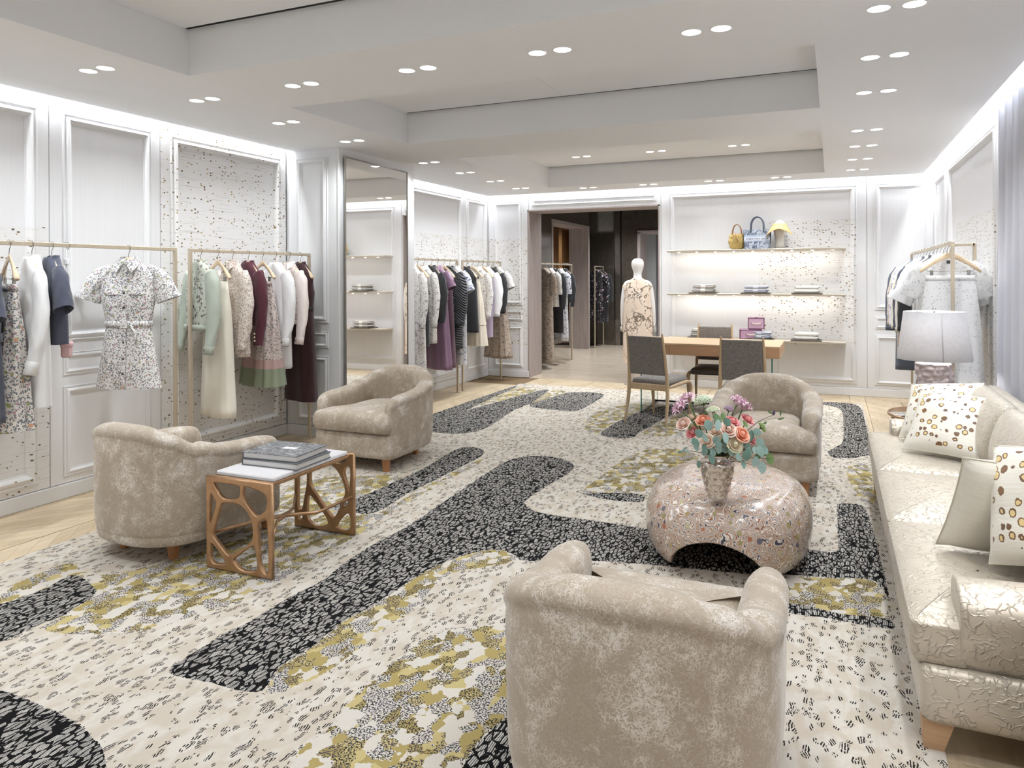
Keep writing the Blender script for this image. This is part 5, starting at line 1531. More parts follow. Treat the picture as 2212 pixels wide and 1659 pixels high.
def hanger(label, x, y, rz=-22, clip=False, z=BAR, half=.205, star=False):
    t = thing('clothes_hanger', label, 'hanger', (x, y, z), R(rz), 'pale wooden hangers')
    mb = MB(); rings = []
    for i in range(17):
        u = i/16*2-1; a = abs(u)
        xx = u*half; zz = -.075-.125*a**1.35
        hh = .017+.006*(1-a); dd = .006+.014*a**2
        if a > .95: hh *= .75; dd *= .8
        rings.append([(xx, dd*math.cos(2*PI*k/8)+.016*a**2*0, zz-.012+hh*math.sin(2*PI*k/8)) for k in range(8)])
    mb.loft(rings, 0)
    mb.build('arms', M_hangwood, t)
    mb = MB()
    # the wire hooks across the bar, which runs along the rail
    c, s = math.cos(R(-rz)), math.sin(R(-rz))
    pts = [(-.017, 0, .006), (-.014, 0, .016), (0, 0, .0185), (.014, 0, .016), (.019, 0, .002), (.014, 0, -.018), (.003, 0, -.034), (0, 0, -.05), (0, 0, -.082)]
    mb.tube([(p[0]*c, p[0]*s, p[2]) for p in pts], .0024, 6)
    mb.build('hook', M_hook, t)
    if clip:
        mb = MB()
        mb.tube([(-.165, 0, -.155), (-.158, 0, -.20), (-.15, 0, -.212), (.15, 0, -.212), (.158, 0, -.20), (.165, 0, -.155)], .0024, 6)
        mb.build('trouser_bar', M_hook, t)
        for s2 in (-1, 1): MB().box(s2*.125-.011, s2*.125+.011, -.008, .008, -.245, -.200, bev=.002).build('clip', M_hook, t)
    if star:
        mb = MB(); pl = []
        for k in range(10):
            r = .011 if k % 2 == 0 else .0048; a = PI/2+k*PI/5
            pl.append((r*math.cos(a), r*math.sin(a)))
        n = len(pl)
        mb.loft([[(p[0], -.010, -.090+p[1]) for p in pl], [(p[0], -.013, -.090+p[1]) for p in pl]])
        mb.build('star_mark', M_dark, t)
    return t

SHOULDER = [(1.632, .058, .040), (1.615, .070, .045), (1.590, .105, .046), (1.560, .145, .047), (1.53, .178, .046), (1.505, .195, .048)]
class Garment:
    def __init__(s, name, label, cat, x, y, rz, group, z=0.0):
        s.t = thing(name, label, cat, (x, y, BAR+z), R(rz), group)
        s.o = -BAR
    def ring(s, z, w, d, amp=0, k=7, ph=0, cx=0, n=44, e=.72):
        r = []
        for i in range(n):
            a = 2*PI*i/n
            c, sn = math.cos(a), math.sin(a)
            f = 1+amp*math.sin(k*a+ph) + amp*.35*math.sin((k*2+1)*a+ph*1.7)
            r.append((cx + w*math.copysign(abs(c)**e, c)*(1+(f-1)*.35), d*math.copysign(abs(sn)**.85, sn)*f, z))
        return r
    def tube(s, name, tab, mat, amp=((0, 0),), k=7, ph=0.0, cx=None, steps=22, cap0=True, cap1=False, e=.72):
        """tab: (z, half width, half depth) from top to hem; amp: fold depth over z"""
        z0, z1 = tab[0][0], tab[-1][0]
        zs = sorted(set([z0+(z1-z0)*i/steps for i in range(steps+1)] + [q[0] for q in tab]), reverse=True)
        T = [(-q[0], q[1]) for q in tab]; D = [(-q[0], q[2]) for q in tab]
        A = sorted((-q[0], q[1]) for q in amp)
        mb = MB(); rings = []
        for z in zs:
            c = lin([(-q[0], q[1]) for q in cx], -z) if cx else 0
            rings.append(s.ring(z+s.o, lin(T, -z), lin(D, -z), lin(A, -z), k, ph+z*.6, c, e=e))
        mb.loft(rings, 0, True, cap0, cap1)
        s.T, s.D = T, D
        return mb.build(name, mat, s.t)
    def front(s, x, z):
        w, d = lin(s.T, -z), lin(s.D, -z)
        q = min(abs(x)/w, .999)**(1/.72)
        return -d*max(0, math.sqrt(max(0, 1-q*q)))**.85
    def sleeve(s, sd, path, rad, mat, name='sleeve', cuff=None, cuffmat=None, flat_=.62, seed=0):
        mb = MB(); rings = []
        P = [Vector((sd*p[0], p[1], p[2]+s.o)) for p in path]
        # resample
        pts = []; rr = []
        for i in range(len(P)-1):
            for j in range(5):
                t = j/5; pts.append(P[i].lerp(P[i+1], t)); rr.append(lerp(rad[i], rad[i+1], t))
        pts.append(P[-1]); rr.append(rad[-1])
        n = 18
        for i, p in enumerate(pts):
            tv = (pts[min(i+1, len(pts)-1)]-pts[max(i-1, 0)]).normalized()
            u = Vector((0, 1, 0)); u = (u-tv*u.dot(tv)).normalized(); w = tv.cross(u)
            ring = []
            for q in range(n):
                a = 2*PI*q/n
                f = 1+.05*math.sin(3*a+i*.8+seed)+.035*math.sin(5*a-i*1.3+seed*2)
                ring.append(p+(u*math.sin(a)*flat_+w*math.cos(a))*rr[i]*f)
            rings.append(ring)
        mb.loft(rings, 0, True, True, False)
        o = mb.build(name, mat, s.t)
        if cuff:
            mb = MB(); a, b = pts[-1], pts[-1]+(pts[-1]-pts[-2]).normalized()*cuff
            tv = (b-a).normalized(); u = Vector((0, 1, 0)); u = (u-tv*u.dot(tv)).normalized(); w = tv.cross(u)
            R0 = rr[-1]*1.03
            mk = lambda p, k: [p+(u*math.sin(2*PI*q/n)*flat_+w*math.cos(2*PI*q/n))*R0*k for q in range(n)]
            mb.loft([mk(a-tv*.004, 1.05), mk(a, 1.07), mk(b, 1.05), mk(b, .97)], 0, True, False, False)
            c = mb.build('cuff', cuffmat or mat, s.t)
            bt_ = MB().sphere(tuple(a+tv*cuff*.5-u*flat_*R0*1.08), .006, 8, 5); bt_.build('cuff_button', M_button, s.t)
        return o
    def collar(s, mat, kind='band', h=.03):
        mb = MB()
        rg = lambda z, k, f=0: [((.064*k)*math.cos(2*PI*i/20), (.045*k)*math.sin(2*PI*i/20)-f*.012*max(0, -math.sin(2*PI*i/20)), z+s.o-(.026*max(0, -math.sin(2*PI*i/20)) if True else 0)) for i in range(20)]
        mb.loft([rg(1.610, 1.04), rg(1.622+h*.4, .98), rg(1.622+h*.75, .95), rg(1.622+h*.75, .88), rg(1.61, .92)], 0, True, False, False)
        mb.build('collar_band' if kind != 'band' else 'collar', mat, s.t)
        if kind == 'shirt':
            for sd in (-1, 1):
                mb = MB()
                top = [(sd*.062, .005, 1.640), (sd*.040, -.040, 1.628), (sd*.006, -.056, 1.606)]
                low = [(sd*.092, -.012, 1.604), (sd*.078, -.058, 1.568), (sd*.052, -.066, 1.536)]
                v = [(p[0], p[1], p[2]+s.o) for p in top+low]; v2 = [(p[0], p[1]-.005, p[2]) for p in v]
                mb.add(v+v2, [(0, 1, 4, 3), (1, 2, 5, 4), (6, 9, 10, 7), (7, 10, 11, 8), (0, 3, 9, 6), (3, 4, 10, 9), (4, 5, 11, 10), (5, 2, 8, 11), (2, 1, 7, 8), (1, 0, 6, 7)], 0, False)
                mb.build('collar_point', mat, s.t)
    def buttons(s, zs, mat=M_button, x=0.0, r=.0085):
        for z in zs:
            o = MB().lathe([(r, 0), (r, .003), (r*.7, .0045), (.0003, .0045)], 12).build('button', mat, s.t)
            o.location = (x, s.front(x, z)-.001, z+s.o); o.rotation_euler = (PI/2, 0, 0)
    def band(s, name, z0, z1, mat, grow=.006):
        mb = MB()
        f = lambda z, k: s.ring(z+s.o, lin(s.T, -z)+k, lin(s.D, -z)+k)
        mb.loft([f(z1, grow*.2), f(z1, grow), f(z0, grow), f(z0, grow*.2)], 0, True, False, False)
        return mb.build(name, mat, s.t)
    def patch(s, name, x0, x1, z0, z1, mat, th=.004, point=0.0):
        mb = MB(); nx = 4
        P = lambda x, z, k: (x, s.front(x, z)-k, z+s.o)
        vs = []; 
        for k in (0.001, th):
            for i in range(nx+1):
                x = lerp(x0, x1, i/nx); vs.append(P(x, z1, k))
            for i in range(nx+1):
                x = lerp(x0, x1, i/nx); vs.append(P(x, z0-point*(1-abs(2*i/nx-1)), k))
        n = nx+1; fs = []
        for i in range(nx):
            fs.append((2*n+i, 2*n+i+1, 3*n+i+1, 3*n+i)); fs.append((i, 2*n+i, 2*n+i+1, i+1)[::-1]); fs.append((n+i, 3*n+i, 3*n+i+1, n+i+1))
        fs.append((0, n, 3*n, 2*n)); fs.append((nx, 2*n+nx, 3*n+nx, n+nx))
        mb.add(vs, fs, 0, False)
        return mb.build(name, mat, s.t)

LONG = [(.165, 0, 1.535), (.205, 0, 1.46), (.245, -.005, 1.30), (.268, -.02, 1.12)]
def upper(label, name, mat, x, y, rz, group, hem, w=.205, sl=None, sr=(.050, .061, .059, .053, .044), cuff=.05, collar='band', depth=.075, fold=.05, cat=None, sleevemat=None, hemw=None, cuffmat=None, drop=0, seed=1, waist=None, bodymat=None):
    g = Garment(name, label, cat or name.split('_')[-1], x, y, rz, group)
    hw = hemw or w
    tab = list(SHOULDER) + [(1.44, w*.98, .056), (1.36, w, depth*.9)]
    if waist: tab += [(waist[0], waist[1], depth*.85)]
    tab += [((1.36+hem)/2 if not waist else (waist[0]+hem)/2, (w+hw)/2 if not waist else (waist[1]+hw)/2, depth), (hem, hw, depth*1.05)]
    if hem > 1.3: tab = list(SHOULDER) + [(1.44, w, .056), (hem, hw, depth)]
    g.tube('body', tab, bodymat or mat, ((1.6, 0), (1.4, fold*.5), (hem, fold*1.6)), 7, seed)
    if sl:
        for sd in (-1, 1):
            g.sleeve(sd, LONG[:2] + [(.245, -.005, lerp(1.46, sl, .34)), (.255, -.025, lerp(1.46, sl, .67)), (.262, -.05, sl+(cuff or 0))], sr, sleevemat or mat, cuff=cuff, cuffmat=cuffmat, seed=seed+sd)
    if collar: g.collar(mat, collar)
    return g
def short(g, mat, end, r=.085, out=.285, open_=1.0, seed=0):
    for sd in (-1, 1):
        g.sleeve(sd, [(.150, 0, 1.545), (.205, 0, 1.49), (lerp(.205, out, .5), 0, lerp(1.49, end, .5)), (out, 0, end)], (.052, .070, .078*open_, r*open_), mat, 'sleeve', seed=seed+sd)
def skirt(label, name, mat, x, y, rz, group, hem, w0=.15, w1=.22, d1=.10, fold=.10, k=9, top=1.468, cat='skirt', wb=True, seed=1):
    g = Garment(name, label, cat, x, y, rz, group)
    g.tube('panel', [(top, w0, .022), (top-.04, w0*1.01, .030), (lerp(top, hem, .35), lerp(w0, w1, .5), d1*.6), (hem, w1, d1)], mat, ((top, 0), (top-.05, fold*.3), (lerp(top, hem, .4), fold*.7), (hem, fold)), k, seed, steps=18)
    if wb: g.band('waistband', top-.04, top, mat, .003)
    return g
def trousers(label, mat, x, y, rz, group, hem, w1=.115, sep=.115):
    g = Garment('wide_trousers', label, 'trousers', x, y, rz, group)
    top = 1.468
    for sd in (-1, 1):
        g.tube('leg', [(top, .078, .02), (top-.2, .095, .05), (1.1, .092, .065), (hem, w1, .075)], mat, ((top, 0), (1.2, .05), (hem, .12)), 3, sd, cx=[(top, sd*.075), (1.15, sd*.085), (hem, sd*sep)], steps=16)
    g.tube('waistband', [(top+.004, .153, .024), (top-.04, .156, .030)], mat, cap0=True, steps=2)
    return g

X1 = -4.46
g1 = 'clothes on the rail nearest the camera at the left wall'
g2 = 'clothes on the rail before the speckled panel'
g3 = 'clothes on the rail beyond the mirror'
g4 = 'clothes on the rail in the far left corner'
rail('champagne metal rail holding the white flowered shirt dress, nearest the camera', X1, 2.55, 3.99)
rail('champagne metal rail in front of the speckled wall panel, beside the mirror pier', X1, 4.13, 5.51)
rail('champagne metal rail just beyond the mirror, with the purple dress', X1, 7.08, 8.46)
rail('champagne metal rail in the far left corner beside the doorway', X1, 8.60, 9.81)
A = -22
def H(lb, y, clip=False, rz=A, x=X1, **kw): return hanger('pale wooden hanger ' + lb, x, y, rz, clip, **kw)
# --- first rail
H('of the navy coat at the left edge of the picture', 2.66)
g = upper('navy belted coat at the left edge of the picture, its sleeve flared', 'coat', F['navy'], X1, 2.66, A, g1, .69, .20, None, collar='band', hemw=.23, waist=(1.17, .17))
short(g, F['navy'], 1.27, .095, .26); g.band('belt', 1.14, 1.19, F['navy'], .008)
H('with the meadow flower skirt clipped under it', 2.795, True)
skirt('long cream skirt with meadow flowers, clipped to its hanger beside the white blouse', 'flowered_skirt', F['meadow'], X1, 2.795, A, g1, .62, .145, .225, .11, .16, 8)
H('of the white blouse on the nearest rail', 2.929)
upper('white long-sleeved blouse between flowered skirt and navy jacket', 'blouse', F['white'], X1, 2.929, A, g1, .74, .205, .94, (.05, .066, .07, .066, .05), .075, 'band', .08, .08, seed=2)
H('of the short-sleeved navy jacket', 3.053)
g = upper('navy short-sleeved jacket next to the white blouse', 'jacket', F['navy'], X1, 3.053, A, g1, 1.10, .21, None, collar='band', depth=.07, seed=3)
short(g, F['navy'], 1.31, .085, .275)
g = Garment('quilted_bag', 'small pink quilted bag hanging from the rail on a white strap', 'bag', X1, 3.15, -40, g1)
mb = MB(); mb.box(-.055, .055, -.03, .03, 1.0-BAR, 1.095-BAR, bev=.012); mb.build('body', F['pinkleather'], g.t)
mb = MB(); mb.box(-.058, .058, -.034, .034, 1.06-BAR, 1.10-BAR, bev=.012); mb.build('flap', F['pinkleather'], g.t)
mb = MB()
for s in (-1, 1): mb.tube([(s*.05, 0, 1.08-BAR), (s*.03, 0, 1.35-BAR), (s*.012, 0, 1.60-BAR), (0, 0, -.012+.002)], .008, 6, flat=.4)
mb.build('strap', F['white'], g.t)
MB().box(-.035, .035, -.012, .012, 1.585-BAR, 1.625-BAR, bev=.005).build('strap_pad', F['white'], g.t)
mb = MB(); mb.tube([(.0, -.017, .006), (.0, -.014, .016), (0, 0, .0185), (0, .014, .016), (0, .019, .002), (0, .014, -.018), (0, 0, -.034), (0, 0, -.11)], .0024, 6); mb.build('hook', M_hook, g.t)
# the shirt dress turned to the camera
H('of the white flowered shirt dress, with a small dark star', 3.60, rz=24, star=True)
fm = F['brightfloral']
g = Garment('shirt_dress', 'white shirt dress with small flowers, cap sleeves and belt, hanging alone', 'dress', X1, 3.60, 24, g1)
g.tube('body', list(SHOULDER) + [(1.44, .185, .06), (1.36, .183, .07), (1.26, .165, .066), (1.185, .148, .06), (1.12, .158, .066), (1.0, .178, .078), (.85, .200, .085), (.742, .218, .09)], fm, ((1.6, 0), (1.3, .03), (1.15, .05), (1.0, .04), (.742, .07)), 6, 1, steps=30)
for sd in (-1, 1): g.sleeve(sd, [(.13, 0, 1.568), (.19, 0, 1.528), (.24, 0, 1.45), (.275, 0, 1.35)], (.030, .052, .072, .090), fm, 'cap_sleeve', seed=sd, flat_=.5)
g.collar(fm, 'shirt', .035)
g.patch('placket', -.016, .016, .75, 1.56, fm, .003)
for sd in (-1, 1):
    g.patch('pocket', sd*.088-.048, sd*.088+.048, 1.315, 1.415, fm, .004, .012)
    g.patch('pocket_flap', sd*.088-.052, sd*.088+.052, 1.39, 1.425, fm, .008, .006)
g.buttons((1.40, 1.30, 1.06, .95, .85))
g.band('belt', 1.165, 1.205, fm, .007)
mb = MB(); mb.box(-.024, .024, -.078, -.068, 1.158-BAR, 1.212-BAR, bev=.003); mb.build('buckle', fm, g.t)
mb = MB(); mb.tube([(.05, -.075, 1.18-BAR), (.085, -.082, 1.13-BAR), (.095, -.086, 1.05-BAR)], .017, 6, flat=.25, up=(0, 1, 0)); mb.build('belt_tail', fm, g.t)
# --- second rail
B = -20
H('of the sage denim jacket', 4.229, rz=B)
g = upper('sage green denim jacket with a ring of dark flowers on its back', 'denim_jacket', F['sage'], X1, 4.229, B, g2, 1.10, .21, .93, (.06, .074, .07, .062, .05), .055, 'band', .075, .03, 'jacket', bodymat=F['sageprint'], hemw=.195)
g.band('hem_band', 1.10, 1.145, F['sage'], .006); g.patch('leather_tag', -.045, .0, 1.108, 1.138, M_tag, .009)
g.buttons((1.123,), x=.06); g.buttons((1.123,), x=.10); g.patch('back_yoke', -.155, .155, 1.478, 1.484, F['sage'], .004)
H('with the cream wide trousers clipped under it', 4.403, True, rz=B)
trousers('cream wide-legged trousers hanging under the sage jacket', F['cream'], X1, 4.403, B, g2, .415)
H('of the dusty flowered blouse', 4.559, rz=B)
upper('cream blouse with dusty flowers and gathered collar, left of the burgundy jacket', 'blouse', F['dusty'], X1, 4.559, B, g2, .87, .205, .93, (.06, .078, .08, .074, .048), .05, 'shirt', .085, .09, seed=4)
H('of the burgundy jacket', 4.734, rz=B)
g = upper('burgundy wool jacket with pearl cuff buttons', 'jacket', F['burgundy'], X1, 4.734, B, g2, 1.115, .21, .955, (.06, .07, .066, .06, .055), None, 'band', .08, .02, seed=5)
for q in range(3):
    o = MB().sphere((0, 0, 0), .0085, 8, 5).build('cuff_button', M_goldbtn, g.t); o.location = (.268+.002*q, -.085, 1.05-.028*q-BAR)
H('with the pleated skirt clipped under it', 4.90, True, rz=B)
skirt('pale pleated skirt with pink band and green hem', 'pleated_skirt', F['skirtband'], X1, 4.90, B, g2, .59, .15, .245, .13, .17, 11, seed=2)
H('of the white blouse before the pale pink jacket', 5.061, rz=B)
upper('white long-sleeved blouse between pleated skirt and pale pink jacket', 'blouse', F['white'], X1, 5.061, B, g2, .72, .205, .92, (.06, .076, .074, .064, .046), .06, None, .08, .08, seed=6)
H('of the pale pink denim jacket', 5.237, rz=B)
g = upper('pale pink denim jacket with flowered front', 'denim_jacket', F['palepink'], X1, 5.237, B, g2, 1.09, .205, .92, (.06, .07, .066, .058, .048), .055, 'shirt', .07, .03, 'jacket', bodymat=F['dusty'], seed=7)
g.band('hem_band', 1.09, 1.13, F['palepink'], .006)
H('of the long wine dress', 5.39, rz=B)
g = upper('long dark wine sleeveless dress with a thin black belt, last on its rail', 'sleeveless_dress', F['wine'], X1, 5.39, B, g2, .385, .19, None, collar='band', hemw=.225, waist=(1.22, .165), depth=.08, fold=.06, cat='dress', seed=8)
g.band('belt', 1.205, 1.235, M_dark, .006)
# --- third rail
H('of the long sprigged dress behind the mirror pier', 7.33)
upper('long white dress with grey sprigs, beside the mirror pier', 'long_dress', F['sprig'], X1, 7.33, A, g3, .26, .20, .92, cuff=.06, hemw=.24, cat='dress', depth=.085, fold=.06)
H('with black trousers clipped under it', 7.46, True)
trousers('black trousers hanging between two sprigged pieces', F['black'], X1, 7.46, A, g3, .69, .085, .085)
H('of the sprigged shirt jacket', 7.602)
upper('white shirt jacket with grey sprigs and long cuffs', 'shirt_jacket', F['sprig'], X1, 7.602, A, g3, .72, .205, .91, cuff=.06, cat='jacket', collar='shirt', seed=3)
H('of the black blazer', 7.785)
upper('black blazer before the purple dress', 'blazer', F['black'], X1, 7.785, A, g3, .96, .21, .955, cuff=None, cat='jacket', seed=4)
H('of the purple dress', 7.937)
g = upper('shiny purple short-sleeved belted dress', 'belted_dress', F['purple'], X1, 7.937, A, g3, .37, .195, None, hemw=.235, waist=(1.24, .16), cat='dress', fold=.10, collar='shirt', seed=5)
short(g, F['purple'], 1.36, .075, .265); g.band('belt', 1.22, 1.26, F['purple'], .007)
H('with the plum skirt clipped under it', 8.096, True)
skirt('plain plum skirt half hidden by the black quilted coat', 'plum_skirt', F['plum'], X1, 8.096, A, g3, .38, .15, .20, .09, .06, 5)
H('of the black quilted coat', 8.247)
upper('black quilted coat with wide padded sleeves', 'quilted_coat', F['quilt'], X1, 8.247, A, g3, .60, .215, .90, (.07, .09, .094, .088, .072), .05, 'band', .10, .03, 'coat', seed=6)
H('of the scenic printed dress', 8.403)
g = upper('white short-sleeved dress with blue grey scenes, last on the third rail', 'printed_dress', F['jouy'], X1, 8.403, A, g3, .385, .195, None, hemw=.20, cat='dress', seed=7)
short(g, F['jouy'], 1.31, .085, .28)
# --- fourth rail
H('of the black sleeveless top', 8.715)
upper('black sleeveless shift, first on the corner rail', 'sleeveless_shift', F['black'], X1, 8.715, A, g4, .77, .19, None, hemw=.225, cat='dress', depth=.08, fold=.03)
H('with the tulle skirt clipped under it', 8.887, True)
g = skirt('cream tiered tulle skirt', 'tulle_skirt', F['tulle'], X1, 8.887, A, g4, .58, .14, .25, .12, .16, 15)
g.tube('upper_tier', [(1.45, .142, .03), (1.2, .185, .07), (.86, .228, .11)], F['tulle'], ((1.45, .02), (.86, .13)), 17, .4, steps=12)
H('of the sprigged blouse on the corner rail', 9.062)
upper('sprigged blouse between tulle skirt and lilac trousers', 'blouse', F['sprig'], X1, 9.062, A, g4, .93, .20, .945, cuff=.05, collar='shirt', seed=2)
H('with the lilac trousers clipped under it', 9.216, True)
trousers('lilac trousers on the corner rail', F['lilac'], X1, 9.216, A, g4, .67, .085, .085)
H('of the white blouse on the corner rail', 9.345)
upper('white blouse with wide sleeves on the corner rail', 'blouse', F['white'], X1, 9.345, A, g4, .95, .20, .95, (.06, .08, .08, .07, .046), .05, seed=5)
H('of the black long-sleeved jacket in the corner', 9.55)
upper('black long-sleeved jacket near the doorway', 'jacket', F['black'], X1, 9.55, A, g4, 1.04, .205, .985, cuff=.05, seed=6)
H('of the sprigged dress in the corner', 9.709)
g = upper('sprigged short-sleeved top over a brown pleated skirt, nearest the doorway', 'pleated_dress', F['sprig'], X1, 9.709, A, g4, 1.10, .19, None, hemw=.175, cat='dress', seed=7)
short(g, F['sprig'], 1.33, .08, .27)
g.tube('pleated_skirt', [(1.13, .165, .065), (.95, .18, .08), (.33, .245, .115)], F['brownfloral'], ((1.13, .03), (.33, .15)), 12, 0, steps=14)
# --- rail along the right wall
XR1, ZR = .83, .03
def ret(t):
    MB().box(.0125, .20, -1.17-.0125, -1.17+.0125, 1.74-.0125, 1.74+.0125, bev=.002).build('return_bar', M_rail, t)
    MB().box(.20-.0125, .20+.0125, -1.17-.0125, -1.17+.0125, 0, 1.7525, bev=.002).build('return_post', M_rail, t)
rail('champagne metal rail along the right wall behind the table lamp', XR1, 6.39, 9.50, 1.74, ret)
g5 = 'clothes on the rail along the right wall'
_B0 = BAR
def HR(lb, y, clip=False, rz=0): return hanger('pale wooden hanger ' + lb, XR1, y, rz, clip, z=1.74)
class _Z: pass
def lift(g): g.t.location.z += ZR; return g
HR('with the white lace skirt, nearest on the right rail', 6.52, True, 3)
lift(skirt('white lace skirt clipped to the nearest hanger on the right rail', 'lace_skirt', F['lace'], XR1, 6.52, 3, g5, .60, .165, .225, .08, .09, 8))
HR('of the white eyelet blouse', 6.68, rz=4)
g = lift(upper('white eyelet lace blouse right behind the lace skirt', 'lace_blouse', F['lace2'], XR1, 6.68, 4, g5, .55, .20, None, hemw=.235, cat='blouse')); g.patch('neck_label', -.012, .012, 1.56, 1.585, M_inner, .003)
short(g, F['lace2'], 1.30, .07, .27)
HR('of the white tee', 6.88, rz=2)
g = lift(upper('plain white tee with wide sleeves on the right rail', 'tee', F['white'], XR1, 6.88, 2, g5, 1.0, .215, None, cat='shirt')); short(g, F['white'], 1.25, .095, .32)
for y, lb, nm, mt, hem, sl, cat in ((7.10, 'white tee with navy palms', 'printed_tee', 'palms', 1.0, None, 'shirt'), (7.33, 'black jacket behind the printed tee', 'jacket', 'black', 1.08, .98, 'jacket'),
        (7.58, 'cream cardigan in the middle of the right rail', 'cardigan', 'cream', 1.0, .95, 'cardigan'), (7.84, 'navy jacket in the middle of the right rail', 'jacket', 'navy', 1.05, .95, 'jacket'),
        (8.1, 'ivory blouse on the right rail', 'blouse', 'cream', .95, .95, 'blouse'), (8.36, 'scenic printed blouse on the right rail', 'blouse', 'jouy', .95, .95, 'blouse'),
        (8.64, 'beige floral dress deep on the right rail', 'dress', 'dusty', .6, .95, 'dress'), (8.92, 'dark denim jacket at the far end of the right rail', 'denim_jacket', 'denim', 1.05, .88, 'jacket')):
    HR('of the ' + lb, y, rz=2)
    g = lift(upper(lb + ', hanging', nm, F[mt], XR1, y, 2, g5, hem, .21, sl, cat=cat, cuff=.04 if sl else None, seed=int(y*10)))
    if not sl: short(g, F[mt], 1.27, .09, .30)
HR('with the blue denim skirt, farthest on the right rail', 9.25, True)
lift(skirt('blue denim skirt at the far end of the right rail', 'denim_skirt', F['denim'], XR1, 9.25, 0, g5, .42, .16, .19, .07, .03, 5))
# ---------------------------------------------------------------- tall mirror on the pier
M_mirror = NM('mirror_glass').bsdf((.90, .90, .89, 1), .02, 1.0)
M_mirrorframe = flat('mirror_frame_metal', srgb(150, 146, 140), .3, .8)
t = thing('wall_mirror', 'tall rectangular mirror on the pier facing the room', 'mirror', (BOXX+.010, 6.20, 0), R(1.0))
MB().box(.001, .010, -.552, .552, .06, 2.612).build('glass', M_mirror, t)
mb = MB(); rings = []
for i_, h in ((0, .0), (0, .016), (.010, .016), (.010, .009)):
    rings.append([(h, -.564+i_, .05+i_), (h, .564-i_, .05+i_), (h, .564-i_, 2.624-i_), (h, -.564+i_, 2.624-i_)])
mb.loft(rings, 0, True, False, False, False)
mb.build('frame', M_mirrorframe, t)

# ---------------------------------------------------------------- three lit shelves and what stands on them
M_shelf = flat('satin_champagne_shelf', srgb(206, 196, 180), .35, .55)
M_led = emis('shelf_led', (1.0, .93, .82), 9.0)
SHZ = [1.842, 1.272, .688]
SX_0, SX_1 = -2.02, .155
for k, (z, lb) in enumerate(zip(SHZ, ('top metal shelf on the back wall, carrying bags and a hat', 'middle metal shelf on the back wall, carrying three folded stacks', 'lowest metal shelf on the back wall, behind the oak desk'))):
    t = thing('wall_shelf', lb, 'shelf', ((SX_0+SX_1)/2, YB-.001, z), 0, 'metal shelves on the back wall')
    L = (SX_1-SX_0)/2
    mb = MB()
    mb.box(-L, L, -.30, 0, -.026, 0, bev=.003)
    mb.build('board', M_shelf, t)
    for i in range(9):
        x = -L+.15+i*(2*L-.3)/8
        if k < 2: MB().lathe([(.016, -.0005), (.014, -.004), (.0003, -.004)], 12).build('led_spot', M_led, t, (x, -.235, -.026))
    if k < 2:
        d = bpy.data.lights.new('shelf_strip', 'AREA'); d.shape = 'RECTANGLE'; d.size = 2*L-.1; d.size_y = .02; d.energy = 5.0; d.color = (1.0, .95, .88)
        o = bpy.data.objects.new('shelf_strip', d); COL.objects.link(o); o.location = ((SX_0+SX_1)/2, YB-.2, z-.032); o.rotation_euler = (R(20), 0, 0)
SY = YB-.16
# gold bag
M_gold = NM('gold_embroidery'); _v = M_gold.tc('Object')
M_gold = M_gold.bsdf(M_gold.mix(M_gold.noise(_v, 70.0, 2), srgb(160, 128, 64), srgb(230, 206, 140)), .35, .4)
M_tan = flat('tan_leather', srgb(150, 106, 72), .5)
t = thing('handbag', 'small round gold embroidered handbag on the top shelf', 'handbag', (-1.135, SY, SHZ[0]))
mb = MB(); rings = []
for j in range(13):
    z = .205*j/12
    w = interp([(0, .062), (.03, .088), (.10, .108), (.17, .100), (.205, .085)], z)
    ring = []
    for i in range(28):
        a = 2*PI*i/28
        n_ = 1+.07*mnoise.noise((math.cos(a)*5, math.sin(a)*5, z*45))
        ring.append((w*math.cos(a)*n_, w*.62*math.sin(a)*n_, z))
    rings.append(ring)
mb.loft(rings, 0, True, True, False)
mb.build('body', M_gold, t)
mb = MB(); rd = random.Random(4)
for i in range(150):
    a = rd.uniform(0, 2*PI); z = rd.uniform(.012, .2); w = interp([(0, .062), (.03, .088), (.10, .108), (.17, .100), (.205, .085)], z)
    mb.sphere((w*math.cos(a), w*.62*math.sin(a), z), rd.uniform(.005, .010), 5, 3, sc=(1, 1, .6))
mb.build('sequins', M_gold, t)['kind'] = 'stuff'
for y in (-.045, .045):
    MB().tube([(-.055+.0, y, .195)] + [(.058*math.cos(PI-PI*q/8), y*(1-.5*math.sin(PI*q/8)), .20+.128*math.sin(PI*q/8)) for q in range(9)] + [(.055, y, .195)], .006, 6).build('handle', M_tan, t)
MB().tube([(-.02, -.06, .215), (.0, -.073, .15), (.03, -.072, .09)], .012, 6, flat=.35, up=(0, 1, 0)).build('tassel', M_tan, t)
# tote
mt = NM('blue_grey_scenic_canvas'); _v = mt.tc('Object'); _X, _Y, _Z = mt.sep(_v)
_n1 = mt.noise(_v, 24.0, 4, .65, 1.2)
_c = mt.ramp(_n1, [(.36, srgb(78, 88, 108)), (.48, srgb(130, 140, 158)), (.58, srgb(196, 202, 212)), (.7, srgb(150, 158, 174))])
_band = mt.math('MULTIPLY', mt.math('GREATER_THAN', _Z, .098), mt.math('LESS_THAN', _Z, .178))
_white = mt.math('MULTIPLY', mt.math('GREATER_THAN', _Z, .112), mt.math('LESS_THAN', _Z, .152))
_c = mt.mix(_band, _c, srgb(172, 182, 200)); _c = mt.mix(_white, _c, srgb(216, 222, 232))
_edge = mt.math('GREATER_THAN', mt.math('ABSOLUTE', _X), .157); _c = mt.mix(_edge, _c, srgb(78, 86, 104))
M_tote = mt.bsdf(_c, .8)
M_totehandle = flat('slate_blue_handle', srgb(84, 92, 108), .6)
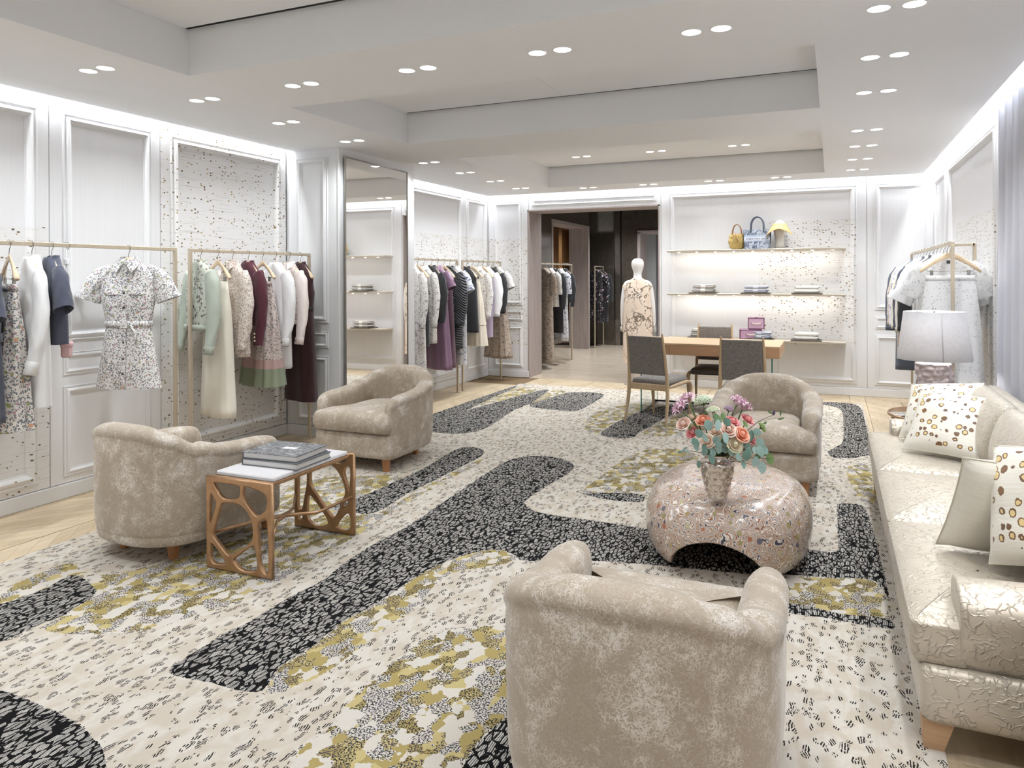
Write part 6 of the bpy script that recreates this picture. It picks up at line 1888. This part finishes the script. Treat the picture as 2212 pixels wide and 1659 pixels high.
t = thing('tote_bag', 'blue grey scenic tote bag with a lettered band on the top shelf', 'handbag', (-.882, SY, SHZ[0]))
mb = MB()
mb.loft([[(-.150, -.07, 0), (.150, -.07, 0), (.150, .07, 0), (-.150, .07, 0)], [(-.163, -.066, .12), (.163, -.066, .12), (.163, .066, .12), (-.163, .066, .12)], [(-.166, -.045, .252), (.166, -.045, .252), (.166, .045, .252), (-.166, .045, .252)], [(-.160, -.040, .250), (.160, -.040, .250), (.160, .040, .250), (-.160, .040, .250)], [(-.150, -.05, .01), (.150, -.05, .01), (.150, .05, .01), (-.150, .05, .01)]], 0, smooth=False)
mb.build('body', M_tote, t)
for y in (-.05, .05):
    MB().tube([(-.078, y, .215), (-.078, y*.95, .26)] + [(.078*math.cos(PI-PI*q/10), y*.9, .30+.115*math.sin(PI*q/10)) for q in range(11)] + [(.078, y*.95, .26), (.078, y, .215)], .0085, 8).build('handle', M_totehandle, t)
def lettering(txt, size, mat, parent, loc, rot, name='lettering', ext=.0006, sp=1.0):
    cu = bpy.data.curves.new(name, 'FONT'); cu.body = txt; cu.size = size; cu.align_x = 'CENTER'; cu.align_y = 'CENTER'; cu.extrude = ext; cu.space_character = sp
    tmp = bpy.data.objects.new(name, cu); COL.objects.link(tmp)
    me = bpy.data.meshes.new_from_object(tmp.evaluated_get(bpy.context.evaluated_depsgraph_get()))
    bpy.data.objects.remove(tmp); me.materials.clear(); me.materials.append(mat)
    return obj_from_mesh(name, me, parent, loc, rot)
lettering('CHRISTIAN  DIOR', .033, flat('dark_blue_lettering', srgb(66, 76, 102), .8), t, (.0, -.0672, .132), (PI/2, 0, 0), sp=1.05)
# head form with straw visor
M_form = flat('off_white_form', srgb(226, 222, 214), .5)
M_straw = NM('straw'); _v = M_straw.tc('Object')
M_straw = M_straw.bsdf(M_straw.mix(M_straw.noise(M_straw.mapping(_v, (30, 30, 260)), 1.0, 2), srgb(196, 158, 98), srgb(226, 192, 136)), .7)
t = thing('head_form', 'white head and neck display form on the top shelf', 'display form', (-.612, SY, SHZ[0]))
mb = MB(); rings = []
for z, rx, ry, yo in ((0, .056, .056, 0), (.06, .050, .050, 0), (.12, .048, .050, .003), (.155, .052, .056, .0), (.175, .060, .072, -.010), (.205, .068, .086, -.012), (.245, .074, .092, -.006), (.285, .075, .093, 0), (.325, .066, .082, .004), (.352, .042, .052, .006), (.364, .012, .015, .006)):
    rings.append([(rx*math.cos(2*PI*i/28), yo+ry*math.sin(2*PI*i/28), z) for i in range(28)])
mb.loft(rings, 0)
mb.build('form', M_form, t)
mb = MB().loft([[(-.008, -.092, .235), (.008, -.092, .235), (.004, -.094, .262), (-.004, -.094, .262)], [(-.010, -.106, .236), (.010, -.106, .236), (.003, -.096, .262), (-.003, -.096, .262)]], 0)
mb.build('nose', M_form, t)
t = thing('straw_visor', 'straw sun visor with a wide drooping brim on the head form', 'hat', (-.612, SY, SHZ[0]))
mb = MB(); rings = []
for q, k in ((0, 0), (.25, .25), (.55, .55), (.8, .8), (1, 1)):
    ring = []
    for i in range(33):
        a = R(200)+R(140)*i/32
        droop = .115*abs(math.cos(a))**1.6
        r0x, r0y = .081, .098
        rx = r0x+.095*k; ry = r0y+.075*k
        ring.append((rx*math.cos(a), ry*math.sin(a), .312-.066*k-droop*k*.8))
    rings.append(ring)
for ring in [list(r_) for r_ in rings[::-1]]:
    rings.append([(p[0]*.995, p[1]*.995, p[2]-.004) for p in ring])
mb.loft(rings, 0, False, False, False)
mb.build('brim', M_straw, t)
mb = MB().lathe([(.079, .294), (.082, .292), (.082, .316), (.079, .318), (.079, .294)], 36, sy=1.2)
mb.build('headband', M_straw, t)
# folded textiles on trays
M_tray = flat('bronze_tray', srgb(112, 104, 94), .4, .6)
def stripe(name, a, b, f):
    m = NM(name); v = m.tc('Object'); X, Y, Z = m.sep(v)
    wob = m.math('MULTIPLY', m.noise(v, 14.0, 2), .012)
    s_ = m.math('SINE', m.math('MULTIPLY', m.math('ADD', Z, wob), f))
    ctr = m.math('LESS_THAN', m.math('ABSOLUTE', X), .03)
    k = m.math('MULTIPLY', m.math('GREATER_THAN', s_, .2), m.math('SUBTRACT', 1.0, ctr))
    return m.bsdf(m.mix(k, a, b), .9, normal=m.bump(m.noise(v, 120.0, 2), .3, .003))
TEX = {'bw': stripe('black_and_white_textile', srgb(228, 224, 216), srgb(62, 56, 52), 300.0),
       'blue': stripe('blue_grey_textile', srgb(206, 208, 216), srgb(104, 108, 130), 240.0),
       'cream': flat('cream_textile', srgb(234, 230, 222), .9),
       'terry': NM('white_terry')}
_v = TEX['terry'].tc('Object'); TEX['terry'] = TEX['terry'].bsdf(TEX['terry'].mix(TEX['terry'].noise(_v, 60.0, 2), srgb(206, 202, 194), srgb(242, 240, 236)), .95, normal=TEX['terry'].bump(TEX['terry'].noise(_v, 90.0, 2), .8, .008))
def folded(lb, x, z, w, h, mat, rz=0):
    t = thing('folded_textile', lb, 'folded textile', (x, SY-.02, z), R(rz), 'folded textiles on the shelves')
    rings = []; mb = MB(); n = 20
    prof = []
    for i in range(n):
        a = 2*PI*i/n
        prof.append((math.copysign(abs(math.cos(a))**.35, math.cos(a)), math.copysign(abs(math.sin(a))**.7, math.sin(a))))
    for k, y in enumerate((-.105, -.10, -.06, 0, .06, .10, .105)):
        s_ = (.90, .98, 1, 1, 1, .98, .90)[k]
        rings.append([(p[0]*w/2*s_, y, h/2+p[1]*h/2*s_*(1+.05*math.sin(p[0]*6+k))) for p in prof])
    mb.loft(rings, 0)
    mb.build('folds', mat, t)
    mb = MB().tube([(w/2-.012, -.10, h*.5), (w/2+.006, -.098, h*.72), (w/2+.008, -.02, h*.6), (w/2-.004, .06, h*.5)], h*.2, 6)
    mb.build('rolled_edge', mat, t)
    return t
def tray(lb, x, z, w=.36):
    t = thing('display_tray', lb, 'tray', (x, SY-.02, z), 0, 'bronze trays on the shelves')
    MB().box(-w/2, w/2, -.125, .125, 0, .012, bev=.002).build('plate', M_tray, t)
    MB().box(-w/2+.02, w/2-.02, -.115, .115, .012, .014).build('inlay', M_dark, t)
for s_i, (z, items) in enumerate(((SHZ[1], ((-1.555, 'bw', 'black and white striped', 'left end of the middle shelf'), (-.90, 'blue', 'blue grey patterned', 'middle of the middle shelf'), (-.29, 'cream', 'plain cream', 'right end of the middle shelf'))),
                                  (SHZ[2], ((-1.575, 'bw', 'black and white patterned', 'left end of the lowest shelf'), (-.86, 'blue', 'blue grey lettered', 'middle of the lowest shelf behind the pink cases'), (-.30, 'terry', 'fluffy white', 'right end of the lowest shelf'))))):
    for x, mt_, look, where in items:
        tray('bronze display tray at the ' + where, x, z)
        h = .050 if mt_ in ('bw',) else .044
        folded('lower %s textile, %s' % (look, where), x, z+.014, .285, h, TEX[mt_])
        folded('upper %s textile, %s' % (look, where), x+.004, z+.014+h, .275, h, TEX[mt_])
# pink cases
M_pinkcase = NM('pink_monogram_case'); _v = M_pinkcase.tc('Object')
M_pinkcase = M_pinkcase.bsdf(M_pinkcase.mix(M_pinkcase.noise(_v, 60.0, 3), srgb(186, 142, 170), srgb(214, 176, 200)), .5)
M_case = flat('pink_leather', srgb(212, 176, 198), .5)
M_caseedge = flat('purple_leather_edge', srgb(124, 78, 110), .5)
def case(lb, x, z, w, h, d, rz, y=SY-.06, front=M_case):
    t = thing('vanity_case', lb, 'case', (x, y, z), R(rz), None)
    MB().box(-w/2+.004, w/2-.004, -d/2+.004, d/2-.004, .004, h-.004, bev=.004).build('body', front, t)
    e = .011
    mb = MB()
    for sx in (-1, 1):
        for sy in (-1, 1): mb.box(sx*(w/2-e/2)-e/2, sx*(w/2-e/2)+e/2, sy*(d/2-e/2)-e/2, sy*(d/2-e/2)+e/2, 0, h, bev=.002)
        for z_ in (0, h-e):
            mb.box(sx*(w/2-e/2)-e/2, sx*(w/2-e/2)+e/2, -d/2, d/2, z_, z_+e, bev=.002)
            mb.box(-w/2, w/2, sx*(d/2-e/2)-e/2, sx*(d/2-e/2)+e/2, z_, z_+e, bev=.002)
    mb.build('edge_trim', M_caseedge, t)
    MB().tube([(-.055, -d/2-.004, h*.52), (-.045, -d/2-.014, h*.50), (0, -d/2-.018, h*.44), (.045, -d/2-.014, h*.50), (.055, -d/2-.004, h*.52)], .0065, 8).build('handle', M_shelf, t)
    for sx in (-1, 1):
        MB().sphere((sx*.058, -d/2-.003, h*.53), .007, 8, 5).build('handle_stud', M_caseedge, t)
    MB().box(-.022, .022, -d/2-.001, d/2*.2, h, h+.006, bev=.002).build('top_clasp', M_caseedge, t)
    return t
case('pink monogram case with purple edges, lower of the two on the lowest shelf', -.965, SHZ[2], .27, .125, .16, 8, SY-.055, M_pinkcase)
case('pink vanity case with a pale front handle, on top of another case', -.895, SHZ[2]+.133, .20, .145, .14, 4, SY-.055)

# ---------------------------------------------------------------- doorway room beyond
M_stone = woodmat('pale_travertine', srgb(188, 172, 152), srgb(214, 200, 182), .5, 'X', .22)
M_darkmir = NM('antiqued_dark_mirror'); _v = M_darkmir.tc('Object')
_n = M_darkmir.noise(_v, 9.0, 4, .7)
M_darkmir = M_darkmir.bsdf(M_darkmir.mix(_n, srgb(96, 90, 84), srgb(142, 132, 120)), M_darkmir.math('ADD', .05, M_darkmir.math('MULTIPLY', _n, .12)), .6)
M_darkceil = flat('dark_gloss_ceiling', srgb(44, 44, 46), .15)
M_shelfoak = woodmat('honey_oak_joinery', srgb(150, 108, 66), srgb(178, 132, 86), .7, 'Z', .45)
PXL = -4.63
PZ = 2.49
fl2 = struct(MB().box(-7.4, -1.2, 10.10, 19.0, -.06, -.006).build('floor', M_under))
k = 0
for (x0, x1, y0, y1) in [(-4.13+.48*i, -4.13+.48*(i+1), 10.10, 10.60) for i in range(4)] + [(-4.63+.62*i, -4.63+.62*(i+1), 10.60+.95*j, 10.60+.95*(j+1)) for i in range(5) for j in range(6)]:
    k += 1
    MB().box(x0+.0015, x1-.0015, y0+.0015, min(y1, 16.2)-.0015, -.02, 0).build('stone_tile', M_stone, fl2)
MB().box(-7.4, -4.63, 10.6, 19, -.02, -.001).build('alcove_floor', M_stone, fl2)
MB().box(-4.63, -1.4, 16.3, 19, -.02, -.001).build('passage_floor', M_stone, fl2)
struct(MB().box(-7.4, -1.2, 10.26, 19.0, 3.0, 3.05).build('ceiling', M_darkceil))
mb = MB()
mb.box(PXL-.02, PXL, 10.26, 12.45, 0, 3.0); mb.box(PXL-.40, PXL-.38, 14.66, 15.62, 0, 3.0); mb.box(PXL-.02, PXL, 12.45, 14.63, PZ, 3.0)
w2 = struct(mb.build('wall_beyond_left', M_darkmir))
mb = MB()
mb.box(PXL-.42, PXL+.004, 14.58, 14.66, 0, PZ+.05); mb.box(PXL-.42, PXL+.004, 12.42, 12.50, 0, PZ+.05); mb.box(PXL-.42, PXL+.004, 12.50, 14.58, PZ, PZ+.05)
mb.build('portal_lining', M_mauve, w2)
w3 = struct(MB().box(PXL-.4, -3.82, 15.64, 15.70, 0, 3.0).build('wall_beyond_far', M_darkceil))
for a, b in ((PXL-.38, -4.33), (-4.33, -4.22)):
    MB().box(a+.001, b-.001, 15.60 if b < -4.3 else 15.56, 15.64, 0, 3.0).build('mirror_panel', M_darkmir, w3)
MB().box(-4.20, -3.82, 15.90-.28, 15.64, 0, 3.0).build('mirror_panel', M_darkmir, w3)
MB().box(-3.82, -2.0, 15.60, 15.70, 2.44, 3.0).build('mirror_panel', M_darkmir, w3)
mb = MB(); mb.box(-3.84, -3.78, 15.56, 16.2, 0, 2.44); mb.box(-3.84, -2.0, 15.56, 16.2, 2.42, 2.48)
mb.build('passage_lining', M_mauve, w3)
struct(MB().box(-2.02, -1.9, 10.26, 16.2, 0, 3.0).build('wall_beyond_right', M_pier))
mb = MB(); mb.box(-5.2, -1.6, 18.6, 18.7, 0, 3.0); mb.box(-1.72, -1.6, 16.2, 18.7, 0, 3.0); mb.box(-4.7, -4.6, 15.7, 18.7, 0, 3.0)
w4 = struct(mb.build('wall_passage_end', M_pier))
mb = MB(); mb.box(-3.8, -3.30, 17.2, 17.3, 0, 3.0); mb.box(-3.30, -1.9, 17.2, 17.3, 2.25, 3.0)
mb.build('passage_partition', flat('soft_grey_paint', srgb(150, 148, 154), .6), w4)
# joinery alcove seen through the portal
w5 = struct(MB().box(-7.4, -7.3, 10.6, 19, 0, 3).build('wall_alcove_back', M_shelfoak))
cb = thing('shelf_unit', 'honey oak shelf unit seen through the portal beyond the doorway', 'shelf', (-5.4, 16.6, 0))
MB().box(-1.4, .35, .30, .36, 0, 2.75).build('back_panel', M_shelfoak, cb)
MB().box(-.50, -.42, -.30, .30, 0, 2.75).build('side_panel', M_shelfoak, cb)
MB().box(.30, .36, -.30, .30, 0, 2.75).build('side_panel', M_shelfoak, cb)
for z in (0.05, .95, 1.38, 1.80, 2.62): MB().box(-.42, .30, -.28, .30, z-.02, z+.012, bev=.002).build('shelf', M_shelf if .5 < z < 2.5 else M_shelfoak, cb)
for z in (.95, 1.38): MB().box(-1.4, -.50, -.28, .30, z-.02, z+.012, bev=.002).build('shelf', M_shelf, cb)
t = thing('backpack', 'grey and black bag on the top shelf of the oak unit', 'bag', (-5.55, 16.58, 1.812))
MB().box(-.15, .15, -.09, .09, 0, .30, bev=.06).build('body', F['denim'], t)
MB().box(-.155, .155, -.10, .06, .22, .36, bev=.05).build('flap', M_dark, t)
MB().tube([(-.05, 0, .34), (0, 0, .42), (.05, 0, .34)], .012, 6).build('handle', M_gold, t)
t = folded('pale folded knit on the middle shelf of the oak unit', -5.5, 1.392, .34, .09, TEX['blue']); t.location = (-5.5, 16.52, 1.392); t['group'] = 'things in the oak shelf unit'
t = thing('shoe', 'dark red shoe on the lower shelf of the oak unit', 'shoe', (-5.48, 16.5, .962), R(80), 'shoes in the oak unit')
def shoe_parts(t):
    mb = MB(); rings = []
    for x, w, h in ((-.12, .018, .075), (-.10, .032, .085), (-.04, .036, .07), (.03, .040, .05), (.09, .036, .038), (.12, .014, .022)):
        rings.append([(x, w*math.cos(2*PI*i/12), max(.008, h/2+h/2*math.sin(2*PI*i/12))) for i in range(12)])
    mb.loft(rings, 0); mb.build('upper', F['wine'], t)
    MB().box(-.115, .115, -.034, .034, 0, .010, bev=.004).build('sole', M_dark, t)
shoe_parts(t)
t = thing('shoe', 'second dark red shoe on the lower shelf of the oak unit', 'shoe', (-5.36, 16.5, .962), R(80), 'shoes in the oak unit'); shoe_parts(t)
# clothes beyond the doorway
X6 = -4.32
rail('metal rail with sprigged clothes beyond the doorway', X6, 10.95, 12.60)
g6 = 'clothes on the rail beyond the doorway'
for y, lb, nm, mt_, hem, sl, cat in ((11.25, 'long sprigged gown first on the rail beyond the doorway', 'gown', 'brownfloral', .10, None, 'dress'),
        (11.50, 'sprigged blouse with wide sleeves beyond the doorway', 'blouse', 'sprig', 1.0, None, 'blouse'), (11.74, 'long black skirt suit beyond the doorway', 'suit', 'black', .55, .95, 'suit'),
        (11.98, 'white dress with blue scenes beyond the doorway', 'dress', 'jouy', .40, None, 'dress'), (12.22, 'black jacket last on the rail beyond the doorway', 'jacket', 'black', 1.05, .98, 'jacket')):
    H('of the ' + lb, y, x=X6)
    g = upper(lb, nm, F[mt_], X6, y, A-8, g6, hem, .175, sl, cat=cat, cuff=None, seed=int(y*7), hemw=.20)
    if not sl: short(g, F[mt_], 1.20, .075, .22)
rail('short metal rail holding black flowered coats in front of the dark mirrors', -4.56, 14.80, 15.42)
for y, lb, mt_ in ((14.95, 'black coat with pale flowers before the dark mirror, nearer one', 'nightfloral'), (15.22, 'plain black coat before the dark mirror, behind the flowered one', 'black')):
    H('of the ' + lb, y, x=-4.56, rz=-10)
    upper(lb, 'coat', F[mt_], -4.56, y, -10, 'black coats by the dark mirrors', .53, .17, .95, cuff=None, seed=int(y*9), hemw=.17)
for (x, y, w) in ((-3.7, 11.4, 180), (-3.4, 13.0, 200), (-3.5, 14.6, 220), (-2.9, 17.9, 120), (-5.7, 15.5, 110), (-2.6, 16.8, 60)):
    spot((x, y, 2.97), w)
    o = downlight(dl, x, y, 3.0, 'recessed downlight in the dark ceiling beyond the doorway', 'downlights beyond the doorway'); o['group'] = 'downlights beyond the doorway'
# pulled down on cable: a floor mat by the alcove
mt2 = MB().box(-5.6, -4.75, 15.2, 15.7, 0, .012, bev=.003).build('door_mat', M_dark); tag(mt2, 'dark mat on the stone floor inside the portal', 'mat')

# ---------------------------------------------------------------- mannequin in the doorway
M_mann = flat('matte_white_mannequin', srgb(232, 230, 228), .55)
mdr = floral('nude_dress_with_embroidered_branches', srgb(220, 202, 184), [], .75)
mm = NM('nude_dress_with_embroidered_branches'); v = mm.tc('Object')
w = mm.n('VectorMath', {'operation': 'ADD'}); mm.set(w, 0, mm.mapping(v, (5, 5, 4))); mm.set(w, 1, mm.mapping(mm.noise(v, 7.0, 3, out=1), (1.4,)*3))
ed = mm.vor(w.outputs[0], 1.0, 'DISTANCE_TO_EDGE')['Distance']
ar = mm.step(mm.noise(v, 2.6, 2), .42, .56)
br = mm.math('MULTIPLY', mm.math('LESS_THAN', ed, .035), ar)
fv = mm.vor(mm.mapping(v, (40, 40, 40)), 1.0); f1, f2, f3 = mm.sep(fv['Color'])
near_ = mm.math('MULTIPLY', mm.math('LESS_THAN', ed, .22), ar)
bl = mm.math('MULTIPLY', mm.math('MULTIPLY', mm.math('LESS_THAN', fv['Distance'], mm.math('MULTIPLY', f2, .5)), mm.math('GREATER_THAN', f1, .45)), near_)
c = mm.mix(br, srgb(222, 204, 186), srgb(122, 108, 92)); c = mm.mix(bl, c, mm.mix(mm.math('GREATER_THAN', f3, .45), srgb(110, 98, 86), srgb(240, 236, 230)))
mdr = mm.bsdf(c, .75)
t = thing('mannequin', 'white mannequin seen from behind in a nude embroidered dress, standing in the doorway', 'mannequin', (-2.47, 10.02, 0), R(4))
def skinned(name, verts, edges, radii, mat, parent, lv=2, root=0):
    me = bpy.data.meshes.new(name); me.from_pydata(verts, edges, [])
    o = obj_from_mesh(name, me, parent); me.materials.append(mat)
    sk = o.modifiers.new('skin', 'SKIN'); sk.use_smooth_shade = True
    for i, r_ in enumerate(radii):
        q = me.skin_vertices[0].data[i]; q.radius = r_ if isinstance(r_, tuple) else (r_, r_)
        q.use_root = (i == root)
    subsurf(o, lv)
    return o
# one continuous figure; the mannequin faces away (+y)
V_ = [(0, 0, .92), (0, 0, 1.08), (0, .005, 1.24), (0, .0, 1.38), (0, -.005, 1.455), (0, -.002, 1.53), (0, .01, 1.60), (0, .012, 1.68), (0, .008, 1.755)]
r_ = [(.150, .10), (.118, .085), (.135, .095), (.130, .075), (.060, .05), (.050, .050), (.084, .092), (.104, .118), (.066, .076)]
E_ = [(i, i+1) for i in range(8)]
for s in (-1, 1):
    b = len(V_)
    V_ += [(s*.155, 0, 1.405), (s*.185, -.005, 1.28), (s*.205, -.005, 1.13), (s*.215, .01, .98), (s*.222, .025, .88), (s*.222, .03, .80)]
    r_ += [.050, .043, .037, .031, .024, (.030, .016)]
    E_ += [(3, b), (b, b+1), (b+1, b+2), (b+2, b+3), (b+3, b+4), (b+4, b+5)]
    b = len(V_)
    V_ += [(s*.085, 0, .80), (s*.09, .005, .50), (s*.09, -.01, .28), (s*.09, -.005, .085), (s*.092, .06, .045), (s*.094, .13, .035)]
    r_ += [.082, .052, .050, .030, (.034, .03), (.034, .018)]
    E_ += [(0, b), (b, b+1), (b+1, b+2), (b+2, b+3), (b+3, b+4), (b+4, b+5)]
skinned('body', V_, E_, r_, M_mann, t)
for s in (-1, 1):
    for q in range(4):
        x0 = s*.222+(q-1.5)*.013
        MB().tube([(x0, .03, .80), (x0+s*.002, .036, .765), (x0+s*.003, .046, [.735, .722, .726, .742][q])], [.0075, .0065, .0045], 7).build('finger', M_mann, t)
    MB().tube([(s*.205, .034, .845), (s*.192, .050, .81), (s*.190, .058, .785)], [.009, .0075, .005], 7).build('thumb', M_mann, t)
MB().lathe([(.0003, 0), (.19, 0), (.19, .010), (.185, .014), (.0003, .014)], 40).build('base_plate', M_shelf, t)
mb = MB(); rings = []
tab = [(1.475, .062, .052), (1.462, .085, .062), (1.44, .125, .070), (1.405, .185, .078), (1.36, .213, .090), (1.30, .200, .105), (1.15, .195, .118), (.9, .200, .125), (.5, .205, .13), (.30, .21, .132)]
for z, wx, wy in tab:
    rings.append([(wx*math.copysign(abs(math.cos(2*PI*i/40))**.85, math.cos(2*PI*i/40))*(1+.012*math.sin(5*2*PI*i/40+z*3)), wy*math.sin(2*PI*i/40)*(1+.04*math.sin(7*2*PI*i/40)*(1.4-z)), z) for i in range(40)])
mb.loft(rings, 0, True, False, False)
dr = mb.build('dress', mdr, t)
MB().box(-.003, .003, -.085, -.075, 1.0, 1.455).build('zip', F['dusty'], dr)
MB().box(-.045, -.008, -.062, -.057, 1.452, 1.464).build('neck_label', M_inner, dr)
# nose and ears on the far side of the head
MB().loft([[(-.010, .088, 1.655), (.010, .088, 1.655), (.006, .098, 1.69), (-.006, .098, 1.69)], [(-.012, .118, 1.655), (.012, .118, 1.655), (.004, .104, 1.69), (-.004, .104, 1.69)]], 0).build('nose', M_mann, t)

# ---------------------------------------------------------------- sheer curtain by the right wall
m = NM('sheer_white_curtain'); v = m.tc('Object')
d = m.n('BsdfPrincipled'); m.set(d, 'Base Color', srgb(240, 240, 244)); m.set(d, 'Roughness', .9)
tr = m.n('BsdfTranslucent', Color=srgb(224, 228, 240)); mx = m.n('MixShader'); m.set(mx, 0, .4)
m.t.links.new(d.outputs[0], mx.inputs[1]); m.t.links.new(tr.outputs[0], mx.inputs[2]); m.t.links.new(mx.outputs[0], m.out.inputs[0])
rings = []; ny = 260
mb = MB(); vs = []; fs = []
zs = [.02, .5, 1.0, 1.6, 2.2, 2.8, 2.92]
for z in zs:
    for i in range(ny+1):
        y = 2.9+(6.18-2.9)*i/ny
        a = .020*math.sin(y*31+.6*math.sin(y*7)) + .011*math.sin(y*57+z*.5)
        vs.append((1.078+a*(.75+.25*math.sin(z*2)), y, z))
for j in range(len(zs)-1):
    for i in range(ny): fs.append((j*(ny+1)+i, j*(ny+1)+i+1, (j+1)*(ny+1)+i+1, (j+1)*(ny+1)+i))
mb.add(vs, fs, 0)
o = mb.build('curtain', m.mat); sol = o.modifiers.new('thickness', 'SOLIDIFY'); sol.thickness = .002
tag(o, 'sheer white floor-length curtain hanging along the right wall behind the sofa', 'curtain')
